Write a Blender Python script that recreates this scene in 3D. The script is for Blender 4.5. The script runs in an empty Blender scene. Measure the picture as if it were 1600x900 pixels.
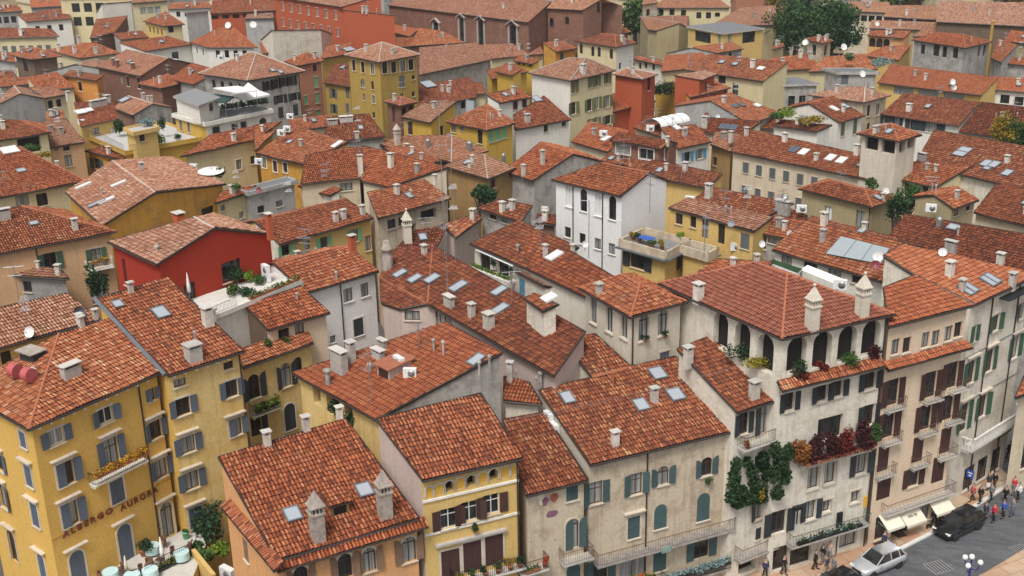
import bpy, math, random
import numpy as np
from mathutils import Vector
random.seed(7)
SC = bpy.context.scene
COL = SC.collection
R = math.radians
# ---------------------------------------------------------------- camera (52 m up a tower, looking over the old town)
F_PX, CAM_H = 1850.0, 52.0
TILT, ROLL = R(20.4), R(-1.1)
_f = np.array([0, math.cos(TILT), -math.sin(TILT)])
_r0 = np.array([1.0, 0, 0]); _u0 = np.cross(_r0, _f)
_r = _r0*math.cos(ROLL) + _u0*math.sin(ROLL)
_u = -_r0*math.sin(ROLL) + _u0*math.cos(ROLL)
CAM = np.array([0, 0, CAM_H])
cd = bpy.data.cameras.new('camera'); cam = bpy.data.objects.new('camera', cd); COL.objects.link(cam)
cd.sensor_width = 36; cd.lens = 36*F_PX/1600; cd.clip_start = 1; cd.clip_end = 6000
from mathutils import Matrix
cam.matrix_world = Matrix(((_r[0], _u[0], -_f[0], 0), (_r[1], _u[1], -_f[1], 0), (_r[2], _u[2], -_f[2], CAM_H), (0, 0, 0, 1)))
SC.camera = cam
# ---------------------------------------------------------------- overcast daylight
SUN_EL, SUN_AZ = R(58), R(200)      # azimuth clockwise from +Y: light comes from behind and a little left of the tower
w = bpy.data.worlds.new('World'); SC.world = w; w.use_nodes = True
wn = w.node_tree
sky = wn.nodes.new('ShaderNodeTexSky'); sky.sky_type = 'NISHITA'; sky.sun_disc = False
sky.sun_elevation = SUN_EL; sky.sun_rotation = SUN_AZ; sky.air_density = 1.0; sky.dust_density = 4.0; sky.ozone_density = 1.0
hs = wn.nodes.new('ShaderNodeHueSaturation'); hs.inputs['Saturation'].default_value = 0.22
wn.links.new(sky.outputs[0], hs.inputs['Color'])
wn.links.new(hs.outputs[0], wn.nodes['Background'].inputs['Color'])
wn.nodes['Background'].inputs['Strength'].default_value = 0.095
sl = bpy.data.lights.new('sun', 'SUN'); so = bpy.data.objects.new('sun', sl); COL.objects.link(so)
sl.energy = 1.5; sl.angle = R(16); sl.color = (1, .96, .90)
_sd = Vector((math.sin(SUN_AZ)*math.cos(SUN_EL), math.cos(SUN_AZ)*math.cos(SUN_EL), math.sin(SUN_EL)))
so.rotation_euler = _sd.to_track_quat('Z', 'Y').to_euler(); so.location = (0, -50, 120)
SC.view_settings.view_transform = 'Standard'; SC.view_settings.look = 'None'
SC.view_settings.exposure = 0.70; SC.view_settings.gamma = 1.0; SC.view_settings.use_curve_mapping = False
SC.render.engine = 'CYCLES'
SC.cycles.max_bounces = 6; SC.cycles.diffuse_bounces = 3; SC.cycles.glossy_bounces = 2; SC.cycles.transmission_bounces = 2
SC.cycles.volume_bounces = 0
# ---------------------------------------------------------------- photogrammetry helpers: a sight line meets a plane at a real distance
def ray(x, y): return _f + _r*((x-800)/F_PX) + _u*((450-y)/F_PX)
def at(x, y, z):
    d = ray(x, y); return CAM + d*((z-CAM_H)/d[2])
def hitplane(x, y, p, n):
    d = ray(x, y); return CAM + d*(((p-CAM) @ n)/(d @ n))
def proj(p):
    q = np.asarray(p, float)-CAM; c = q @ _f; return (800+F_PX*(q @ _r)/c, 450-F_PX*(q @ _u)/c)
def unit(v):
    v = np.asarray(v, float); return v/max(np.linalg.norm(v), 1e-9)
Z = np.array([0, 0, 1.0])
# ---------------------------------------------------------------- mesh builder
class MB:
    def __init__(s): s.v = []; s.f = []; s.m = []; s.uv = {}; s.sm = set()
    def face(s, pts, m=0, uv=None, smooth=False):
        i = len(s.v); s.v += [tuple(map(float, p)) for p in pts]
        if uv: s.uv[len(s.f)] = uv
        if smooth: s.sm.add(len(s.f))
        s.f.append(tuple(range(i, i+len(pts)))); s.m.append(m)
    def raw(s, vs, fs, m=0, smooth=False):
        i = len(s.v); s.v += [tuple(map(float, p)) for p in vs]
        for f in fs:
            if smooth: s.sm.add(len(s.f))
            s.f.append(tuple(i+k for k in f)); s.m.append(m)
    def box(s, c, size, ax=None, m=0, top=None):
        """box at centre c; ax = (x,y,z) unit axes; top = scale of the top face"""
        c = np.asarray(c, float)
        if ax is None: ax = (np.array([1., 0, 0]), np.array([0, 1., 0]), Z)
        hx, hy, hz = [np.asarray(a, float)*k/2 for a, k in zip(ax, size)]
        t = 1 if top is None else top
        vs = [c-hx-hy-hz, c+hx-hy-hz, c+hx+hy-hz, c-hx+hy-hz, c+t*(-hx-hy)+hz, c+t*(hx-hy)+hz, c+t*(hx+hy)+hz, c+t*(-hx+hy)+hz]
        s.raw(vs, [(3, 2, 1, 0), (4, 5, 6, 7), (0, 1, 5, 4), (1, 2, 6, 5), (2, 3, 7, 6), (3, 0, 4, 7)], m)
    def tube(s, p0, p1, r, m=0, n=6, r1=None, cap=True):
        p0 = np.asarray(p0, float); p1 = np.asarray(p1, float); d = unit(p1-p0)
        a = unit(np.cross(d, Z if abs(d[2]) < .9 else np.array([1., 0, 0]))); b = np.cross(d, a)
        r1 = r if r1 is None else r1
        vs = [p0+r*(math.cos(k*2*math.pi/n)*a+math.sin(k*2*math.pi/n)*b) for k in range(n)]
        vs += [p1+r1*(math.cos(k*2*math.pi/n)*a+math.sin(k*2*math.pi/n)*b) for k in range(n)]
        fs = [(k, (k+1) % n, n+(k+1) % n, n+k) for k in range(n)]
        s.raw(vs, fs, m, smooth=n > 6)
        if cap: s.raw(vs[n:], [tuple(range(n))], m); s.raw(vs[:n], [tuple(range(n-1, -1, -1))], m)
    def lathe(s, c, prof, m=0, n=10, ax=None):
        """prof = [(radius, height)] about +Z at c"""
        c = np.asarray(c, float); X, Y, Zz = ax if ax else (np.array([1., 0, 0]), np.array([0, 1., 0]), Z)
        vs = []
        for r, h in prof:
            for k in range(n):
                t = 2*math.pi*k/n; vs.append(c+X*r*math.cos(t)+Y*r*math.sin(t)+Zz*h)
        fs = []
        for i in range(len(prof)-1):
            for k in range(n): fs.append((i*n+k, i*n+(k+1) % n, (i+1)*n+(k+1) % n, (i+1)*n+k))
        s.raw(vs, fs, m, smooth=True)
        s.raw(vs[-n:], [tuple(range(n))], m)
    def build(s, name, mats, parent=None, org=None):
        me = bpy.data.meshes.new(name)
        o3 = np.zeros(3) if org is None else np.asarray(org, float)
        vs = (np.array(s.v)-o3).tolist() if s.v else []
        me.from_pydata(vs, [], s.f)
        if not isinstance(mats, (list, tuple)): mats = [mats]
        for m in mats: me.materials.append(M(m) if isinstance(m, str) else m)
        if s.f:
            me.polygons.foreach_set('material_index', s.m)
            if s.sm: me.polygons.foreach_set('use_smooth', [i in s.sm for i in range(len(s.f))])
        if s.uv:
            l = me.uv_layers.new(name='UVMap'); buf = []
            for i, f in enumerate(s.f):
                u = s.uv.get(i)
                for k in range(len(f)): buf += (u[k] if u else (0, 0))
            l.data.foreach_set('uv', buf)
        ob = bpy.data.objects.new(name, me); COL.objects.link(ob)
        if parent is not None: ob.parent = parent
        elif org is not None: ob.location = o3
        return ob
def tag(o, label=None, cat=None, group=None, kind=None):
    if label: o['label'] = label
    if cat: o['category'] = cat
    if group: o['group'] = group
    if kind: o['kind'] = kind
    return o
def thing(name, label, cat, loc, group=None):
    e = bpy.data.objects.new(name, None); e.empty_display_size = .5; COL.objects.link(e); e.location = tuple(map(float, loc))
    return tag(e, label, cat, group)
# ---------------------------------------------------------------- materials
_mats = {}
def nodes(name):
    m = bpy.data.materials.new(name); m.use_nodes = True; nt = m.node_tree
    return m, nt, nt.nodes['Principled BSDF'], nt.nodes.new, nt.links.new
def ramp(nt, stops, interp='LINEAR'):
    r = nt.nodes.new('ShaderNodeValToRGB'); r.color_ramp.interpolation = interp
    el = r.color_ramp.elements
    while len(el) > 1: el.remove(el[-1])
    el[0].position = stops[0][0]; el[0].color = (*stops[0][1], 1)
    for p, c in stops[1:]:
        e = el.new(p); e.color = (*c, 1)
    return r
def mathn(nt, op, a, b=None):
    n = nt.nodes.new('ShaderNodeMath'); n.operation = op
    for i, x in enumerate((a, b)):
        if x is None: continue
        if isinstance(x, (int, float)): n.inputs[i].default_value = x
        else: nt.links.new(x, n.inputs[i])
    return n.outputs[0]
def mixc(nt, fac, a, b, mode='MIX'):
    n = nt.nodes.new('ShaderNodeMix'); n.data_type = 'RGBA'; n.blend_type = mode
    for key, x in ((0, fac), (6, a), (7, b)):
        if isinstance(x, (int, float)): n.inputs[key].default_value = x
        elif isinstance(x, tuple): n.inputs[key].default_value = (*x, 1)
        else: nt.links.new(x, n.inputs[key])
    return n.outputs[2]
def noise(nt, vec, scale, detail=3, rough=.55):
    n = nt.nodes.new('ShaderNodeTexNoise'); n.inputs['Scale'].default_value = scale; n.inputs['Detail'].default_value = detail
    n.inputs['Roughness'].default_value = rough
    if vec is not None: nt.links.new(vec, n.inputs['Vector'])
    return n.outputs[0]
def mapping(nt, vec, scale=(1, 1, 1), loc=None):
    n = nt.nodes.new('ShaderNodeMapping'); n.inputs['Scale'].default_value = scale
    nt.links.new(vec, n.inputs['Vector'])
    return n.outputs[0]
TILE_RAMPS = {  # per-tile clay colours: dark brown, brown, red-orange, orange, pale
 'old':  [(0, (.065, .020, .012)), (.18, (.17, .042, .019)), (.40, (.31, .075, .027)), (.62, (.42, .115, .042)), (.82, (.47, .175, .078)), (.94, (.54, .31, .18)), (1, (.60, .45, .31))],
 'dark': [(0, (.045, .016, .011)), (.2, (.115, .030, .016)), (.45, (.23, .055, .023)), (.68, (.33, .088, .033)), (.85, (.42, .165, .07)), (1, (.52, .34, .20))],
 'new':  [(0, (.20, .048, .022)), (.3, (.35, .084, .033)), (.6, (.44, .120, .045)), (.85, (.49, .17, .07)), (1, (.53, .25, .13))],
 'tan':  [(0, (.20, .075, .042)), (.3, (.31, .128, .070)), (.6, (.39, .18, .10)), (.85, (.46, .25, .15)), (1, (.54, .35, .24))],
 'worn': [(0, (.12, .048, .030)), (.2, (.25, .096, .054)), (.45, (.38, .155, .088)), (.7, (.47, .225, .135)), (.88, (.54, .33, .22)), (1, (.62, .46, .34))],
 'pink': [(0, (.19, .050, .030)), (.3, (.30, .082, .047)), (.65, (.37, .115, .066)), (.955, (.43, .16, .095)), (.965, (.62, .50, .46)), (1, (.66, .55, .50))],
}
def tile_mat(kind, bump):
    m, nt, bs, N, L = nodes('roof_tiles_%s%s' % (kind, '_flat' if bump else ''))
    uv = N('ShaderNodeUVMap').outputs[0]
    sp = N('ShaderNodeSeparateXYZ'); L(uv, sp.inputs[0])
    oi = N('ShaderNodeObjectInfo')
    iu = mathn(nt, 'FLOOR', mathn(nt, 'ADD', mathn(nt, 'MULTIPLY', sp.outputs[0], 2.0), .5))
    iv = mathn(nt, 'FLOOR', sp.outputs[1])
    cb = N('ShaderNodeCombineXYZ'); L(iu, cb.inputs[0]); L(iv, cb.inputs[1]); L(mathn(nt, 'MULTIPLY', oi.outputs['Random'], 91.7), cb.inputs[2])
    wn_ = N('ShaderNodeTexWhiteNoise'); wn_.noise_dimensions = '3D'; L(cb.outputs[0], wn_.inputs['Vector'])
    tc = N('ShaderNodeTexCoord')
    geo = N('ShaderNodeNewGeometry')
    big = noise(nt, geo.outputs['Position'], .22, 4, .6)
    mid = noise(nt, geo.outputs['Position'], 1.3, 3, .6)
    v = mathn(nt, 'ADD', mathn(nt, 'MULTIPLY', wn_.outputs['Value'], .70), mathn(nt, 'MULTIPLY', big, .34))
    v = mathn(nt, 'ADD', v, mathn(nt, 'MULTIPLY', mid, .30))
    v = mathn(nt, 'ADD', v, mathn(nt, 'MULTIPLY', mathn(nt, 'SUBTRACT', oi.outputs['Random'], .5), .16))
    v = mathn(nt, 'SUBTRACT', v, .20)
    rp = ramp(nt, TILE_RAMPS[kind]); L(v, rp.inputs[0])
    col = rp.outputs[0]
    odd = mathn(nt, 'ABSOLUTE', mathn(nt, 'MODULO', iu, 2.0))   # lower channel tiles: dirt, plus painted shade that deepens the gaps
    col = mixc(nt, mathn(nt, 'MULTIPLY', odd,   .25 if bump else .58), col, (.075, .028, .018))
    fine = noise(nt, geo.outputs['Position'], 9, 2, .6)
    col = mixc(nt, mathn(nt, 'MULTIPLY', fine, .16), col, (.16, .075, .05))
    lich = ramp(nt, [(.60, (0, 0, 0)), (.75, (1, 1, 1))]); L(noise(nt, geo.outputs['Position'], .55, 5, .7), lich.inputs[0])
    col = mixc(nt, mathn(nt, 'MULTIPLY', lich.outputs[0], .45 if kind in ('old', 'dark', 'worn') else .15), col, (.12, .062, .042))
    # every roof has aged its own way: some browner and greyer, some redder
    age = mathn(nt, 'FRACT', mathn(nt, 'MULTIPLY', oi.outputs['Random'], 7.31))
    ra = ramp(nt, [(0, (.90, 1.0, 1.08)), (.35, (1.10, 1.08, 1.05)), (.7, (1.08, 1.24, 1.36)), (1, (1.22, 1.34, 1.34))]); L(age, ra.inputs[0])
    col = mixc(nt, 1.0, col, ra.outputs[0], 'MULTIPLY')
    moss = ramp(nt, [(.58, (0, 0, 0)), (.72, (1, 1, 1))]); L(noise(nt, mapping(nt, geo.outputs['Position'], (.5, .5, .5)), .8, 6, .72), moss.inputs[0])
    col = mixc(nt, mathn(nt, 'MULTIPLY', moss.outputs[0], mathn(nt, 'MULTIPLY', mathn(nt, 'FRACT', mathn(nt, 'MULTIPLY', oi.outputs['Random'], 3.77)), .5)), col, (.20, .13, .085))
    L(col, bs.inputs['Base Color']); bs.inputs['Roughness'].default_value = .85
    bs.inputs['Specular IOR Level'].default_value = .25
    if bump:
        w1 = mathn(nt, 'ABSOLUTE', mathn(nt, 'COSINE', mathn(nt, 'MULTIPLY', sp.outputs[0], math.pi)))
        fr = mathn(nt, 'FRACT', sp.outputs[1])
        h = mathn(nt, 'ADD', mathn(nt, 'MULTIPLY', w1, .12), mathn(nt, 'MULTIPLY', fr, -.05))
        b = N('ShaderNodeBump'); b.inputs['Strength'].default_value = .9; b.inputs['Distance'].default_value = 1.0
        L(h, b.inputs['Height']); L(b.outputs[0], bs.inputs['Normal'])
    return m
PLASTER = {  # base colour, stain colour, stain amount
 'hotel': ((.66, .41, .105), (.56, .35, .12), .30), 'hotel_pale': ((.67, .50, .22), (.58, .36, .085), .7),
 'yellow': ((.64, .44, .16), (.50, .34, .14), .4), 'yellowstrong': ((.55, .35, .07), (.45, .28, .05), .45),
 'ochre': ((.55, .29, .055), (.34, .20, .07), .7), 'mustard': ((.42, .28, .075), (.33, .22, .06), .6), 'palecream': ((.64, .55, .33), (.45, .37, .24), .4),
 'cream': ((.66, .56, .41), (.42, .35, .27), .45), 'creampink': ((.70, .55, .40), (.52, .40, .30), .25), 'white': ((.73, .70, .63), (.48, .44, .38), .3),
 'brightwhite': ((.80, .79, .78), (.58, .56, .54), .2), 'oldwhite': ((.70, .65, .55), (.42, .33, .24), .55), 'greige': ((.56, .47, .35), (.34, .25, .17), .7),
 'xx': ((.5, .5, .5), (.3, .3, .3), .5), 'grey': ((.40, .38, .35), (.20, .18, .16), .8), 'darkgrey': ((.27, .26, .245), (.15, .14, .13), .7), 'peach': ((.62, .39, .21), (.46, .31, .20), .45),
 'orange': ((.68, .36, .16), (.50, .29, .15), .5), 'brightorange': ((.62, .27, .07), (.45, .22, .08), .4), 'salmon': ((.53, .235, .14), (.40, .21, .14), .5), 'red': ((.36, .040, .022), (.29, .04, .025), .35),
 'redorange': ((.43, .105, .050), (.42, .10, .05), .4), 'brick': ((.19, .090, .062), (.30, .20, .15), .8), 'brown': ((.17, .12, .085), (.10, .075, .06), .6),
 'olive': ((.40, .33, .19), (.29, .23, .14), .5), 'ochrebrown': ((.38, .24, .10), (.25, .17, .09), .7), 'stone': ((.63, .57, .47), (.42, .36, .28), .5), 'pinkgrey': ((.55, .44, .39), (.40, .33, .29), .4),
 'concrete': ((.42, .41, .39), (.25, .24, .23), .6),
}
def plaster(key):
    base, stain, amt = PLASTER[key]
    m, nt, bs, N, L = nodes('plaster_'+key)
    P = N('ShaderNodeNewGeometry').outputs['Position']
    n1 = noise(nt, P, .45 if amt <= .5 else .62, 7, .72); n2 = noise(nt, mapping(nt, P, (2.2, 2.2, .18)), 1.0, 4, .6); n3 = noise(nt, P, 6, 3, .6)
    r1 = ramp(nt, [(.50, (0, 0, 0)), (.57, (.7, .7, .7)), (.72, (1, 1, 1))] if amt > .5 else [(.42, (0, 0, 0)), (.70, (1, 1, 1))]); L(n1, r1.inputs[0])
    r2 = ramp(nt, [(.50, (0, 0, 0)), (.78, (1, 1, 1))]); L(n2, r2.inputs[0])
    c = mixc(nt, mathn(nt, 'MULTIPLY', r1.outputs[0], min(1, amt*.9)), base, stain)
    c = mixc(nt, mathn(nt, 'MULTIPLY', r2.outputs[0], min(1, amt*.85)), c, tuple(x*.72 for x in stain))
    r3 = ramp(nt, [(.3, (.86, .86, .86)), (.7, (1.07, 1.07, 1.07))]); L(n3, r3.inputs[0])
    c = mixc(nt, 1.0, c, r3.outputs[0], 'MULTIPLY')
    if key == 'brick':
        br = N('ShaderNodeTexBrick'); br.inputs['Scale'].default_value = 1.0
        br.inputs['Brick Width'].default_value = .6; br.inputs['Row Height'].default_value = .16; br.inputs['Mortar Size'].default_value = .012
        br.inputs['Color1'].default_value = (.24, .095, .062, 1); br.inputs['Color2'].default_value = (.15, .075, .055, 1); br.inputs['Mortar'].default_value = (.30, .22, .17, 1)
        sx = N('ShaderNodeSeparateXYZ'); L(P, sx.inputs[0]); cx = N('ShaderNodeCombineXYZ')
        L(mathn(nt, 'ADD', sx.outputs[0], mathn(nt, 'MULTIPLY', sx.outputs[1], .8)), cx.inputs[0]); L(sx.outputs[2], cx.inputs[1])
        L(cx.outputs[0], br.inputs['Vector']); c = mixc(nt, .55, c, br.outputs[0])
    L(c, bs.inputs['Base Color']); bs.inputs['Roughness'].default_value = .92; bs.inputs['Specular IOR Level'].default_value = .15
    b = N('ShaderNodeBump'); b.inputs['Strength'].default_value = .12; b.inputs['Distance'].default_value = .02; L(n3, b.inputs['Height']); L(b.outputs[0], bs.inputs['Normal'])
    return m
SOLID = {  # colour, roughness, metallic, variation
 'wood_dark': ((.055, .034, .024), .8, 0, .5), 'gutter': ((.050, .038, .034), .5, .3, .3), 'gutter_grey': ((.22, .23, .24), .45, .6, .3), 'flash': ((.20, .22, .24), .5, .5, .4),
 'sh_blue': ((.095, .118, .155), .7, 0, .3), 'sh_green': ((.035, .10, .055), .65, 0, .3), 'sh_dark': ((.022, .030, .034), .6, 0, .3), 'sh_brown': ((.055, .018, .014), .6, 0, .3),
 'sh_teal': ((.048, .092, .096), .7, 0, .4), 'sh_tan': ((.24, .14, .085), .7, 0, .4), 'sh_mint': ((.16, .42, .24), .7, 0, .3), 'sh_grey': ((.115, .125, .13), .7, 0, .3), 'sh_sky': ((.10, .28, .42), .7, 0, .3), 'sh_olive': ((.13, .14, .06), .7, 0, .3),
 'frame_brown': ((.075, .030, .022), .6, 0, .3), 'frame_white': ((.62, .60, .56), .6, 0, .2), 'frame_dark': ((.030, .026, .024), .5, 0, .2), 'surround': ((.54, .47, .38), .85, 0, .5), 'surround_white': ((.72, .69, .62), .85, 0, .4),
 'iron': ((.030, .026, .026), .5, .6, .3), 'iron_rust': ((.13, .075, .055), .7, .3, .5), 'iron_green': ((.045, .085, .065), .6, .2, .5), 'slab': ((.50, .47, .42), .8, 0, .5), 'cement': ((.36, .33, .30), .9, 0, .8), 'chimney': ((.54, .49, .43), .9, 0, .8), 'chimney_old': ((.40, .34, .29), .9, 0, 1.0),
 'white_metal': ((.72, .72, .71), .45, 0, .15), 'grey_metal': ((.34, .35, .36), .4, .6, .25), 'dark_metal': ((.05, .055, .06), .4, .5, .2), 'copper_green': ((.25, .36, .31), .7, .1, .5), 'tile_mouth': ((.050, .020, .014), .95, 0, .3), 'soot': ((.015, .013, .012), .9, 0, .3),  # last two also carry painted shade, of tile ends and open recesses
 'red_plastic': ((.45, .10, .10), .5, 0, .3), 'dish_white': ((.70, .70, .68), .5, 0, .2), 'dish_red': ((.22, .045, .05), .5, 0, .2), 'dish_grey': ((.25, .27, .30), .5, 0, .2), 'dish_dark': ((.055, .06, .075), .5, 0, .2),
 'terracotta': ((.34, .12, .06), .85, 0, .4), 'awning': ((.68, .62, .50), .85, 0, .2), 'awning_white': ((.78, .77, .74), .85, 0, .2), 'awning_green': ((.02, .06, .06), .8, 0, .2), 'cloth_aqua': ((.48, .66, .66), .85, 0, .15), 'wicker': ((.17, .085, .05), .85, 0, .5),
 'deck': ((.56, .53, .48), .85, 0, .4), 'deck_grey': ((.22, .22, .22), .8, 0, .5), 'letter': ((.17, .042, .022), .5, .1, .2), 'black': ((.012, .012, .013), .5, 0, .1), 'skin': ((.48, .29, .21), .6, 0, .1), 'hair': ((.035, .022, .015), .7, 0, .2),
 'trunk': ((.10, .075, .055), .9, 0, .6), 'rubber': ((.02, .02, .02), .8, 0, .1), 'blue_lamp': ((.02, .03, .22), .4, .2, .1), 'globe': ((.80, .80, .77), .3, 0, .05), 'blue_cloth': ((.03, .10, .42), .8, 0, .2), 'red_cloth': ((.48, .03, .05), .8, 0, .2), 'navy': ((.03, .04, .09), .85, 0, .2), 'jean': ((.07, .12, .22), .85, 0, .2),
 'grey_cloth': ((.20, .20, .21), .85, 0, .2), 'white_cloth': ((.70, .69, .67), .85, 0, .1), 'beige_cloth': ((.42, .34, .26), .85, 0, .2), 'sign_blue': ((.02, .07, .36), .4, 0, .05), 'yellow_box': ((.62, .36, .05), .8, 0, .2), 'solar': ((.10, .13, .17), .15, .2, .2), 'glass_roof': ((.36, .40, .42), .12, .1, .15), 'concrete_flat': ((.40, .39, .37), .9, 0, .8), 'tar': ((.14, .145, .15), .9, 0, .7), 'marble': ((.62, .60, .56), .6, 0, .3), 'fresco_red': ((.36, .10, .06), .9, 0, .9), 'fresco_violet': ((.24, .10, .15), .9, 0, .9), 'fresco_cream': ((.62, .55, .44), .9, 0, .8),
}
def solid(key):
    base, rough, met, var = SOLID[key]
    m, nt, bs, N, L = nodes(key)
    P = N('ShaderNodeNewGeometry').outputs['Position']
    oi = N('ShaderNodeObjectInfo')
    n = noise(nt, P, 2.5, 4, .65)
    f = mathn(nt, 'ADD', mathn(nt, 'MULTIPLY', mathn(nt, 'SUBTRACT', n, .5), 1.5*var), mathn(nt, 'ADD', 1.0, mathn(nt, 'MULTIPLY', mathn(nt, 'SUBTRACT', oi.outputs['Random'], .5), .5*var)))
    cc = N('ShaderNodeCombineColor')
    for i in range(3): L(f, cc.inputs[i])
    L(mixc(nt, 1.0, base, cc.outputs[0], 'MULTIPLY'), bs.inputs['Base Color'])
    bs.inputs['Roughness'].default_value = rough; bs.inputs['Metallic'].default_value = met
    if key.startswith('sh_'):
        sx = N('ShaderNodeSeparateXYZ'); L(P, sx.inputs[0])
        b = N('ShaderNodeBump'); b.inputs['Strength'].default_value = .6; b.inputs['Distance'].default_value = .02
        L(mathn(nt, 'SINE', mathn(nt, 'MULTIPLY', sx.outputs[2], 2*math.pi/.07)), b.inputs['Height']); L(b.outputs[0], bs.inputs['Normal'])
    return m
def glass(key):
    m, nt, bs, N, L = nodes(key)
    P = N('ShaderNodeNewGeometry').outputs['Position']
    if key == 'pane_curtain':
        sx = N('ShaderNodeSeparateXYZ'); L(P, sx.inputs[0])
        w_ = noise(nt, mapping(nt, P, (9, 9, .3)), 1.0, 2)
        r_ = ramp(nt, [(.35, (.16, .17, .16)), (.65, (.36, .37, .35))]); L(w_, r_.inputs[0]); L(r_.outputs[0], bs.inputs['Base Color'])
        bs.inputs['Roughness'].default_value = .25
    elif key == 'pane_sky':
        bs.inputs['Base Color'].default_value = (.36, .39, .42, 1); bs.inputs['Roughness'].default_value = .08  # pale sky reflection painted into the roof glass colour
    elif key == 'pane_white':
        bs.inputs['Base Color'].default_value = (.70, .71, .72, 1); bs.inputs['Roughness'].default_value = .3
    else:
        n = noise(nt, P, .8, 2); r_ = ramp(nt, [(.35, (.010, .012, .013)), (.7, (.040, .045, .045))]); L(n, r_.inputs[0]); L(r_.outputs[0], bs.inputs['Base Color'])
        bs.inputs['Roughness'].default_value = .08
    return m
LEAF = {'leaf': ((.025, .060, .016), (.075, .130, .032)), 'leaf_dark': ((.012, .034, .014), (.038, .075, .028)), 'leaf_yellow': ((.16, .15, .02), (.34, .28, .03)), 'leaf_lime': ((.09, .15, .015), (.20, .28, .03)), 'leaf_red': ((.06, .010, .010), (.19, .030, .020)),
 'leaf_wine': ((.028, .010, .012), (.085, .022, .024)), 'leaf_orange': ((.12, .04, .012), (.30, .12, .03)), 'leaf_blue': ((.12, .20, .19), (.27, .36, .35)), 'flower': ((.45, .22, .01), (.70, .42, .02)), 'leaf_autumn': ((.14, .13, .02), (.34, .20, .02)), 'flower_red': ((.35, .03, .02), (.55, .10, .03)), 'leaf_park': ((.016, .048, .016), (.050, .105, .026))}
def leafmat(key):
    a, b = LEAF[key]
    m, nt, bs, N, L = nodes(key)
    geo = N('ShaderNodeNewGeometry')
    n = noise(nt, geo.outputs['Position'], 1.6, 3)
    f = mathn(nt, 'ADD', mathn(nt, 'MULTIPLY', geo.outputs['Random Per Island'], .6), mathn(nt, 'MULTIPLY', mathn(nt, 'SUBTRACT', n, .3), .9))
    r_ = ramp(nt, [(.1, a), (.9, b)]); L(f, r_.inputs[0]); L(r_.outputs[0], bs.inputs['Base Color']); bs.inputs['Roughness'].default_value = .7
    bs.inputs['Specular IOR Level'].default_value = .2
    return m
def M(key):
    if key in _mats: return _mats[key]
    if key.startswith('T:'): m = tile_mat(key[2:].rstrip('*'), key.endswith('*'))
    elif key in PLASTER: m = plaster(key)
    elif key.startswith('pane'): m = glass(key)
    elif key in LEAF: m = leafmat(key)
    else: m = solid(key)
    _mats[key] = m
    return m
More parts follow.
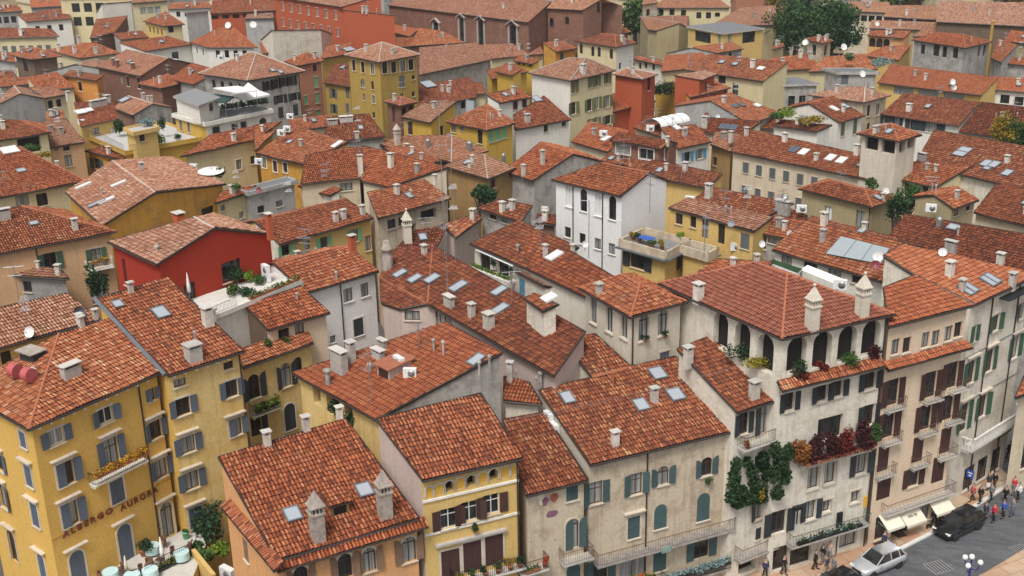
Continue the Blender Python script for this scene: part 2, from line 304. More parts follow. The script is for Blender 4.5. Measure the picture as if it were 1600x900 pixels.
# ---------------------------------------------------------------- barrel-tile surface of one roof slope
TW, TL = .25, .42
def tile_face(mb_big, poly, real, seed):
    """poly: 3D corners (first two on the low edge). Adds a tiled surface to mb_big = dict(v,f,uv)."""
    poly = [np.asarray(p, float) for p in poly]
    n = np.zeros(3)
    for i in range(1, len(poly)-1): n += np.cross(poly[i]-poly[0], poly[i+1]-poly[0])
    n = unit(n)
    if n[2] < 0: n = -n
    V = unit(Z - n*(Z @ n)); U = np.cross(V, n)
    o = poly[0]
    q = np.array([[(p-o) @ U, (p-o) @ V] for p in poly])
    area = 0
    for i in range(len(q)): a, b = q[i], q[(i+1) % len(q)]; area += a[0]*b[1]-a[1]*b[0]
    if area < 0: q = q[::-1]; poly = poly[::-1]
    convex = all(((q[(i+1) % len(q)]-q[i])[0]*(q[(i+2) % len(q)]-q[(i+1) % len(q)])[1]-(q[(i+1) % len(q)]-q[i])[1]*(q[(i+2) % len(q)]-q[(i+1) % len(q)])[0]) > -1.2 for i in range(len(q)))
    off = random.Random(seed).random()*50
    if not real or not convex:
        b0 = len(mb_big['v'])
        mb_big['v'] += [tuple(p) for p in poly]
        mb_big['f'].append(tuple(range(b0, b0+len(poly))))
        mb_big['uv'] += [(a[0]/TW+off, a[1]/TL+off) for a in q]
        return n
    rng = np.random.default_rng(seed)
    umin, umax = q[:, 0].min(), q[:, 0].max()
    seg = 4
    nu = int((umax-umin)/TW*seg)+1
    us = np.concatenate([[umin+1e-4], umin+(np.arange(nu)+1)*TW/seg]); us = us[us < umax-1e-4]; us = np.append(us, umax-1e-4)
    lo = np.full(len(us), 1e9); hi = np.full(len(us), -1e9)
    for i in range(len(q)):
        a, b = q[i], q[(i+1) % len(q)]
        if abs(a[0]-b[0]) < 1e-9: continue
        t = (us-a[0])/(b[0]-a[0]); ok = (t >= 0) & (t <= 1)
        v = a[1]+t*(b[1]-a[1])
        lo = np.where(ok, np.minimum(lo, v), lo); hi = np.where(ok, np.maximum(hi, v), hi)
    vmin, vmax = q[:, 1].min(), q[:, 1].max()
    k0 = int(math.floor(vmin/TL)); k1 = int(math.ceil(vmax/TL))
    lev = []; hgt = []; kk = []
    for k in range(k0, k1):
        lev += [k*TL, (k+1)*TL-.001]; hgt += [.07, .0]; kk += [k, k]
    lev = np.array(lev); hgt = np.array(hgt)
    ccol = np.floor((us-umin)/TW+.5).astype(int); lo = lo-rng.uniform(-.015, .06, ccol.max()+1)[ccol]
    VV = np.clip(lev[None, :], lo[:, None], hi[:, None])
    ph = (us-umin)/TW
    wave = .125*np.abs(np.cos(math.pi*ph))-.06
    jit = rng.normal(0, .012, (int((umax-umin)/TW*2)+3, k1-k0+1))
    ci = np.floor(ph*2+.5).astype(int)
    H = wave[:, None]+hgt[None, :]+jit[np.clip(ci, 0, jit.shape[0]-1)][:, [k-k0 for k in kk]]
    sag = .03*np.sin(us*.9+seed)[:, None]*np.sin(lev*.7+seed*2)[None, :]
    H = H+sag*1.7+.03
    Pts = o[None, None, :]+us[:, None, None]*U+VV[:, :, None]*V+H[:, :, None]*n
    A, B = VV.shape
    b0 = len(mb_big['v'])
    mb_big['v'] += Pts.reshape(-1, 3).tolist()
    ii, jj = np.meshgrid(np.arange(A-1), np.arange(B-1), indexing='ij')
    d = np.maximum(np.abs(VV[1:, 1:]-VV[1:, :-1]), np.abs(VV[:-1, 1:]-VV[:-1, :-1]))
    keep = d > 5e-4
    rise = (jj % 2 == 1)
    dr = (np.abs(lev[jj+1]-VV[ii, jj+1]) < 1e-6)
    keep = keep | (rise & dr)
    ii = ii[keep]; jj = jj[keep]
    idx = lambda i, j: b0+i*B+j
    f = np.stack([idx(ii, jj), idx(ii+1, jj), idx(ii+1, jj+1), idx(ii, jj+1)], 1)
    for k, o_ in enumerate(np.nonzero(jj % 2 == 1)[0].tolist()): mb_big.setdefault('mouth', set()).add(len(mb_big['f'])+o_)  # dark riser faces paint the shade inside the hollow tile ends
    mb_big['f'] += [tuple(r) for r in f.tolist()]
    # uv: cell index from the face centre so that a face never straddles two tiles
    cu = (us[ii]+us[ii+1])/2-umin
    kcol = np.floor(cu/TW*2+.5)/2+.0
    krow = (jj//2+k0)+.5
    uvf = np.stack([kcol+off//1, krow+100], 1)
    mb_big['uv'] += np.repeat(uvf, 4, axis=0).tolist()
    return n
def mesh_fast(name, d, mat, parent, org, extra=None):
    me = bpy.data.meshes.new(name)
    vs = (np.array(d['v'])-np.asarray(org)).tolist()
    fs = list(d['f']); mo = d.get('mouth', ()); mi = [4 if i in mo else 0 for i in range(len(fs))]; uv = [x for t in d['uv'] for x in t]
    mats = [mat]
    if extra is not None:
        b0 = len(vs); vs += (np.array(extra.v)-np.asarray(org)).tolist()
        fs += [tuple(i+b0 for i in f) for f in extra.f]; mi += [1+k for k in extra.m]
        for f in extra.f: uv += [0, 0]*len(f)
    me.from_pydata(vs, [], fs)
    return me, mi, uv
HOUSES = {}
NEAR_D, MID_D = 128, 200
class House: pass
def inpoly(p, poly):
    x, y = p; c = False; n = len(poly)
    for i in range(n):
        x0, y0 = poly[i]; x1, y1 = poly[(i+1) % n]
        if (y0 > y) != (y1 > y) and x < (x1-x0)*(y-y0)/(y1-y0)+x0: c = not c
    return c
def resolve(z, P, F, pitch):
    spec = {}; V = {}
    tok = P.split()
    for k, v in zip(tok[::2], tok[1::2]): spec[k] = v
    def pix(k): return [float(t) for t in spec[k].split(',')]
    def solve(k, zz=None):
        """explicit kinds"""
        if k in V: return True
        s = spec[k]
        if s[0] in 'pmvqx':
            a = s[2:]
            if s[0] == 'q':   # q:abc,px,py  on the plane through a, b, c
                q = a.split(',')
                if all(solve(c) for c in q[0]):
                    A, B, C_ = [V[c] for c in q[0]]; V[k] = hitplane(float(q[1]), float(q[2]), A, unit(np.cross(B-A, C_-A))); return True
                return False
            if s[0] == 'x':   # x:ab,px,py  above the vertical plane through a, b
                q = a.split(',')
                if all(solve(c) for c in q[0]):
                    A, B = V[q[0][0]], V[q[0][1]]; d = B-A; V[k] = hitplane(float(q[1]), float(q[2]), A, unit(np.array([d[1], -d[0], 0]))); return True
                return False
            if s[0] == 'p':
                if all(solve(c) for c in a): V[k] = V[a[0]]+V[a[2]]-V[a[1]]; return True
                return False
            if s[0] == 'm':
                if all(solve(c) for c in a[:2]):
                    b, r = V[a[0]], V[a[1]]; V[k] = np.array([2*r[0]-b[0], 2*r[1]-b[1], b[2]]); return True
                return False
            q = a.split(',')
            if solve(q[0]): V[k] = V[q[0]]+np.array([float(t) for t in q[1:4]]); return True
            return False
        p = pix(k)
        if len(p) == 3: V[k] = at(p[0], p[1], p[2]); return True
        if zz is not None: V[k] = at(p[0], p[1], zz); return True
        return False
    for f in F.split():
        fl = pitch
        for k in f[:2]: solve(k, z) or solve(k)
        rest = [k for k in f[2:] if not solve(k) and spec[k][0] not in 'pmvqx']
        if rest:
            kn = [k for k in f if k in V]
            a, b = V[f[0]], V[f[1]]; nrm = None
            for k in kn[2:]:
                c = np.cross(b-a, V[k]-a)
                if np.linalg.norm(c) > .3: nrm = unit(c); break
            if nrm is None:
                d = unit(b-a); h = unit(np.array([-d[1], d[0], 0])); 
                # the slope rises away from the eave towards the unresolved corners
                best = None
                for sg in (1, -1):
                    up = h*sg*math.cos(R(fl))+Z*math.sin(R(fl)); nn = unit(np.cross(d, up))
                    p0 = hitplane(*pix(rest[0])[:2], a, nn)
                    if (p0-a) @ (h*sg) > 0 and (p0-CAM) @ _f > 0:
                        if best is None or np.linalg.norm(p0-a) < best[0]: best = (np.linalg.norm(p0-a), nn)
                if best is None: print('  bad face', P, f); best = (0, Z)
                nrm = best[1]
            for k in rest: V[k] = hitplane(*pix(k)[:2], a, nrm)
            for k in f: solve(k)
    for k in spec: solve(k)
    return V
def house(key, label, z, P, F, wall, roof='old', W=None, sh='sh_dark', ch='', sk='', pitch=18, ov=.38, zb=0., wc=None, name='house', cat='house', dp='', lod=None, gut=True, recess=.16, frame='frame_brown', group=None, sur='surround', flat=False, ant='', parapet=None, pmat=None):
    H = House(); HOUSES[key] = H; H.key = key
    V = resolve(z, P, F, pitch); H.V = V
    faces = F.split()
    cen = np.mean([V[k] for k in V], axis=0); org = np.array([cen[0], cen[1], zb]); H.org = org; H.zb = zb
    dist = np.linalg.norm(cen-CAM); H.dist = dist
    H.lod = lod if lod is not None else (0 if dist < NEAR_D else 1 if dist < MID_D else 2)
    root = thing(name, label, cat, org, group); H.root = root
    real = dist < 188
    seed = sum(map(ord, key))*7+len(P)
    # ---- boundary loop
    cnt = {}
    for f in faces:
        for i in range(len(f)):
            e = frozenset((f[i], f[(i+1) % len(f)])); cnt[e] = cnt.get(e, 0)+1
    adj = {}
    for e, c in cnt.items():
        if c == 1:
            a, b = tuple(e); adj.setdefault(a, []).append(b); adj.setdefault(b, []).append(a)
    start = faces[0][0]; loop = [start]; prev = None
    while True:
        nx = [k for k in adj[loop[-1]] if k != prev and (k not in loop or (k == start and len(loop) > 2))]
        if not nx or nx[0] == start and len(loop) > 2: break
        prev = loop[-1]; loop.append(nx[0])
    A = sum(V[loop[i]][0]*V[loop[(i+1) % len(loop)]][1]-V[loop[(i+1) % len(loop)]][0]*V[loop[i]][1] for i in range(len(loop)))
    if A < 0: loop = loop[::-1]
    H.loop = loop; n = len(loop)
    L3 = [V[k] for k in loop]
    zmin = min(p[2] for p in L3)
    iseave = [abs(L3[i][2]-L3[(i+1) % n][2]) < .12 and L3[i][2] < zmin+1.2 for i in range(n)]
    # ---- inset wall outline
    nor = []
    for i in range(n):
        d = (L3[(i+1) % n]-L3[i]); d[2] = 0; d = unit(d); nor.append(np.array([d[1], -d[0], 0]))
    ins = []
    for i in range(n):
        n0, n1 = nor[i-1], nor[i]; o0 = ov if iseave[i-1] else min(.12, ov); o1 = ov if iseave[i] else min(.12, ov)
        det = n0[0]*n1[1]-n0[1]*n1[0]
        if abs(det) < .12: s = -(n0*o0+n1*o1)/2
        else:
            sx = (-o0*n1[1]+o1*n0[1])/det; sy = (-n0[0]*o1+n1[0]*o0)/det; s = np.array([sx, sy, 0])
            if np.linalg.norm(s) > 1.5: s = s/np.linalg.norm(s)*1.5
        ins.append(L3[i]+s)
    H.ins = {k: p for k, p in zip(loop, ins)}
    top = [p[2]-(.02 if p[2] < zmin+.6 else .10) for p in ins]
    # ---- walls with real openings
    mb = MB(); wmats = [wall]; H.edges = {}
    H.W = {}
    for k, v in (W or {}).items():
        H.W[frozenset(k)] = v
    nwin = 0
    for i in range(n):
        a, b = loop[i], loop[(i+1) % n]; j = (i+1) % n
        p0 = ins[i].copy(); p1 = ins[j].copy(); t0, t1 = top[i], top[j]
        p0[2] = p1[2] = 0; Lw = np.linalg.norm(p1-p0)
        if Lw < .05: continue
        d = (p1-p0)/Lw; on = np.array([d[1], -d[0], 0])
        H.edges[frozenset((a, b))] = (p0, d, on, Lw, min(t0, t1))
        mi = 0
        if wc:
            for kk, vv in wc.items():
                if frozenset(kk) == frozenset((a, b)):
                    if vv not in wmats: wmats.append(vv)
                    mi = wmats.index(vv)
        tm = min(t0, t1)
        wins = []
        spec = H.W.get(frozenset((a, b)), '')
        for item in [s.strip() for s in spec.split(';') if s.strip()]:
            q = item.split()
            if q[0] == 'R':   # R n drop w h style [m0 m1]
                nn, drop, ww, hh = int(q[1]), float(q[2]), float(q[3]), float(q[4]); st = q[5] if len(q) > 5 else ''
                m0 = float(q[6]) if len(q) > 6 else ww*.9+.3; m1 = float(q[7]) if len(q) > 7 else m0
                rr = random.Random(seed+i*31+int(drop*10))
                for k in range(nn):
                    u = m0+(Lw-m0-m1)*(k+.5)/nn if nn > 1 else (m0+Lw-m1)/2
                    wins.append([u, tm-drop, ww, hh, st])
            else:
                c = q[0].split(','); px, py = float(c[0]), float(c[1]); ww, hh = float(q[1]), float(q[2]); st = q[3] if len(q) > 3 else ''
                pt = hitplane(px, py, p0, on)
                wins.append([(pt-p0) @ d, pt[2], ww, hh, st])
        ok = []
        for wv in wins:
            u, zc, ww, hh, st = wv
            if u-ww/2 < .02 or u+ww/2 > Lw-.02 or zc-hh/2 < zb+.02: 
                if H.lod == 0 and 'R' not in spec: print('  drop', key, a+b, [round(x, 1) for x in wv[:4]], 'L%.1f' % Lw, 'top%.1f' % tm)
                continue
            if zc+hh/2 > tm-.05:
                gz = t0+(t1-t0)*u/Lw
                if zc+hh/2 < gz-.1 and 'R' not in spec: wv.append(1)   # in the gable: set proud of the wall
                else:
                    if H.lod == 0: print('  high', key, a+b, [round(x, 1) for x in wv[:4]], 'top%.1f' % tm)
                    if zc > tm-.3: continue
                    hh2 = 2*(tm-.08-zc)
                    if hh2 < .4: continue
                    wv[3] = min(hh, hh2)
            if any(abs(u-o[0]) < (ww+o[2])/2+.02 and abs(zc-o[1]) < (hh+o[3])/2+.02 for o in ok):
                if H.lod == 0: print('  overlap', key, a+b, [round(x, 1) for x in wv[:4]])
                continue
            ok.append(wv)
        holes = [o for o in ok if len(o) == 5]
        us = sorted({0, Lw} | {o[0]-o[2]/2 for o in holes} | {o[0]+o[2]/2 for o in holes})
        zs = sorted({zb, tm} | {o[1]-o[3]/2 for o in holes} | {o[1]+o[3]/2 for o in holes})
        pt = lambda u, zz, dep=0: p0+d*u+Z*zz-on*dep
        if not holes: mb.face([pt(0, zb), pt(Lw, zb), pt(Lw, tm), pt(0, tm)], mi)
        else:
            for ua, ub in zip(us[:-1], us[1:]):
                if ub-ua < 1e-6: continue
                z0 = None
                for za, zz in zip(zs[:-1], zs[1:]):
                    um, zm = (ua+ub)/2, (za+zz)/2
                    inside = any(abs(um-o[0]) < o[2]/2 and abs(zm-o[1]) < o[3]/2 for o in holes)
                    if inside:
                        if z0 is not None: mb.face([pt(ua, z0), pt(ub, z0), pt(ub, za), pt(ua, za)], mi); z0 = None
                    elif z0 is None: z0 = za
                if z0 is not None: mb.face([pt(ua, z0), pt(ub, z0), pt(ub, tm), pt(ua, tm)], mi)
        if t0-tm > .01: mb.face([pt(0, tm), pt(Lw, tm), pt(0, t0)], mi)
        elif t1-tm > .01: mb.face([pt(0, tm), pt(Lw, tm), pt(Lw, t1)], mi)
        for o in holes:
            u, zc, ww, hh, st = o; dep = .55 if 'L' in st else recess+.04
            u0, u1, z0, z1 = u-ww/2, u+ww/2, zc-hh/2, zc+hh/2
            if 'a' in st:
                r = ww/2; zr = z1-r; ns = 8; arc = [(u+r*math.cos(math.pi*k/ns), zr+r*math.sin(math.pi*k/ns)) for k in range(ns+1)]
                for k in range(ns):
                    (ua, za), (ub, zb_) = arc[k], arc[k+1]
                    mb.face([pt(ua, za), pt(ub, zb_), pt(ub, zb_, dep), pt(ua, za, dep)], mi)
                    cu = u1 if k < ns//2 else u0
                    mb.face([pt(ua, za), pt(cu, z1), pt(ub, zb_)], mi)
                mb.face([pt(u0, z0), pt(u0, zr), pt(u0, zr, dep), pt(u0, z0, dep)], mi); mb.face([pt(u1, zr), pt(u1, z0), pt(u1, z0, dep), pt(u1, zr, dep)], mi)
            else:
                mb.face([pt(u0, z0), pt(u0, z1), pt(u0, z1, dep), pt(u0, z0, dep)], mi); mb.face([pt(u1, z1), pt(u1, z0), pt(u1, z0, dep), pt(u1, z1, dep)], mi)
                mb.face([pt(u0, z1), pt(u1, z1), pt(u1, z1, dep), pt(u0, z1, dep)], mi)
            mb.face([pt(u1, z0), pt(u0, z0), pt(u0, z0, dep), pt(u1, z0, dep)], mi)
        for o in ok:
            window(H, p0, d, on, o, sh, recess, frame, sur, seed+nwin); nwin += 1
    H.wall = mb.build('wall', wmats, root, org)
    # ---- roof
    if flat:
        fb = MB(); pts = [p+Z*0 for p in L3]
        fb.face([p+Z*.0 for p in pts], 0)
        for i in range(n): j = (i+1) % n; fb.face([pts[i]-Z*.3, pts[j]-Z*.3, pts[j], pts[i]], 1)
        fb.face([p-Z*.3 for p in pts[::-1]], 1)
        if parapet:
            for i in range(n):
                j = (i+1) % n; d = L3[j]-L3[i]; ll = np.linalg.norm(d); d = d/ll
                c = (L3[i]+L3[j])/2-nor[i]*.12+Z*parapet/2
                fb.box(c, (ll-.01, .2, parapet), (d, nor[i], Z), 1)
        H.roof = fb.build('roof', [roof, (pmat or wall) if parapet else 'cement'], root, org)
        H.slopes = [(loop, L3, Z)]
    else:
        D = dict(v=[], f=[], uv=[]); ex = MB(); H.slopes = []
        for k, f in enumerate(faces):
            poly = [V[c] for c in f]
            nn = tile_face(D, poly, real and H.lod < 2, seed+k)
            H.slopes.append((f, poly, nn))
            lowz = [p-Z*.14 for p in poly]
            ex.face(lowz if nn[2] > 0 else lowz[::-1], 0)
        for i in range(n):
            j = (i+1) % n
            ex.face([L3[i]-Z*.14, L3[j]-Z*.14, L3[j]+Z*.02, L3[i]+Z*.02], 0)
        # ridge and hip caps
        rb = MB()
        for e, c in cnt.items():
            a, b = tuple(e)
            if c == 2: ex.tube(V[a]+Z*.03, V[b]+Z*.03, .11, 1, 6, cap=True)
            elif c == 1 and not (abs(V[a][2]-V[b][2]) < .12 and V[a][2] < zmin+1.2) and real: ex.tube(V[a]+Z*.03, V[b]+Z*.03, .075, 2, 5)
        tm_ = 'T:'+roof+('' if (real and H.lod < 2) else '*')
        me, mi, uv = mesh_fast('roof', D, M(tm_), root, org, ex)
        me.materials.clear(); me.materials.append(M(tm_))
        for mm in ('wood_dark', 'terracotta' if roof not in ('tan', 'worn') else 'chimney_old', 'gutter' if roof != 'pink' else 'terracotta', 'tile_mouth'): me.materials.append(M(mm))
        l = me.uv_layers.new(name='UVMap'); l.data.foreach_set('uv', uv)
        me.polygons.foreach_set('material_index', mi)
        rf = bpy.data.objects.new('roof', me); COL.objects.link(rf); rf.parent = root; H.roof = rf
        if gut:
            for i in range(n):
                gb = MB()
                if iseave[i]:
                    j = (i+1) % n; gb.tube(L3[i]+nor[i]*.06-Z*.05, L3[j]+nor[i]*.06-Z*.05, .085 if H.lod < 2 else .11, 0, 6)
                if gb.f: gb.build('gutter', 'gutter', root, org)
    if not ch and not flat and dist > 115:   # a chimney or two on every roof
        rr = random.Random(seed+3)
        for k in range(rr.choice([1, 2, 2, 3])):
            f_, poly, nn = H.slopes[rr.randrange(min(2, len(H.slopes)))]
            wts = [rr.random()+.15 for _ in poly]; q = sum(w_*p for w_, p in zip(wts, poly))/sum(wts)
            chimney(H, q, nn, rr.choice('bbbkvv'), [rr.uniform(.65, 1.05)])
    if not flat and dist > 105:
        rr = random.Random(seed+9)
        for k in range(rr.choice([0, 1, 1, 2])):
            f_, poly, nn = H.slopes[rr.randrange(min(2, len(H.slopes)))]
            wts = [rr.random()+.15 for _ in poly]; q = sum(w_*p for w_, p in zip(wts, poly))/sum(wts)
            if rr.random() < .55: antenna(H, q, rr.uniform(1.8, 3.6))
            elif not sk: skylight(H, q, nn, .7, 1.0, 'pane_sky')
            else: chimney(H, q, nn, 'v', [1.1])
    # ---- details by pixel on this house's slopes
    for item in [s.strip() for s in ch.split(';') if s.strip()]:
        q = item.split(); c = q[0].split(',')
        p, nn = roofhit(H, float(c[0]), float(c[1]))
        chimney(H, p, nn, q[1] if len(q) > 1 else 'b', [float(x) for x in q[2:]])
    for item in [s.strip() for s in sk.split(';') if s.strip()]:
        q = item.split(); c = q[0].split(',')
        p, nn = roofhit(H, float(c[0]), float(c[1]))
        skylight(H, p, nn, float(q[1]) if len(q) > 1 else .8, float(q[2]) if len(q) > 2 else 1.2, q[3] if len(q) > 3 else 'pane_sky')
    for item in [s.strip() for s in ant.split(';') if s.strip()]:
        q = item.split(); c = q[0].split(',')
        p, nn = roofhit(H, float(c[0]), float(c[1])); antenna(H, p, float(q[1]) if len(q) > 1 else 3)
    for item in [s.strip() for s in dp.split(';') if s.strip()]:
        e, x, y = item.replace(',', ' ').split()
        p0, d, on, Lw, tm = H.edges[frozenset(e)]
        pt = hitplane(float(x), float(y), p0, on); u = min(max((pt-p0) @ d, .1), Lw-.1); q_ = p0+d*u+on*.08
        b = MB(); b.tube(q_+Z*zb, q_+Z*(tm-.1), .06, 0, 6); b.tube(q_+Z*(tm-.1), q_+Z*(tm+.05)+on*.3, .06, 0, 6); b.build('downpipe', 'gutter', root, org)
    return H
def roofhit(H, px, py):
    best = None
    for f, poly, n in H.slopes:
        if inpoly((px, py), [proj(p) for p in poly]):
            q = hitplane(px, py, poly[0], n); t = np.linalg.norm(q-CAM)
            if best is None or t < best[0]: best = (t, q, n)
    if best is None:
        f, poly, n = min(H.slopes, key=lambda s: min((proj(p)[0]-px)**2+(proj(p)[1]-py)**2 for p in s[1]))
        print('  roof miss', H.key, px, py)
        best = (0, hitplane(px, py, poly[0], n), n)
    return best[1], best[2]
def wallhit(H, e, px, py):
    p0, d, on, Lw, tm = H.edges[frozenset(e)]
    return hitplane(px, py, p0, on), d, on
def window(H, p0, d, on, o, sh, recess, frame, sur, seed):
    u, zc, ww, hh, st = o[:5]; rr = random.Random(seed*13+int(zc*100))
    proud = len(o) > 5
    c = p0+d*u+Z*zc; dep = -.03 if proud else recess
    ax = (d, on, Z); arch = 'a' in st
    def panel(b, cu, cz, w_, h_, off, th, m, ar=False):
        cc = c+d*cu+Z*cz+on*off
        if not ar: b.box(cc, (w_, th, h_), ax, m); return
        r = w_/2; pts = [(-w_/2, -h_/2), (w_/2, -h_/2)]+[(r*math.cos(math.pi*k/8), h_/2-r+r*math.sin(math.pi*k/8)) for k in range(9)]
        f = [cc+d*a+Z*z_+on*th/2 for a, z_ in pts]; g = [p-on*th for p in f]
        b.face(f, m)
        for k in range(len(f)): b.face([f[k-1], g[k-1], g[k], f[k]], m)
    kind = 'pane'
    if 'q' in st: kind = 'pane_white'
    elif 'v' in st: kind = 'pane_curtain'
    elif H.lod < 2 and rr.random() < .35: kind = 'pane_curtain'
    fm = 'frame_white' if 'w' in st else frame
    if 'y' in st:
        b = MB(); panel(b, 0, 0, ww, hh, -.06, .05, 0, True); wo = b.build('attic_panel', 'yellow_box', H.root, H.org)
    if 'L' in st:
        wo = H.root; b = MB(); panel(b, 0, 0, ww-.02, hh-.02, -.62, .05, 0, arch); b.build('opening_shade', 'soot', H.root, H.org)  # dark sheet added behind the opening, stands in for interior shade
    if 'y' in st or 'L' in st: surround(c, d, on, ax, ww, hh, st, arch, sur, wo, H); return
    if H.lod == 2:
        b = MB(); panel(b, 0, 0, ww, hh, -dep-.02, .05, 0, arch)
        if 'f' in st or 'k' in st: 
            b.box(c+Z*(-hh/2-.07)+on*.05, (ww+.3, .12, .12), ax, 1)
            if not arch: b.box(c+Z*(hh/2+.07)+on*.03, (ww+.3, .07, .12), ax, 1)
        if arch and 'k' in st:
            for s in (-1, 1):
                b.box(c+d*s*(ww/2+.25)+on*.08, (.4, .2, hh), ax, 1); q = unit(d*s*1.0-Z*.6); b.box(c+d*s*(ww*.4+.1)+Z*(hh/2+.45)+on*.3, (ww*.95+.4, .6, .16), (q, on, unit(np.cross(q, on))), 1)
        if 'o' in st:
            for s in (-1, 1): b.box(c+d*s*(ww*.75+.03)+on*.05, (ww*.5, .05, hh), ax, 2)
        if 'c' in st: b.box(c+on*(-.05), (ww, .04, hh-.04), ax, 2)
        b.build('window', [kind, sur, sh], H.root, H.org); return
    # frame with a mullion; the pane, shutters, sill and surround are its own pieces
    closed = 'c' in st
    b = MB(); t = .07
    fo = -dep
    if arch:
        panel(b, 0, 0, ww, hh, fo-.03, .03, 0, True)
        b.box(c+on*(fo+.03), (t*.8, .05, hh), ax, 0); b.box(c+Z*(hh/2-ww/2)+on*(fo+.03), (ww, .05, t), ax, 0)
        for s in (-1, 1): b.box(c+d*s*(ww/2-t/2)+Z*(-ww/4)+on*(fo+.03), (t, .05, hh-ww/2), ax, 0)
    else:
        for s in (-1, 1):
            b.box(c+d*s*(ww/2-t/2)+on*fo, (t, .06, hh), ax, 0); b.box(c+Z*s*(hh/2-t/2)+on*fo, (ww-2*t-.002, .055, t), ax, 0)
        if ww > .7: b.box(c+on*fo, (t, .05, hh-2*t-.002), ax, 0)
        if 'd' in st or 't' in st: b.box(c+Z*(hh*.18)+on*fo, (ww-2*t-.002, .045, t*.8), ax, 0)
    wo = b.build('window', fm, H.root, H.org)
    if not closed:
        g = MB()
        if arch: panel(g, 0, 0, ww-.03, hh-.03, fo+.005, .02, 0, True)
        else: g.box(c+on*(fo-.012), (ww-t, .02, hh-t), ax, 0)
        g.build('pane', kind, wo, H.org)
    hw = ww/2
    def shutter(s, ang):
        b = MB(); h_ = hh-.04
        hinge = c+d*s*hw+on*.05; di = (-d*s)*math.cos(ang)+on*math.sin(ang); nn = np.cross(Z, di)
        cc = hinge+di*(hw/2); a3 = (di, nn, Z)
        if arch:
            r = hw; pts = [(0, -h_/2), (hw, -h_/2), (hw, h_/2)]+[(hw-r*math.sin(math.pi/2*k/5), h_/2-r+r*math.cos(math.pi/2*k/5)) for k in range(1, 6)]
            f = [hinge+di*x+Z*z_+nn*.025 for x, z_ in pts]; g_ = [p-nn*.05 for p in f]
            b.face(f, 0); b.face(g_[::-1], 0)
            for k in range(len(f)): b.face([f[k-1], g_[k-1], g_[k], f[k]], 0)
        else:
            b.box(cc, (hw-.02, .045, h_), a3, 0)
            if H.lod == 0:
                for q in (-1, 1): b.box(cc+di*q*(hw/2-.05), (.07, .06, h_-.004), a3, 0)
                for q in (-1, 0, 1): b.box(cc+Z*q*(h_/2-.05), (hw-.17, .058, .09), a3, 0)
        b.build('shutter', sh, wo, H.org)
    if closed:
        b = MB()
        for s in (-1, 1):
            if arch:
                pass
            else: b2 = MB(); b2.box(c+d*s*(hw/2)+on*(-.02), (hw-.015, .05, hh-.03), ax, 0); [b2.box(c+d*s*(hw/2)+Z*q*(hh/2-.1)+on*(-.005), (hw-.05, .05, .09), ax, 0) for q in (-1, 0, 1)]; b2.build('shutter', sh, wo, H.org)
        if arch:
            panel(b, 0, 0, ww-.02, hh-.02, -.02, .05, 0, True); b.box(c+on*.012, (.04, .03, hh-.3), ax, 0); b.build('shutter', sh, wo, H.org)
    elif 'o' in st:
        for s in (-1, 1): shutter(s, R(rr.choice([176, 176, 170, 160, 176])))
    elif 'h' in st:
        shutter(-1, R(rr.choice([20, 30, 60]))); shutter(1, R(172))
    elif 'e' in st:   # half closed: left leaf shut, right leaf open
        shutter(-1, R(4)); shutter(1, R(170))
    if 'd' not in st:
        b = MB(); b.box(c+Z*(-hh/2-.045)+on*.05, (ww+.18, .15, .075), ax, 0); b.build('sill', sur, wo, H.org)
    surround(c, d, on, ax, ww, hh, st, arch, sur, wo, H)
def surround(c, d, on, ax, ww, hh, st, arch, sur, wo, H):
    hw = ww/2
    if 'f' in st or 'k' in st:
        b = MB(); s_ = .13
        if arch:
            r = ww/2; z1 = hh/2-r
            for s in (-1, 1): b.box(c+d*s*(hw+s_/2)+Z*(-r/2)+on*.02, (s_, .07, hh-r), ax, 0)
            for k in range(8):
                a0, a1 = math.pi*k/8, math.pi*(k+1)/8
                q = [c+d*rad*math.cos(a)+Z*(z1+rad*math.sin(a)) for rad, a in ((r, a0), (r+s_, a0), (r+s_, a1), (r, a1))]
                f = [p+on*.055 for p in q]; g_ = [p-on*.01 for p in q]
                b.face(f, 0); b.face([f[1], g_[1], g_[2], f[2]], 0); b.face([f[3], g_[3], g_[0], f[0]], 0)
        else:
            for s in (-1, 1): b.box(c+d*s*(hw+s_/2)+on*.02, (s_, .07, hh), ax, 0)
            b.box(c+Z*(hh/2+s_/2)+on*.02, (ww+2*s_, .072, s_), ax, 0)
        if 'k' in st:
            zt = hh/2+s_+(.28 if not arch else .22)
            b.box(c+Z*(zt-.13)+on*.018, (ww+2*s_, .05, .24), ax, 0) if not arch else None
            b.box(c+Z*zt+on*.14, (ww+.7, .32, .1), ax, 0); b.box(c+Z*(zt-.08)+on*.08, (ww+.55, .2, .07), ax, 0)
        b.build('surround', sur, wo, H.org)
def frame_of(n):
    V = unit(Z-n*(Z @ n)) if abs(n[2]) < .999 else np.array([0, 1., 0])
    return np.cross(V, n), V
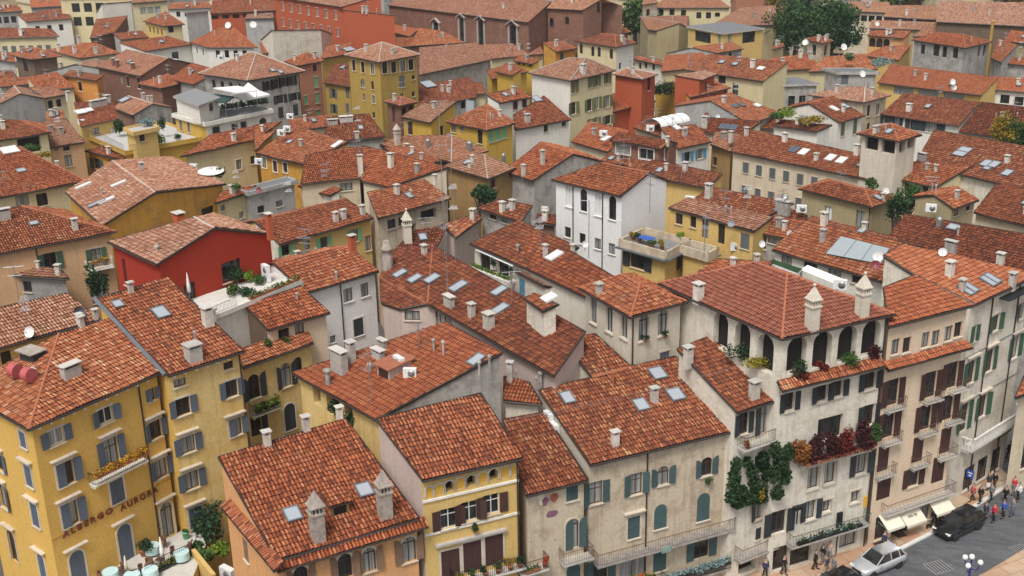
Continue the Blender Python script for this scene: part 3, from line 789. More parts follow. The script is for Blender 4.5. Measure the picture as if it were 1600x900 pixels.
def chimney(H, p, n, kind, a):
    """kinds: b box with slab, w wide box, t tall Venetian pot, v low vent pipe, g metal cowl, r red box, o old stone pot"""
    U, V = frame_of(n); Y = unit(np.array([V[0], V[1], 0])) if np.linalg.norm(V[:2]) > .1 else np.array([0, 1., 0]); X = np.cross(Y, Z); ax = (X, Y, Z)
    s = a[0] if a else 1.0; b = MB(); base = p-Z*.4
    if kind in 'bwrk':
        w_, d_, h_ = {'b': (.50, .44, .95), 'w': (1.2, .5, .9), 'r': (.62, .52, 1.2), 'k': (.55, .5, .85)}[kind]
        w_ *= s; d_ *= s; h_ *= (a[1] if len(a) > 1 else s)
        wallm = {'b': 'chimney', 'w': 'cement', 'r': 'redorange', 'k': 'cement'}[kind]
        if len(a) > 2: wallm = ['chimney', 'oldwhite', 'brick', 'ochre', 'cement'][int(a[2])]
        b.box(base+Z*(h_/2+.2), (w_, d_, h_+.4), ax, 0)
        zt = base+Z*(h_+.4)
        for sx in (-1, 1):
            for sy in (-1, 1): b.box(zt+X*sx*(w_/2-.07)+Y*sy*(d_/2-.07)+Z*.09, (.12, .12, .18), ax, 0)
        b.box(zt+Z*.06, (w_-.16, d_-.16, .12), ax, 1)
        if kind != 'k': b.box(zt+Z*.225, (w_+.2, d_+.18, .07), ax, 2)
        else:
            b.box(zt+Z*.2, (w_+.2, d_+.2, .08), ax, 0)
        b.build('chimney', [wallm, 'soot', 'slab'], H.roof, H.org)
    elif kind == 't':
        h_ = 1.75*s; w_ = .76*s
        m0 = 'chimney_old' if len(a) < 2 else 'stone'
        b.box(base+Z*(h_/2+.2), (w_, w_, h_+.4), ax, 0); zt = base+Z*(h_+.4)
        b.box(zt+Z*.06, (w_+.16, w_+.16, .12), ax, 0)
        for k in range(4):
            e = [X, Y, -X, -Y][k]; g = np.cross(Z, e)
            for j in range(4): b.box(zt+e*(w_/2-.05)+g*((j-1.5)/1.5*(w_/2-.06))+Z*.32, (.1, .1, .4), ax, 0)
        b.box(zt+Z*.32, (w_-.3, w_-.3, .4), ax, 1)
        b.box(zt+Z*.57, (w_+.2, w_+.2, .1), ax, 0)
        b.box(zt+Z*(.62+.45*s), (w_+.08, w_+.08, .9*s), ax, 0, top=.06)
        if len(a) > 1: b.lathe(zt+Z*(.62+.86*s), [(.05, 0), (.11, .07), (.12, .15), (.06, .24), (.01, .27)], 0, 8)
        b.build('chimney', [m0, 'soot'], H.roof, H.org)
    elif kind == 'o':
        b.lathe(base, [(.75*s, 0), (.7*s, 2.4*s), (.62*s, 3.0*s), (.72*s, 3.05*s), (.72*s, 3.3*s), (.55*s, 3.4*s), (.42*s, 4.2*s), (.36*s, 4.3*s)], 0, 8, (X, Y, Z)); b.build('chimney', ['chimney_old'], H.roof, H.org)
    elif kind == 'v':
        h_ = a[1] if len(a) > 1 else .8; r_ = .09*s
        b.tube(base, base+Z*(h_+.4), r_, 0, 8); b.lathe(base+Z*(h_+.4), [(r_*1.7, 0), (r_*1.7, .12), (r_*.3, .2)], 0, 8); b.build('vent_pipe', ['terracotta' if len(a) > 2 else 'cement'], H.roof, H.org)
    elif kind == 'g':
        h_ = a[1] if len(a) > 1 else .9
        b.box(base+Z*(h_/2+.2), (.5*s, .5*s, h_+.4), ax, 0); b.lathe(base+Z*(h_+.4), [(.3*s, 0), (.34*s, .3), (.1*s, .42)], 0, 10); b.build('vent_cowl', ['grey_metal'], H.roof, H.org)
def skylight(H, p, n, w_, l_, mat='pane_sky'):
    U, V = frame_of(n); ax = (U, V, n); b = MB(); f = .09; p = p+n*.2
    for s in (-1, 1): b.box(p+U*s*(w_/2), (f, l_+f, .16), ax, 0); b.box(p+V*s*(l_/2), (w_-f, f, .158), ax, 0)
    o = b.build('roof_window', 'flash' if mat != 'pane_white' else 'frame_white', H.roof, H.org)
    g = MB(); g.box(p+n*.03, (w_-f, l_-f, .03), ax, 0)
    if H.lod < 2: g.build('pane', mat, o, H.org)
    else: o.data.materials.append(M(mat)); g.build('pane', mat, o, H.org)
def antenna(H, p, h):
    b = MB(); b.tube(p-Z*.2, p+Z*h, .035, 0, 5); a = random.random()*3; d = np.array([math.cos(a), math.sin(a), 0]); g = np.cross(Z, d)
    for zz, l in ((h-.1, 1.5), (h*.72, 1.1)):
        b.tube(p+Z*zz-d*l/2, p+Z*zz+d*l/2, .02, 0, 4)
        for k in range(6): q = p+Z*zz+d*(k/5-.5)*l; b.tube(q-g*(.42-.04*k), q+g*(.42-.04*k), .014, 0, 4)
    b.build('antenna', 'grey_metal', H.roof, H.org)
def rect(key, label, z, A, B, C, wall, roof='old', kind='hip', **kw):
    """house on a parallelogram given by three eave corners in view; kind hip, gx (ridge along AB), gy (ridge along BC), sx (slope up from AB), flat"""
    a, b, c = [at(*q, z) for q in (A, B, C)]; d = a+c-b
    pt = kw.get('pitch', 18); tn = math.tan(R(pt))
    la, lb = np.linalg.norm(a-b), np.linalg.norm(c-b)
    fm = lambda q: '%.2f,%.2f,%.3f' % (*proj(q), q[2])
    e1 = unit(a-b); e2 = unit(c-b); sn = abs(e1[0]*e2[1]-e1[1]*e2[0])
    P = 'a %s b %s c %s d %s' % tuple(fm(q) for q in (a, b, c, d))
    if kind == 'hip':
        if lb >= la: h = la*sn/2*tn; k = la/2; r = b+(a-b)/2+e2*min(k, lb/2-.01)+Z*h; s = b+(a-b)/2+e2*(lb-min(k, lb/2-.01))+Z*h; F = 'abr bcsr cds dars'
        else: h = lb*sn/2*tn; k = lb/2; r = b+(c-b)/2+e1*min(k, la/2-.01)+Z*h; s = b+(c-b)/2+e1*(la-min(k, la/2-.01))+Z*h; F = 'bcr cdsr das abrs'
    elif kind == 'gx': h = lb*sn/2*tn; r = (b+c)/2+Z*h; s = (a+d)/2+Z*h; F = 'abrs cdsr'
    elif kind == 'gy': h = la*sn/2*tn; r = (a+b)/2+Z*h; s = (c+d)/2+Z*h; F = 'bcsr dars'
    elif kind == 'sx': h = lb*sn*tn; r = c+Z*h; s = d+Z*h; F = 'abrs'; P = 'a %s b %s' % (fm(a), fm(b))
    elif kind == 'sy': h = la*sn*tn; r = a+Z*h; s = d+Z*h; F = 'bcsr'; P = 'b %s c %s' % (fm(b), fm(c))
    elif kind == 'flat': return house(key, label, z, P, 'abcd', wall, roof, flat=True, **kw)
    P += ' r %s s %s' % (fm(r), fm(s))
    return house(key, label, z, P, F, wall, roof, **kw)
# ---------------------------------------------------------------- the setting
def ground_mat(name, kind):
    m, nt, bs, N, L = nodes(name)
    P = N('ShaderNodeNewGeometry').outputs['Position']
    if kind == 'earth':
        r_ = ramp(nt, [(.3, (.07, .065, .06)), (.7, (.12, .11, .10))]); L(noise(nt, P, .15, 5), r_.inputs[0]); c = r_.outputs[0]
    else:
        br = N('ShaderNodeTexBrick'); mp = N('ShaderNodeMapping'); L(P, mp.inputs[0]); mp.inputs['Rotation'].default_value = (0, 0, R(-26 if kind == 'slab' else 19))
        L(mp.outputs[0], br.inputs['Vector']); br.inputs['Scale'].default_value = 1
        if kind == 'slab':
            br.inputs['Brick Width'].default_value = 1.9; br.inputs['Row Height'].default_value = 1.15; br.inputs['Mortar Size'].default_value = .02
            br.inputs['Color1'].default_value = (.44, .25, .15, 1); br.inputs['Color2'].default_value = (.52, .40, .28, 1); br.inputs['Mortar'].default_value = (.16, .11, .08, 1)
        else:
            br.inputs['Brick Width'].default_value = .9; br.inputs['Row Height'].default_value = .35; br.inputs['Mortar Size'].default_value = .012
            br.inputs['Color1'].default_value = (.085, .088, .095, 1); br.inputs['Color2'].default_value = (.125, .128, .135, 1); br.inputs['Mortar'].default_value = (.06, .06, .065, 1)
        r_ = ramp(nt, [(.3, (.78, .78, .78)), (.7, (1.15, 1.15, 1.15))]); L(noise(nt, P, .35, 5, .65), r_.inputs[0])
        c = mixc(nt, 1.0, br.outputs[0], r_.outputs[0], 'MULTIPLY')
    L(c, bs.inputs['Base Color']); bs.inputs['Roughness'].default_value = .75
    _mats[name] = m; return m
for nm, k in (('earth', 'earth'), ('pavement_slabs', 'slab'), ('street_stone', 'street')): ground_mat(nm, k)
def sheet(name, pts, z, mat, kind='structure', h=0):
    b = MB(); t = [np.array([p[0], p[1], z]) for p in pts]
    a = sum(t[i][0]*t[(i+1) % len(t)][1]-t[(i+1) % len(t)][0]*t[i][1] for i in range(len(t)))
    if a < 0: t = t[::-1]
    b.face(t, 0)
    if h:
        for i in range(len(t)): j = (i+1) % len(t); b.face([t[i]-Z*h, t[j]-Z*h, t[j], t[i]], 0)
    o = b.build(name, mat); tag(o, kind=kind); return o
sheet('ground', [(-3000, -300), (3000, -300), (3000, 4500), (-3000, 4500)], -.02, 'earth')
_g = [at(x, y, 0) for x, y in ((1100, 960), (1290, 960), (1400, 873), (1460, 838), (1530, 795), (1583, 753), (1570, 738), (1480, 740), (1300, 800), (1100, 870))]
sheet('street', [at(1000, 1000, 0)[:2], at(1750, 1000, 0)[:2], at(1750, 600, 0)[:2], at(1560, 620, 0)[:2], at(1350, 780, 0)[:2], at(1100, 860, 0)[:2]], -.012+.004, 'street_stone')
_pv = [at(x, y, .12)[:2] for x, y in ((1080, 985), (1235, 945), (1340, 893), (1400, 860), (1455, 832), (1512, 797), (1570, 760), (1581, 750), (1577, 744), (1560, 728), (1400, 780), (1200, 850), (1050, 900))]
sheet('pavement', _pv, .12, 'pavement_slabs', h=.13)
kb = MB()
_ke = [at(x, y, .12) for x, y in ((1080, 985), (1235, 945), (1340, 893), (1400, 860), (1455, 832), (1512, 797), (1570, 760), (1581, 750), (1577, 744))]
for p, q in zip(_ke[:-1], _ke[1:]):
    d = unit(q-p); nn = np.cross(Z, d); kb.box((p+q)/2+nn*.0-Z*.053, (np.linalg.norm(q-p)+.02, .34, .13), (d, nn, Z), 0)
tag(kb.build('kerb', 'marble'), kind='structure')
_p2 = [at(x, y, .12)[:2] for x, y in ((1520, 905), (1560, 882), (1605, 855), (1700, 800), (1750, 960), (1560, 990))]
sheet('pavement', _p2, .12, 'pavement_slabs', h=.13)
# ================================================================ the row of houses along the square, nearest first
house('hotel', 'yellow hotel with red lettering above its terrace, blue grey shutters and a flower balcony', 18,
 'a -60,612 b 45,671 c 250,582 s 177,497 r 92,522 t -40,598', 'bcsr abrt', 'hotel', sh='sh_blue',
 W={'bc': '88,682 1.15 1.15 ofw; 165,649 1.15 1.15 ofw; 235,617 .75 .9 h; 102,740 1.25 1.7 ek; 174,706 1.1 2.1 odk; 243,671 1.0 1.4 ok; 252,731 1.0 1.5 ok; 109,803 1.25 1.75 ek; 183,767 1.1 1.8 cf; 122,889 1.15 2.9 acdk; 196,848 1.15 3.0 acdk; 261,812 1.1 2.9 adk',
    'ab': '36,687 .8 1.2 cf; 45,744 .9 1.6 ck; 55,805 .95 1.8 ck; 67,889 .9 2.4 ack; 0,722 .9 1.4 ok; 5,775 1.0 1.9 ok; 20,853 1.0 2.6 adk'},
 dp='bc 222,650', ch='112,588 w 1.1 .8; 128,512 b .7; 52,596 b .7')
house('hotel_wing', 'taller pale yellow hotel wing with mottled plaster and one large roof window', 18,
 'b 263,587 c 381,549 s 262,434 r 152,467', 'bcsr', 'hotel_pale', sh='sh_blue', wc={'br': 'hotel'},
 W={'bc': '281,598 .95 .6 n; 357,571 .8 .6 n; 286,635 1.1 1.35 of; 362,607 1.0 1.35 of; 294,694 1.1 1.35 ok; 368,667 1.05 1.4 ek; 300,750 1.1 1.45 ok; 306,808 1.05 1.7 ck'},
 dp='bc 378,600', ch='303,562 k 1.8 1.2; 326,510 b 1.4; 306,536 v 1 .8; 205,458 b .7', sk='251,491 1.0 1.3; 184,478 .7 .8')
house('orange_house', 'orange house with a double tiled eave and two turreted chimneys, nearest in the row', 11.9,
 'b 432,876 c 655,810 s 540,655 r 341,715', 'bcsr', 'orange', sh='sh_tan', ov=.15,
 W={'bc': '470,903 .95 1.7 aof; 539,884 .95 1.8 aof; 577,874 .9 1.8 aof; 639,858 1.0 1.9 aof', 'br': '359,838 .8 1.6 c; 384,860 .8 1.6 c'},
 ch='497,842 t 1.05; 602,808 t 1.05; 418,697 b .95; 479,673 b .95; 531,655 b .8', sk='457,806 .95 1.1; 569,768 .95 1.1')
house('yellow_house', 'narrow yellow house with small arched attic openings and dark red brown shutters', 14.6,
 'b 660,751 c 816,716 s 751,615 r 587,655', 'bcsr', 'yellow', sh='sh_brown', wc={'br': 'pinkgrey'},
 W={'bc': '671,769 .45 .8 ayf; 686,765 .62 .82 ayf; 702,760 .62 .82 aLf; 719,755 .62 .82 ayf; 736,751 .62 .82 aLf; 754,746 .62 .82 ayf; 771,741 .62 .82 aLf; 789,737 .62 .82 ayf; 802,734 .42 .8 ayf; 701,810 1.15 1.5 otw; 734,799 1.15 1.5 otw; 768,788 1.15 1.5 otw; 704,882 1.3 2.3 cdf; 738,869 1.3 2.3 cdf; 772,859 1.3 2.3 cdf'}, dp='bc 814,800')
house('fresco_house', 'low weathered house with faded fresco patches between the yellow and grey houses', 11.7,
 'b 822,775 c 919,750 s 850,645 r 786,656', 'bcsr', 'greige', 'dark', sh='sh_teal',
 W={'bc': '832,787 .9 1.2 c; 894,770 .9 1.2 c; 832,852 1.0 2.3 acdf; 894,834 1.05 2.4 aedf; 896,900 1.1 2.0 ac'})
house('grey_house', 'long weathered grey stone house with teal shutters, arched windows and three roof windows', 12.6,
 'b 922,727 c 1152,672 t 1055,557 u 986,573.5 y q:bct,925,590 v q:bct,842,611 w q:bct,930,522 x q:bct,877,531', 'bctuyv yuwx', 'greige', 'dark', sh='sh_teal', wc={'bv': 'stone', 'xy': 'oldwhite', 'vy': 'stone'},
 W={'bc': '931,770 1.05 1.75 ot; 994,756 1.0 1.7 ot; 1036,743 .95 1.5 ao; 1104,729 .95 1.5 ao; 929,838 1.0 1.75 ck; 990,824 1.0 1.8 ck; 1032,807 1.05 2.0 ac; 1099,792 1.1 2.3 ac; 938,894 1.2 2.2 od; 989,884 2.2 2.4 n; 1031,872 1.1 2.2 c; 1096,852 1.3 2.2 od'},
 dp='bc 1010,760', ch='961,696 b .95; 1022,628 b 1.0; 958,600 v 1 .9 1', sk='886,624 .85 1.15; 1001,635 .95 1.15; 1055,619 1.1 1.2; 1027,586 1.1 1.2')
house('ivy_house', 'narrow pale house hung with green ivy below an iron balcony beside the arcaded house', 14.5,
 'b 1152,645 c 1223,622 s 1108,526 r 1058,546', 'bcsr', 'oldwhite', 'dark', sh='sh_dark',
 W={'bc': '1162,662 .9 1.7 ot; 1196,655 1.0 2.2 odt; 1193,722 .9 1.6 ao; 1187,795 .95 1.7 o; 1187,833 .8 1.0 c; 1168,880 1.8 1.5 L'}, ch='1178,623 b 1.25; 1075,567 b 1.15')
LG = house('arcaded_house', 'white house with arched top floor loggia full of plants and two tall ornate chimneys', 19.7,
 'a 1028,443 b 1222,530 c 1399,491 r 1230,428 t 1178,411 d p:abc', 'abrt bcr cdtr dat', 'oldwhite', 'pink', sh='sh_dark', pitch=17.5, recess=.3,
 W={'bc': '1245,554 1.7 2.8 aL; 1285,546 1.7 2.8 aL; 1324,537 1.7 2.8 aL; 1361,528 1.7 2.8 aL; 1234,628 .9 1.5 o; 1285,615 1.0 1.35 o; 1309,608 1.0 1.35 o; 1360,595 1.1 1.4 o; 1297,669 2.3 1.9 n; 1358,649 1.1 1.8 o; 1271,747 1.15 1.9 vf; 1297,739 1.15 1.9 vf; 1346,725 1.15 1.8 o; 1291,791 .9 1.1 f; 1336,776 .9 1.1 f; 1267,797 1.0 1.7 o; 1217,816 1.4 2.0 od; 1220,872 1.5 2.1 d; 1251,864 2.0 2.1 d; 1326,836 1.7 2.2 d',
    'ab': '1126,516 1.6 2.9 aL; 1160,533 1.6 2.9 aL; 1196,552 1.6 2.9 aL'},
 ch='1091,467 b 1.3 1.1; 1268,514 t .98 1; 1346,494 t .98 1', dp='bc 1385,560')
house('cream_house', 'cream house with dark brown shutters, five rows of windows and small iron balconies', 18.9,
 'b 1388,511 c 1522,477 s 1430,430 r 1380,450', 'bcsr', 'creampink', 'new', sh='sh_brown',
 W={'bc': '1399,542 .8 1.25 n; 1417,539 .8 1.25 n; 1446,531 .8 1.25 v; 1462,528 .8 1.25 v; 1482,521 .8 1.25 n; 1497,515 .8 1.25 n; 1395,613 1.15 2.2 od; 1454,601 1.15 2.2 od; 1488,586 1.1 2.2 od; 1388,664 1.15 2.2 od; 1446,652 1.15 2.2 od; 1481,637 1.1 2.2 od; 1380,716 1.1 2.2 cd; 1434,702 1.1 2.2 cd; 1477,688 1.1 2.2 cd; 1381,760 1.4 2.2 cd; 1427,745 1.15 1.7 o; 1466,733 1.3 2.3 cd; 1377,824 1.3 2.1 n; 1407,821 1.9 1.6 n; 1444,797 1.2 2.0 n; 1463,791 1.0 2.0 n'})
house('white_house', 'white house with green shutters and a long stone balcony at the right end', 18.1,
 'b 1524,476 c 1622,429 t 1411,382 v q:bct,1380,400 u q:bct,1427,429', 'bctvu', 'oldwhite', 'new', sh='sh_green',
 W={'bc': '1556,504 1.0 1.5 of; 1597,485 1.0 1.5 of; 1521,522 .8 1.4 e; 1517,581 1.15 2.1 ok; 1546,563 1.15 2.1 ok; 1586,542 1.1 2.1 ok; 1506,652 1.2 2.6 odk; 1535,634 1.15 2.1 ok; 1579,612 1.15 2.4 odk; 1526,692 1.1 1.3 o; 1570,667 1.2 1.4 o; 1514,746 1.8 2.2 n; 1535,732 1.8 2.2 n; 1556,718 1.6 2.3 n'},
 ch='1483,433 b 1.2; 1581,447 b 1.0; 1503,456 b .9', sk='1508,456 .8 1.3; 1514,452 .8 1.3; 1543,442 .8 1.3; 1549,438 .8 1.3', dp='bc 1533,600; bc 1577,560')
house('window_tower', 'square white tower with tall arched windows rising above the grey house roofs', 19.3,
 'a 905,450 b 985,496 c 1074,471 r 1000,445 t 971,430 d p:abc', 'abrt bcr cdtr dat', 'stone', 'old', sh='sh_blue', recess=.25, frame='frame_dark',
 W={'bc': '1006,512 1.0 2.1 av; 1036,504 1.0 2.1 av; 1038,560 .95 1.15 cf', 'ab': '927,484 .95 2.3 v; 952,498 .95 2.3 av; 975,508 .95 2.2 av'}, dp='bc 985,530', ch='936,459 k .8')
# ================================================================ the block behind the front row
house('court_house', 'yellow arcaded house with a planted balcony at the back of the small courtyard', 14.2, 'b 379,575 c 489,536 s 478,512 r 366,548', 'bcsr', 'hotel_pale', sh='sh_dark', pitch=14,
 W={'bc': '397,604 1.1 2.1 ao; 447,586 1.0 2.1 ao; 466,572 .8 1.6 a; 400,662 1.0 2.2 ad; 453,651 1.1 2.4 acf; 414,660 .6 1.4 c'})
house('patio_house', 'small cream house with a wide glass door and planted patio below the red house terrace', 15.9, 'b 419,516 c 515,489 s 470,448 r 382,477', 'bcsr', 'creampink', sh='sh_dark', wc={'br': 'brown'},
 W={'bc': '444,527 1.0 1.5 n; 468,514 .9 .9 n'}, ch='465,470 v 1 .6')
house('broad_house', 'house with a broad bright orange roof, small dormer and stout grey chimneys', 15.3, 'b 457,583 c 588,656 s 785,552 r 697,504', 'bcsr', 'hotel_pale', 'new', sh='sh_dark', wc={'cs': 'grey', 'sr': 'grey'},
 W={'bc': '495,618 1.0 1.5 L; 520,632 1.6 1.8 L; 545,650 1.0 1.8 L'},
 ch='531,582 w 1.2 1.8; 549,567 b 1.2 1.6; 513,601 v 2.2 1.1; 597,543 w .7 .5; 591,560 w .9 .6; 765,572 v 1 .7; 749,579 v 1 .6; 678,548 v 1 .8; 693,555 v 1 1; 578,580 v 1.4 .5', sk='745,565 .8 1.2', ant='580,632 4; 655,545 2')
house('red_house', 'bright red gabled house with a roof terrace and one wide dark window', 21.0, 'b 169,378 c 245,414 s 335,357 r 303,340 d x:cs,425,366 e 333,335', 'bcsr ders', 'red', 'worn', pitch=14, ov=.3, sh='sh_dark',
 W={'cs': '298,462 1.1 2.2 d', 'sd': '362,423 2.1 1.8 n', 'bc': '195,425 .6 2.4 n'}, ch='280,346 r 1.4 .5; 422,368 r .8 1.5; 246,393 v 1.5 .4')
house('white_cube', 'plain white house with three dark windows and a metal porch beside the red house', 16.3, 'b 478,458 c 591,424 s 545,384 r 427,412 e m:cs f m:br', 'bcsr efrs', 'brightwhite', sh='sh_dark', sur='white',
 W={'bc': '544,461 1.0 1.3 n; 570,453 .9 1.3 v; 560,511 1.1 1.7 cf; 520,530 .6 .7 n'}, ch='489,384 r .9 1.1; 551,392 r .9 1.1; 526,436 v 1 .6', dp='bc 533,470')
house('peach_house', 'peach house with green shutters and a flower balcony at the left edge', 17, 'b -30,402 c 181,362 s 33,322 r -30,334 d 100,328', 'bcsr cds', 'peach', 'old', sh='sh_green',
 W={'bc': '79,408 1.2 1.7 o; 151,402 1.0 1.9 odf; 156,452 1.7 2.8 n'}, ch='118,359 b 1.0; 7,343 w 1.0', sk='53,351 .8 .6', dp='bc 61,420')
house('low_grey_shed', 'low grey walled building with two shallow tiled slopes and aerials at the left edge', 14.5, 'b -25,427 c 108,436 s 95,421 r -25,408 ', 'bcsr', 'darkgrey', 'worn', pitch=10, W={'bc': '43,448 .9 1.1 n'}, ch='92,430 b .9; 60,420 b .6')
house('upper_grey_shed', 'narrow tiled lean to roof just above the low grey building', 15.0, 'b -25,407 c 54,413 s 30,394 r -25,388', 'bcsr', 'darkgrey', 'worn', pitch=14)
house('yellow_rear_house', 'yellow house whose tiled roof carries a dark dish, behind the hotel on the left', 17, 'b -45,557 c 156,499 s 103,459 r -45,490 d 118,457 ', 'bcsr', 'yellow', 'worn', W={'bc': '10,560 .8 1.2 n'}, ant='46,522 3; 30,470 3', ch='150,499 b .7; 125,508 b .8')
house('ochre_gable_house', 'long ochre gabled house with a wide worn roof and several narrow roof windows', 15, 'b 103,301 c 160,353 s 243,301 r 176,252 d 352,288 e 268,246', 'bcsr ders', 'ochre', 'worn', pitch=15, sh='sh_grey',
 W={'sd': '286,309 .9 2.4 n; 325,333 2.0 1.5 n'}, sk='152,320 .7 2; 167,315 .7 1.8 pane_white; 131,292 .6 1.8 pane_white; 186,289 .6 1.7 pane_white', ch='222,266 k .9')
house('green_shutter_house', 'long yellow house with mint green shutters and a row of stubby chimneys', 13, 'b 437,382 c 583,341 s 541,311 r 397,346 e m:cs f m:br', 'bcsr efrs', 'yellow', sh='sh_mint', wc={'br': 'oldwhite'},
 W={'bc': '554,368 1.0 1.5 o; 506,380 1.0 1.4 o; 446,391 1.0 1.2 o; 575,380 .9 1.8 v; 480,383 .7 1 n'}, ch='525,347 b 1.0 1; 537,343 b 1.0 1; 567,336 b 1.0 1')
house('skylight_house', 'wide house whose long red roof is dotted with roof windows and thin aerials', 16.3, 'm 668,475 c 866,588 s 915,519 r 676,384 n q:mcs,612,391 h q:mcs,594,434 i q:mcs,596,474 k q:mcs,626,484', 'mcsr mrnh mhik', 'pinkgrey', 'dark', ov=.3, sh='sh_dark',
 W={'mc': '686,500 1.3 1.3 n; 700,505 1.3 1.3 n', 'km': '644,493 1.3 1.4 n', 'ki': '640,490 1 1.2 n'},
 sk='626,430 .9 1.2; 649,438 .9 1.2; 676,438 1.0 1.3; 717,450 1.0 1.5; 781,457 .9 1.3; 783,485 .9 1.3', ch='663,397 b .9 .7; 737,495 b 1.0 1; 702,480 w .9 .9; 764,514 b 1.5 1.2; 606,420 o .72', ant='700,470 9; 695,400 14; 712,410 7; 800,478 3')
house('stair_block', 'tall pale stair block with a small tiled cap and one square roof light', 19.3, 'b 819,466 c 849,487 s 872,476 r 838,459 e 875,462', 'bcsr', 'oldwhite', 'dark', ov=.12, sk='859,468 1.0 1.0 pane_white')
house('roof_terrace_house', 'cream top floor with two tall glass doors and a green planted strip', 17.8, 'b 735,381 c 826,421 s 905,387 r 812,345 d 915,395', 'bcsr', 'oldwhite', 'dark', ov=.3, sh='sh_dark',
 W={'bc': '758,411 1.6 2.2 d; 787,426 1.6 2.2 d'})
house('long_ridge_house', 'long low red roofed house in front of the white arched house', 17.8, 'b 827,422 c 1000,505 s 1005,460 r 812,345 e 990,445', 'bcsr', 'oldwhite', 'dark', ov=.2, ch='852,402 b .7 1; 809,394 v 1.3 .6; 895,392 b .6 .4', sk='867,402 .9 1.4 pane_white')
house('chimney_roof_house', 'house with a tiled roof crossed by tall masts beside the white turret chimney', 16.6, 'b 610,400 c 680,392 s 700,352 r 645,360', 'bcsr', 'greige', 'dark', ch='637,378 t .95 1')
house('ridge_back_house', 'red roofed house with an upper lean to between the mast and the white arched house', 16.8, 'b 712,372 c 752,342 s 745,334 r 690,352 d 812,346', 'bcsr', 'pinkgrey', 'dark')
house('slot_window_house', 'small red roof above a dark strip of low windows in the middle of the block', 17.6, 'b 746,326 c 814,347 s 832,322 r 780,312', 'bcsr', 'grey', 'dark', W={'bc': 'R 4 .5 1.0 .5 n'})
house('flue_house', 'small tan roofed top floor beside the stair block with a pale window', 17.0, 'b 806,424 c 850,447 s 905,455 r 836,412', 'bcsr', 'oldwhite', 'worn', ov=.15, W={'bc': '816,449 .9 1.5 cw'}, sh='sh_sky')
house('inner_wing', 'low red roofed wing squeezed between the stair block and the window tower', 14.3, 'b 858,505 c 899,529 s 908,500 r 892,482', 'bcsr', 'oldwhite', 'dark', W={'bc': '871,523 .7 1.0 c'}, sh='sh_grey')
house('alcove_house', 'low house with a curved orange roof in the narrow gap behind the fresco house', 14.6, 'b 787,626 c 847,632 s 826,597 r 788,588', 'bcsr', 'stone', 'new', pitch=14, ov=.3, W={'bc': '797,642 .9 .9 nf'}, ch='797,597 b .8 1.5; 806,592 v 1 .6; 845,597 v 1.4 .7; 838,601 v 1 .5')
house('arched_white_house', 'bright white gabled house with four tall arched windows and a tall white chimney', 18.2, 'b 862,281 c 970,307 s 1015,270 r 940,255 d 1045,283 e 975,258', 'bcsr ders', 'brightwhite', 'old', ov=.3, sh='sh_dark', frame='frame_dark', sur='white',
 W={'bc': '889,306 .95 2.5 aqw; 912,313 .95 2.5 a; 935,320 .95 2.5 aqw; 957,325 1.0 2.6 a; 887,363 .9 1.2 n; 910,373 .9 1.2 n; 934,381 .9 1.2 n; 956,389 .9 1.2 n'}, ch='1038,276 b 1.2 2.0', dp='bc 896,330; bc 942,340')
rect('yellow_terrace_house', 'yellow house with a roof terrace full of pots and a blue table', 13.6, (966, 383), (1041, 404), (1080, 383), 'yellow', 'deck_grey', 'flat', sh='sh_dark', parapet=.65, pmat='greige', W={'ab': '996,408 1.9 1.6 o', 'bc': '1066,405 1.2 1.7 o'})
rect('yellow_terrace_wing', 'lower yellow wing with a narrow walled terrace beside the blue table terrace', 13.6, (1060, 392), (1078, 383), (1124, 396), 'yellow', 'deck_grey', 'flat', parapet=.65, pmat='greige', W={'bc': '1090,401 1.9 1.5 n'}, sh='sh_dark')
house('yellow_upper_house', 'flat fronted yellow house with four small dark openings behind the terrace', 16.4, 'b 1045,325 c 1178,362 s 1208,340 r 1075,310', 'bcsr', 'yellow', 'worn', pitch=8, ov=.12,
 W={'bc': '1061,342 1.0 1.2 n; 1083,347 .8 1.2 n; 1102,357 .9 2.1 d; 1127,365 .9 2.2 d; 1164,377 1.1 1.6 c'}, sh='sh_grey')
house('glass_edge_house', 'small dark fronted house with a green glass strip along its roof edge', 15.6, 'b 1173,361 c 1229,374 s 1258,345 r 1211,337', 'bcsr', 'grey', 'old', W={'bc': '1207,375 1.0 1.2 n; 1190,378 1 1.4 n'}, ov=.2)
CG = house('glazed_house', 'white walled house with a large sloping glass roof panel set in its tiles', 16.2, 'b 1207,391 c 1392,444 s 1432,384 r 1257,345', 'bcsr', 'white', 'old', ov=.35, sh='sh_dark', W={'bc': '1229,406 1.2 1.0 v; 1266,416 1.5 1.2 n; 1304,427 1.4 1.2 n; 1340,436 1.2 1.0 n'}, ch='1285,379 k .8 1.3; 1287,353 b 1.1 1.2')
house('back_strip_house', 'low red roof behind the glazed house with a white vent at its ridge', 15.0, 'b 1258,346 c 1415,382 s 1400,372 r 1270,338', 'bcsr', 'oldwhite', 'old', pitch=10)
house('blind_arch_house', 'olive grey house with blind arches along its long wall', 13.5, 'a 1247,295 b 1363,324 c 1406,309 r 1352,297 t 1298,282 d p:abc', 'abrt bcr cdtr dat', 'olive', 'dark', W={'ab': '1294,334 1.0 1.8 q; 1344,343 1.2 2.0 v', 'bc': '1390,324 .6 1 n'}, dp='ab 1361,330')
house('dark_roof_house', 'long house with a wide dark red roof behind the white house at the right', 14.5, 'b 1385,374 c 1640,436 s 1640,372 r 1415,335', 'bcsr', 'grey', 'dark', ch='1467,354 g .9 .6; 1562,415 b 1.2 1.1; 1484,400 w .9 1.5', sk='1489,357 1.0 .9')
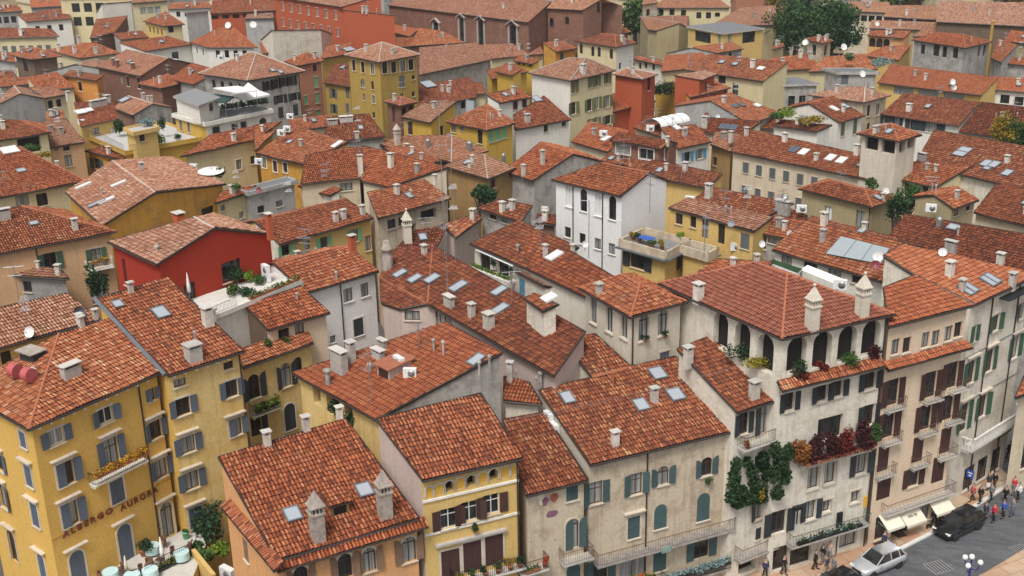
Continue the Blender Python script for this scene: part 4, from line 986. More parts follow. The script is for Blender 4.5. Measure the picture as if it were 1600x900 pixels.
house('small_olive_house', 'small olive gabled house standing above the dark red roof', 16.2, 'b 1491,327 c 1529,313 s 1494,292 r 1459,305 e m:cs f m:br', 'bcsr efrs', 'olive', 'old', W={'bc': '1494,332 .9 .7 n; 1513,324 .9 .7 n'})
house('right_low_roof', 'broad worn red roof at the right edge below the skylight roof', 13.5, 'b 1522,332 c 1650,366 s 1650,296 r 1556,288', 'bcsr', 'cream', 'dark')
house('right_skylight_house', 'big low house with pairs of pale roof windows at the right edge', 13.2, 'b 1395,279 c 1463,293 s 1523,257 r 1422,253', 'bcsr', 'palecream', 'old', W={'bc': '1418,292 .8 1.2 n; 1445,296 .8 .8 n'})
house('right_skylight_wing', 'rear slope of the roof with paired pale roof windows at the right edge', 14.2, 'b 1430,256 c 1640,306 s 1640,236 r 1460,203', 'bcsr', 'oldwhite', 'dark', sk='1500,242 1.6 1.1; 1508,236 1.6 1.1; 1541,257 1.0 1.4; 1554,259 1.0 1.4; 1574,272 1.0 1.3; 1542,265 .8 .6', ch='1440,250 w .9 .8; 1573,255 b 1.0 .8')
house('skylight_row_house', 'long cream house with a corbelled eave and six roof windows in a row', 13, 'b 1143,237 c 1368,283 s 1398,253 r 1163,201', 'bcsr', 'cream', 'old', sh='sh_grey',
 W={'bc': 'R 9 1.9 .95 1.45 cf; R 9 5.2 .95 1.6 cf', 'cs': '1398,266 .6 .8 n'}, sk='1241,235 1.0 1.4 solar; 1256,239 1.0 1.4 pane_white; 1298,248 1.0 1.4 pane_white; 1315,252 1.0 1.4 pane_white; 1348,258 1.0 1.4; 1365,262 1.0 1.4', ch='1275,251 b 1.0 .8; 1142,218 b 1.0 1; 1166,212 b 1.0 1; 1226,221 b 1.2 1; 1338,243 b 1.2 1.3')
house('open_tower', 'square rooftop belvedere with a hipped tiled cap and open sides', 18.5, 'a 1339,209 b 1404,221 c 1440,211 r 1392,193 d p:abc', 'abr bcr cdr dar', 'stone', 'old', recess=.3, W={'ab': '1362,224 1.8 1.7 L; 1388,229 1.8 1.7 L', 'bc': '1410,228 1.2 1.6 L; 1423,223 1.2 1.6 L'}, ov=.45)
house('brown_side_house', 'narrow brown walled house end beside the long cream house', 12.4, 'b 1110,226 c 1141,237 s 1160,210 r 1118,206', 'bcsr', 'ochrebrown', 'worn', W={'bc': '1117,252 .9 1.2 n'}, sh='sh_brown')
house('blue_shutter_house', 'small white house with sky blue shutters', 13.4, 'b 1059,233 c 1111,222 s 1086,195 r 1032,200', 'bcsr', 'white', 'old', sh='sh_sky', W={'bc': '1074,245 1.1 1.4 o; 1094,240 1.1 1.4 o'}, sk='1056,200 .8 1.4 pane_white')
house('dormer_house', 'brown stone attic house with white framed studio windows', 15.4, 'b 953,220 c 1031,232 s 1047,220 r 968,207 d 1058,224', 'bcsr cds', 'brick', 'dark', sur='surround_white', W={'bc': '974,233 2.2 1.4 fw; 1010,241 2.2 1.4 fw', 'cd': '1045,240 1.6 1.4 fw'})
house('low_strip_house', 'low yellow ended house with a long red roof in front of the studio windows', 12.4, 'b 995,274 c 1106,294 s 1129,272 r 1020,250', 'bcsr', 'yellow', 'dark', W={'cs': '1118,292 .9 1.6 n'})
house('middle_strip_house', 'narrow low red roof beside the white arched house', 12.4, 'b 935,256 c 1000,272 s 1022,250 r 955,236', 'bcsr', 'cream', 'dark')
house('white_beam_house', 'white house with a red roof and a skylight below the cream palace', 13.5, 'b 804,203 c 892,187 s 850,150 r 802,180', 'bcsr', 'white', 'old', W={'bc': '853,200 .8 1.2 n; 881,193 .8 1.2 n'}, ch='824,191 b 1.4 1.1', sk='838,156 1.3 1.6')
house('white_attic_house', 'small white attic house with two dark red windows', 16.5, 'b 781,161 c 831,152 s 808,137 r 760,148', 'bcsr', 'white', 'old', sh='sh_brown', W={'bc': '805,164 .9 1.5 cf; 819,161 .9 1.5 cf', 'br': '768,160 .7 1.2 n'})
house('green_window_house', 'strong yellow house with bright green shutters and a hipped roof', 14.5, 'a 697,191 b 760,204 c 806,193 r 761,163 d p:abc', 'abr bcr cdr dar', 'yellowstrong', 'old', sh='sh_mint', W={'ab': '750,214 1.0 2.0 n; 722,200 .9 1.3 v; 709,200 1 1.8 n', 'bc': '768,213 1.0 1.7 c; 778,210 1.0 1.7 c; 788,207 1.0 1.7 c; 798,205 1.0 1.7 c'}, sk='736,170 1.8 2.6')
house('yellow_gable_house', 'strong yellow house with a smooth tan roof and a plain gable wall', 14.5, 'b 626,183 c 672,192 s 712,160 r 662,162 d 746,152', 'bcsr', 'yellowstrong', 'tan', W={'bc': '641,200 1.0 2.0 c', 'cs': '690,205 1 1.6 n'}, sh='sh_brown')
house('tan_court_roof', 'low house with a wide tan hipped roof and round grey vents', 11.8, 'a 585,224 b 705,254 c 763,236 r 706,211 t 632,213 d p:abc', 'abrt bcr', 'brown', 'tan', ch='621,225 t .9; 669,231 g 1.0 .9; 734,236 g 1.3 1.0; 636,236 b 1 .9')
house('panel_wall_house', 'tan roofed house with ochre panelled walls and climbing greenery', 14, 'a 694,260 b 762,280 c 806,263 r 757,241 t 745,240 d p:abc', 'abrt bcr', 'ochrebrown', 'tan', W={'bc': '770,285 1 1.6 n'})
house('grey_gable_house', 'house with a broad blank grey beige gable and two grey chimneys', 13.5, 'b 788,268 c 832,283 s 896,241 r 845,222 d 945,253 e 892,232', 'bcsr ders', 'grey', 'old', pitch=15, ch='848,258 b .9 1.8; 818,276 b .9 1.4; 787,255 g .8 .9', W={'cs': '828,300 .8 1.6 n'})
house('front_red_strip', 'small bright red roof strip below the red orange tower', 12.2, 'b 893,222 c 950,238 s 985,205 r 922,190', 'bcsr', 'cream', 'new', sk='947,218 .9 1.3 pane_white')
house('vault_roof_house', 'low red roofed house beside the translucent vaulted canopy', 12.8, 'b 990,200 c 1036,215 s 1062,192 r 1012,180', 'bcsr', 'cream', 'dark')
house('wide_chimney_house', 'wide red roofed house with two white chimneys near the middle of the photo', 14, 'b 470,288 c 563,278 s 566,228 r 478,242', 'bcsr', 'cream', 'old', ov=.3, ch='564,275 b 1.1 2.6 1', W={'bc': '541,292 1.6 1.0 n; 536,303 .9 1.4 n'})
house('wide_chimney_wing', 'right hand wing of the wide red roofed house with a tall white chimney', 14, 'b 566,283 c 607,293 s 700,262 r 568,228', 'bcsr', 'cream', 'old', ov=.2, ch='611,263 b 1.2 1.8 1; 652,270 b 1.0 1.0 4; 680,285 b .8 .8')
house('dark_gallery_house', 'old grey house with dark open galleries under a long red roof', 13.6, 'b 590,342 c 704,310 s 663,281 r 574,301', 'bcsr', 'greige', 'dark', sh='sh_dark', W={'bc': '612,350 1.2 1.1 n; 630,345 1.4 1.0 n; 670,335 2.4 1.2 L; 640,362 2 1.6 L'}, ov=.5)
house('ochre_window_house', 'ochre house with three white framed windows under a worn red roof', 13, 'b 401,240 c 473,257 s 545,222 r 463,197 d 500,258', 'bcsr', 'ochre', 'old', sur='surround_white', W={'bc': '413,254 .9 1.5 f; 430,260 .9 1.6 f; 446,262 .9 1.4 f'}, sk='527,227 .8 1.7 pane_white; 453,223 .8 .8')
house('cluttered_house', 'red roof crowded with vents and a dark dormer below the yellow tower', 13, 'b 500,222 c 602,214 s 576,178 r 520,182', 'bcsr', 'grey', 'dark', ch='558,216 b 1.2 .8; 520,195 w 1.2 .7; 541,190 w 1.6 .7')
house('pale_wall_house', 'pale yellow house with a low parapet wall and a small white framed window', 12.5, 'b 282,245 c 400,218 s 440,190 r 330,210', 'bcsr', 'palecream', 'old', W={'bc': '373,257 1.0 1.5 f; 395,250 .8 1.2 n'}, sur='surround_white')
house('patched_house', 'small house with patched grey and cream walls beside the ochre gable', 14, 'b 335,318 c 385,302 s 400,290 r 345,300', 'bcsr', 'palecream', 'old', ov=.25, wc={'cs': 'concrete'}, W={'bc': '348,325 .7 .7 n; 377,336 .7 .8 n'})
rect('grey_patched_block', 'flat topped block with mottled grey cement walls near the satellite dishes', 14.2, (372, 297), (388, 303), (466, 283), 'concrete', 'tar', 'flat', parapet=.2, W={'bc': '408,327 1.0 .9 n; 436,318 1.0 .8 cw; 460,318 1.0 .9 n'}, sh='sh_grey')
house('white_gap_house', 'low white house end with a square dark opening behind the green shuttered house', 12.6, 'b 466,291 c 515,306 s 535,296 r 480,282', 'bcsr', 'white', 'old', W={'bc': '488,312 1.1 1.5 n'})
house('tan_lean_house', 'peach house under a steep smooth tan roof beside the yellow terrace', 13, 'b 76,232 c 132,222 s 103,185 r 58,192', 'bcsr', 'peach', 'tan', W={'bc': '104,232 1.0 .7 n; 107,251 1.1 1.7 n; 88,233 .6 .6 n'}, ov=.2)
house('studio_house', 'yellow house with a hipped red roof and wide glazed studio opening at the left', 15.5, 'b -25,224 c 79,207 s 30,188 r -25,186 d 60,192', 'bcsr cds', 'palecream', 'old', W={'bc': '46,227 3.2 2.2 L'})
house('flower_roof_house', 'long cream house with a broad red roof and two skylights at the left edge', 13.6, 'b -30,315 c 133,283 s 30,229 r -30,228 d 66,258', 'bcsr cds', 'palecream', 'old', sh='sh_dark', sk='15,236 2.0 1.6 pane_white; 33,268 1.1 .8', W={'bc': '35,315 1.6 1.6 n; 66,312 1.4 1.6 n'})
rect('yellow_terrace', 'long yellow terrace with iron railing, pots and white furniture', 12.0, (133, 213), (195, 240), (322, 216), 'yellowstrong', 'concrete_flat', 'flat', parapet=.35, W={'bc': '215,252 .8 1.2 n'})
rect('terrace_pavilion', 'yellow pavilion with an arched stair on the long yellow terrace', 15.0, (192, 202), (208, 210), (250, 201), 'yellow', 'concrete_flat', 'flat', parapet=.3, W={'bc': '243,212 1 1.2 q; 222,214 .9 1.6 n'})
house('terrace_back_house', 'dark red roofed house behind the yellow terrace', 14, 'b 126,198 c 185,186 s 178,158 r 115,160', 'bcsr', 'yellow', 'dark', W={'bc': '178,208 .9 1.6 q; 150,205 1 1 n'}, sk='126,176 1.6 1.2 pane_white; 139,173 1 1 pane_white', ch='149,166 w 1.4 .8; 160,164 w 1.2 .8; 168,160 b 1.6 1')
house('yellow_inner_house', 'ochre yellow house with blue green shutters in the gap below the terrace', 11.0, 'b 133,236 c 190,250 s 215,240 r 160,228', 'bcsr', 'ochre', 'old', sh='sh_teal', W={'bc': '152,256 1.6 1.6 o; 172,254 1 1 n'}, pitch=10)
# ================================================================ farther roofs
rect('white_penthouse_house', 'cream palace end with a heavy cornice and a roof terrace under white and green canopies', 14.5, (268, 180), (320, 195), (428, 173), 'white', 'deck_grey', 'flat', parapet=.3, wc={'ab': 'yellowstrong'}, sh='sh_dark', W={'bc': '338,208 1.3 2.0 cf; 367,203 1.1 2.0 cf; 381,200 1.1 2.0 cf; 411,192 1.4 1.6 a', 'ab': '283,196 .9 1.6 fv; 295,199 .9 1.6 fv'})
rect('penthouse', 'small white flat roofed penthouse on the terrace with canopies', 17.5, (270, 150), (310, 165), (345, 152), 'white', 'deck_grey', 'flat', zb=14.5, W={'bc': '330,166 1.2 1.4 n', 'ab': '302,162 1.3 1 n'})
house('grey_palace', 'grey palace with small arched loggia openings under a broad hipped roof', 17.5, 'a 309,115 b 386,126 c 477,111 r 400,83 t 390,82 d p:abc', 'abrt bcr cdtr dat', 'grey', 'worn', sh='sh_dark', ov=.7,
 W={'bc': '391,133 1.1 1.6 a; 418,134 1.0 1.6 ao; 431,131 1.0 1.6 ao; 443,128 1.0 1.6 ao; 455,126 1.0 1.6 ao; 438,155 1.3 1.4 o; 460,151 1.2 1.3 o; 439,176 1.0 1.9 c; 462,172 1.0 1.9 c', 'ab': 'R 4 1.6 .9 1.6 a'}, dp='bc 470,150')
house('salmon_house', 'narrow tall salmon house with mint green panes beside the grey palace', 17.5, 'a 445,96 b 464,103 c 506,95 r 480,82 d p:abc', 'abr bcr cdr dar', 'salmon', 'old', sh='sh_mint', W={'bc': '492,106 .9 1.2 n; 494,128 .9 1.8 cf; 496,153 .9 1.8 cf; 497,179 .9 1.7 cf; 478,156 .7 1.5 cf'})
house('yellow_flats', 'yellow house with grey shutters and a balcony left of the tall yellow tower', 14.5, 'b 506,129 c 548,136 s 548,98 r 522,100', 'bcsr', 'mustard', 'dark', sh='sh_grey', W={'bc': '521,146 .9 1.6 o; 522,170 .9 1.6 o; 543,145 .9 1.8 c; 543,170 .9 1.8 c'})
house('yellow_tower', 'tall square ochre yellow tower house with a row of top windows under a hipped roof', 20.5, 'a 538,86 b 592,97 c 657,85 r 597,66 d p:abc', 'abr bcr cdr dar', 'mustard', 'worn', ov=.5, sh='sh_grey', frame='frame_brown',
 W={'ab': '553,102 1.0 1.8 f; 567,105 1.0 1.8 f; 582,107 1.0 1.8 f; 567,130 1.2 1.4 a; 582,133 .7 1.4 a; 569,152 .7 1.1 n; 584,155 .8 1.3 f; 584,180 .7 1 n', 'bc': '601,106 1.1 1.8 f; 615,105 1.1 1.8 f; 629,103 1.1 1.8 f; 642,101 1.1 1.8 f; 628,127 1.2 1.9 c; 646,121 .7 .7 n; 628,149 .7 .7 n; 646,147 .7 .8 n'})
house('brick_turret', 'small brick belvedere with round arches and a pink tiled cap', 15.2, 'a 600,159 b 625,166 c 652,160 r 626,151 d p:abc', 'abr bcr cdr dar', 'brick', 'pink', W={'ab': '607,175 .8 2.6 aL; 615,179 .8 2.6 aL', 'bc': '632,176 .9 1.6 aL; 642,173 .9 1.6 aL'})
house('cream_palace', 'tall cream palace with green shutters and a blank white side wall', 18.5, 'a 826,114 b 891,126 c 962,110 r 916,91 t 888,91 d p:abc', 'abrt bcr cdtr dat', 'palecream', 'worn', sh='sh_olive', wc={'ab': 'white'},
 W={'bc': '896,135 1.1 2.0 e; 922,128 1.1 2.0 e; 931,126 1.1 2.0 e; 947,122 1.1 2.0 e; 896,169 1.2 1.9 o; 921,164 1.2 1.9 o; 932,161 1.2 1.9 o; 949,158 1.2 1.9 o; 894,200 1.1 1.8 a; 921,194 1.1 1.6 e; 931,191 1.1 1.6 e; 950,187 1.4 1.5 o'}, ch='911,114 b 1.6 1.2')
house('orange_tower_house', 'red orange tower house with two tall windows and worn hipped roof', 16.8, 'a 957,116 b 1004,124 c 1028,116 r 980,106 d p:abc', 'abr bcr cdr dar', 'redorange', 'worn', W={'ab': '964,130 1.0 2.2 f', 'bc': '1014,132 1.0 2.0 n'}, sh='sh_brown')
house('orange_annex', 'lower red orange wing with a tiled lean to roof', 11.8, 'b 957,175 c 1024,158 s 1010,140 r 957,146', 'bcsr', 'redorange', 'old', sh='sh_brown', W={'bc': '997,174 .9 1.5 o; 1017,168 .9 1.4 o'})
house('small_red_house', 'small red house with a plain gable behind the yellow end wall', 15.5, 'b 1097,125 c 1121,115 s 1100,110 r 1052,117', 'bcsr', 'redorange', 'worn', W={'bc': '1103,134 .6 1.4 n'}, wc={'br': 'redorange'})
house('red_roof_yellow_end', 'red walled house with a yellow end gable and long tiled eave', 13, 'b 1079,152 c 1141,137 s 1110,122 r 1050,129 e m:cs f m:br', 'bcsr efrs', 'redorange', 'old', wc={'br': 'yellowstrong', 'rf': 'yellowstrong'}, W={'bc': '1116,149 .7 .8 f; 1133,144 .7 .8 f'})
house('long_dark_roof', 'long house with a dark red roof and small skylights in the right middle distance', 14.5, 'b 1065,108 c 1192,127 s 1232,97 r 1108,84', 'bcsr', 'palecream', 'dark', sk='1189,108 1.2 1.0 pane_white; 1149,101 1 1; 1128,98 1 1', W={'bc': '1128,124 1.6 2.2 n; 1149,139 1.2 2 c'}, ch='1176,105 b 1.4 1.2')
house('grey_long_gable', 'long house with a broad blank grey cement gable and worn roof', 13, 'b 1170,193 c 1222,177 s 1142,145 r 1110,157 e m:cs f m:br', 'bcsr efrs', 'concrete', 'old', pitch=15, sk='1159,165 .8 1 solar; 1148,167 .8 1 solar; 1183,166 1 1 pane_white', ch='1131,160 b 1.2 .8')
rect('flat_grey_block', 'grey cubic block with a flat roof and a drainpipe', 15.5, (1284, 107), (1307, 114), (1375, 114), 'grey', 'tar', 'flat', parapet=.15, W={'bc': '1320,123 1.2 2.4 c'}, sh='sh_grey')
rect('flat_grey_annex', 'low grey flat roofed annex wall left of the grey cubic block', 13.0, (1180, 122), (1216, 133), (1282, 131), 'grey', 'tar', 'flat', W={'bc': 'R 2 3 1.2 2 n'})
house('hall_house', 'long low hall with a smooth bright orange roof and a strip of windows', 14, 'b 1371,129 c 1533,149 s 1560,121 r 1392,100', 'bcsr', 'yellow', 'new', W={'bc': 'R 5 1.0 3.4 1.3 v'}, ov=.5)
house('hall_wing', 'bright orange roofed wing with dark square windows behind the dark roofs at the right', 14, 'b 1531,138 c 1650,148 s 1650,124 r 1548,119', 'bcsr', 'white', 'new', W={'bc': '1546,152 1.4 1.4 n; 1570,155 1.4 1.4 n; 1592,158 1.4 1.4 n'})
house('white_gable_house', 'white house with olive shutters, a dark red roof and a planted balcony', 13.5, 'b 1312,192 c 1351,181 s 1301,151 r 1264,162 e m:cs f m:br', 'bcsr efrs', 'white', 'dark', sh='sh_olive', W={'bc': '1317,202 1.0 2.0 c; 1336,198 1.0 2.2 c; 1290,217 1 1 n'}, sk='1303,171 .9 1.4 pane_white; 1320,167 .9 1.4')
house('beige_block_house', 'beige grey house with three tall windows under a tan hipped roof', 15, 'a 1262,148 b 1350,160 c 1392,149 r 1352,136 t 1322,135 d p:abc', 'abrt bcr', 'greige', 'worn', W={'bc': '1357,173 .9 1.8 f; 1371,171 1.1 1.8 f; 1357,198 .9 1.2 n'}, sh='sh_grey')
house('white_row_house', 'white walled house with a long red roof, dormers and dark wide windows', 13.5, 'b 1376,178 c 1498,197 s 1532,159 r 1413,145', 'bcsr', 'white', 'dark', sh='sh_dark', W={'bc': '1387,187 1.2 1.6 o; 1400,189 1.2 1.6 o; 1430,195 1.6 1.8 o; 1451,198 2.6 1.8 o; 1490,204 1.5 1.4 v'}, ch='1420,173 b 1.4 .9')
house('right_deep_roof', 'deep dark red roof beside the white walled row at the right edge', 13, 'b 1498,206 c 1640,226 s 1640,172 r 1534,160', 'bcsr', 'cream', 'dark')
house('grey_villa', 'grey plastered villa with a hipped red roof and tall yellow chimney pipe', 16.5, 'a 1424,62 b 1508,75 c 1550,65 r 1505,54 t 1462,51 d p:abc', 'abrt bcr cdtr', 'grey', 'old', W={'ab': '1463,79 1.4 2 n; 1476,81 1 2 n; 1493,82 1.2 2.4 a; 1442,77 1 1.8 n', 'bc': '1530,80 .8 2 n; 1538,79 .8 2 n; 1540,102 .8 1.8 n'})
house('grey_villa_annex', 'grey gabled annex wall at the right of the grey villa', 14, 'b 1548,90 c 1564,97 s 1590,70 r 1560,60', 'bcsr', 'grey', 'old')
house('arched_brick_house', 'orange brick house with three arched windows behind the park tree', 15.5, 'b 1355,55 c 1412,60 s 1424,48 r 1362,47', 'bcsr', 'orange', 'old', W={'bc': '1363,66 1.4 1.8 a; 1374,67 1.4 1.8 a; 1385,68 1.4 1.8 a'})
house('red_low_front', 'low ochre house with a red roof below the orange brick house', 12.5, 'b 1350,87 c 1404,94 s 1424,70 r 1382,72', 'bcsr', 'yellow', 'old')
house('cream_arch_house', 'cream house with four small arched windows and a patched white end wall', 16.5, 'a 898,64 b 963,74 c 994,67 r 960,54 t 938,53 d p:abc', 'abrt bcr cdtr', 'palecream', 'dark', wc={'bc': 'white'}, W={'ab': '908,76 .9 1.9 a; 926,80 .9 1.9 a; 936,81 .9 1.9 a; 955,84 .9 1.9 a', 'bc': '969,103 .8 1.2 n'})
house('white_low_wing', 'low white wing with small windows stepping down to the right of the cream arched house', 12, 'b 990,92 c 1043,104 s 1050,98 r 995,86', 'bcsr', 'white', 'old', pitch=10, W={'bc': '1000,103 .9 1.2 n; 1009,102 .9 1.2 n; 1021,105 .9 1.2 n'})
house('orange_small_gable', 'small orange house with a shallow gable in front of the brick church', 13.5, 'b 869,81 c 902,75 s 880,63 r 848,66', 'bcsr', 'brightorange', 'old', W={'bc': '878,89 1 1.6 c; 898,86 .9 1.4 n'}, sh='sh_teal', wc={'br': 'ochre'})
house('brick_pyramid', 'brick building with a steep dark pyramid roof against the church', 15, 'a 911,53 b 942,56 c 986,50 r 946,28 d p:abc', 'abr bcr cdr dar', 'brick', 'dark', W={'bc': '955,60 .9 1.6 n'})
house('red_long_house', 'long red orange apartment house with small balconies and a plain side wall', 21, 'a 425,-6 b 533,11 s 596,-8 r 500,-22 d 622,22 e p:ars', 'abs dsb' if False else 'absr', 'redorange', 'worn', sh='sh_mint', wc={'bs': 'redorange'}, W={'ab': 'R 7 2.0 1.1 1.8 vf; R 8 5.6 1.0 1.8 vf; R 6 9.2 1.1 1.6 nf'})
rect('red_side_wall', 'plain orange rear wall block with one tall white glazed shaft', 20.5, (531, 14), (535, 15), (622, 30), 'redorange', 'worn', 'sx', pitch=14, W={'bc': '580,15 3.0 5.0 q'})
CH = house('brick_church', 'huge brick church with a broad pale roof and pointed side windows', 19, 'a 606,8 b 825,35 s 862,2 r 640,-22', 'absr', 'brick', 'worn', W={'ab': '682,50 1.6 4.2 ak; 722,46 1.4 5.0 ak; 752,53 1.6 5.8 ak; 802,55 2.0 4.2 ak'}, sur='cement', ov=.3, wc={'bs': 'brick'})
house('church_transept', 'brick transept with a tall gable at the right end of the church', 21, 'a 854,13 b 910,16 s 941,-2 r 872,-8 d 968,8 e p:rsd', 'absr desr', 'brick', 'worn', W={'ab': '862,35 .9 1.8 a; 886,32 .9 1.6 a', 'bs': '935,12 .8 2 n'})
house('ivory_villa', 'ivory house with six small windows under a pink red roof near the top', 15, 'b 1020,12 c 1142,12 s 1120,-4 r 1040,-4', 'bcsr', 'palecream', 'tan', W={'bc': '1033,19 1.2 1.5 n; 1050,19 1.2 1.5 n; 1068,20 1.2 1.5 n; 1092,24 1.2 1.5 n; 1107,24 1.2 1.5 n; 1121,23 1.2 1 n'})
house('olive_gable_hall', 'plain olive walled hall with a tan gabled roof', 13, 'b 1012,46 c 1025,48 s 1062,36 r 1000,26 d 1074,42 e 1075,24', 'bcsr ders', 'olive', 'tan', pitch=14)
rect('yellow_glass_flats', 'yellow modern flats with a dark glazed balcony and flat bitumen roof', 14.5, (1072, 41), (1130, 52), (1196, 44), 'yellow', 'tar', 'flat', W={'ab': '1098,58 5.5 2.2 n; 1124,60 1 2 v', 'bc': '1170,58 3.6 2.4 n; 1140,60 1 2 v'})
house('tan_far_house', 'tan roofed gabled house in front of the yellow modern flats', 13, 'b 1120,83 c 1162,76 s 1145,66 r 1081,74 e m:cs f m:br', 'bcsr efrs', 'grey', 'old', W={'bc': '1126,90 1 1.2 n; 1141,87 1 1.2 n'})
rect('balcony_flats', 'cream apartment block with open balconies beside the church', 16, (962, -4), (1003, -1), (1025, -5), 'palecream', 'tar', 'flat', W={'ab': '981,7 6.5 2.4 n; 983,25 6.5 2.0 n', 'bc': '1015,10 1.2 1.5 n'})
house('cream_left_palace', 'cream house with a yellow frieze and a broad hipped roof at the far left', 14, 'b -12,60 c 92,57 s 62,44 r -12,43 d 80,45', 'bcsr cds', 'palecream', 'dark', W={'bc': 'R 6 2.6 1.1 1.5 c; R 6 6 1.1 1.5 c'}, sh='sh_grey', ch='33,55 b 1.4 1.4')
house('far_gable_pair', 'white house with two small front gables near the top left', 14, 'b 40,34 c 112,29 s 106,16 r 26,22', 'bcsr', 'white', 'dark', W={'bc': 'R 3 2 1 1.5 n'})
house('glass_pavilion', 'rooftop pavilion with wide white glazed doors under a hipped red roof', 16, 'a 17,86 b 48,93 c 96,88 r 58,75 t 44,75 d p:abc', 'abrt bcr cdtr dat', 'brown', 'old', W={'bc': '65,101 5.0 2.4 vfw', 'ab': 'R 1 1.6 1.8 2.4 n'}, sur='surround_white', ov=.6)
house('white_chimney_roof', 'low house with a hipped red roof and a line of white chimneys', 13.5, 'a 72,78 b 126,91 c 188,83 r 150,68 t 128,67 d p:abc', 'abrt bcr cdtr', 'palecream', 'old', ch='92,79 b 1.3 1.3; 117,83 b 1.3 1.3; 150,84 b 1.1 1.2; 124,68 b 1.3 1.4')
house('grey_end_house', 'house with a pale grey gable end left of the brick house', 13.5, 'b 173,109 c 200,100 s 150,92 r 117,100 e m:cs f m:br', 'bcsr efrs', 'concrete', 'worn', pitch=14)
house('brick_house', 'old brick house with a wide tan roof and red brick chimneys', 14.5, 'b 150,104 c 219,119 s 263,91 r 198,77 e m:cs f m:br', 'bcsr efrs', 'brick', 'worn', W={'bc': '189,125 .9 1.6 v; 200,127 .9 1.8 f; 217,130 1.0 2.0 f'}, ch='178,102 b 1.2 1.2 2; 184,105 b 1.2 1.2 2; 208,108 b 1.3 1 2')
house('orange_left_house', 'bright orange house with one white framed window and thin dark roof', 14, 'b 97,118 c 150,126 s 162,118 r 110,110', 'bcsr', 'brightorange', 'dark', pitch=9, W={'bc': '125,135 1.1 1.7 fw'}, sur='surround_white')
house('red_inner_roof', 'worn red roof house beside the bright orange house', 12.5, 'b 60,142 c 117,137 s 90,112 r 42,120', 'bcsr', 'palecream', 'old')
house('cream_two_window_house', 'small pale yellow house with two dark windows beside the grey gable', 13.5, 'b 71,153 c 106,147 s 82,134 r 44,136', 'bcsr', 'palecream', 'worn', W={'bc': '79,163 .9 1.3 n; 92,161 .9 1.3 n'}, ch='107,155 b 1.2 1.2 1')
house('blank_grey_gable', 'house with a large blank pale grey gable wall at the left edge', 13.5, 'b -30,174 c -28,175 s 32,146 r 22,134 d 73,154 e 60,141', 'bcsr ders', 'concrete', 'worn', pitch=14)
house('tile_court_house', 'low roofs behind the white penthouse beside a grey skylight', 13, 'b 176,168 c 207,180 s 238,162 r 200,150 e m:cs f m:br', 'bcsr efrs', 'brick', 'worn', wc={'cs': 'grey', 'se': 'grey'}, sk='195,157 1.8 1.6')
house('rust_roof_house', 'small rust roofed brick house between the brick house and the grey palace', 13.5, 'a 216,131 b 252,138 c 292,128 r 262,116 d p:abc', 'abr bcr cdr dar', 'brick', 'old')
house('ochre_dark_eave_house', 'rust orange roof with a dark eave in front of the grey palace', 14, 'b 262,123 c 302,132 s 345,110 r 300,98', 'bcsr', 'grey', 'old')
house('upper_red_house', 'white walled house with a red roof and small windows at the upper left', 14, 'b 226,80 c 303,69 s 262,56 r 186,66', 'bcsr', 'white', 'old', W={'bc': '274,87 1.6 1.6 n; 300,77 .8 1.4 n'})
house('hip_dish_house', 'white walled house with a large hipped red roof and two dishes', 14.5, 'a 296,66 b 322,74 c 402,74 r 365,44 t 340,44 d p:abc', 'abrt bcr cdtr', 'white', 'old', W={'bc': 'R 4 1.4 .9 1.5 n', 'ab': 'R 2 1.4 .8 1.4 n'})
house('yellow_grey_house', 'yellow house with a hipped roof and a bare grey side wall near the top', 16.5, 'a 224,33 b 256,41 c 288,38 r 258,18 d p:abc', 'abr bcr cdr', 'yellow', 'old', W={'ab': 'R 4 1.6 .9 1.3 n', 'bc': '267,46 1.2 1.4 n'}, wc={'bc': 'palecream'})
rect('grey_blank_tower', 'bare grey rendered block behind the yellow house near the top', 20, (287, 18), (290, 19), (328, 15), 'concrete', 'tar', 'flat', W={'bc': '294,21 1 1 n'})
house('arcade_house', 'long house with a pale open arcade of eleven arches under a tiled roof', 15.5, 'b 407,62 c 520,53 s 502,46 r 424,47', 'bcsr', 'oldwhite', 'old', W={'bc': 'R 11 1.7 1.3 2.2 av .3 .3'}, ov=.4)
house('dark_red_gable', 'dark red roofed house with a white gable below the orange side wall', 14, 'b 574,66 c 591,64 s 590,36 r 536,38', 'bcsr', 'palecream', 'dark', W={'br': '542,56 1 2.2 n; 549,58 1 1.4 n'})
house('terrace_attic', 'house with a sunken roof terrace and glazed attic below the church', 14, 'b 603,48 c 640,57 s 655,45 r 605,36', 'bcsr', 'palecream', 'new', W={'bc': '623,52 4.4 1.2 n; 606,50 1 1.6 n'})
house('church_front_roof', 'broad red roof directly below the church windows', 13, 'b 640,72 c 735,66 s 690,48 r 655,43', 'bcsr', 'brick', 'old')
house('big_rough_roof', 'wide rough pale roof to the right of the yellow tower', 13.5, 'b 655,117 c 768,93 s 745,66 r 655,74', 'bcsr', 'grey', 'worn', ov=.4)
house('yellow_dormer_house', 'ochre yellow house with a small gabled dormer right of the rough roof', 14.5, 'b 774,112 c 800,118 s 815,108 r 790,98', 'bcsr', 'yellowstrong', 'old', W={'bc': '770,108 1 1.6 n'})
house('yellow_dormer_twin', 'small ochre house with three little windows beside the cream palace', 14, 'b 802,95 c 832,100 s 845,92 r 812,86', 'bcsr', 'yellowstrong', 'old', W={'bc': '811,99 .8 1.4 n; 818,100 .8 1.4 n; 828,102 .8 1.4 n'})
house('yellow_mid_house', 'ochre walled house with green shutters behind the white attic house', 13, 'b 768,124 c 826,112 s 800,98 r 760,110', 'bcsr', 'yellowstrong', 'old', W={'bc': '788,133 1.1 1.4 c'}, sh='sh_green')
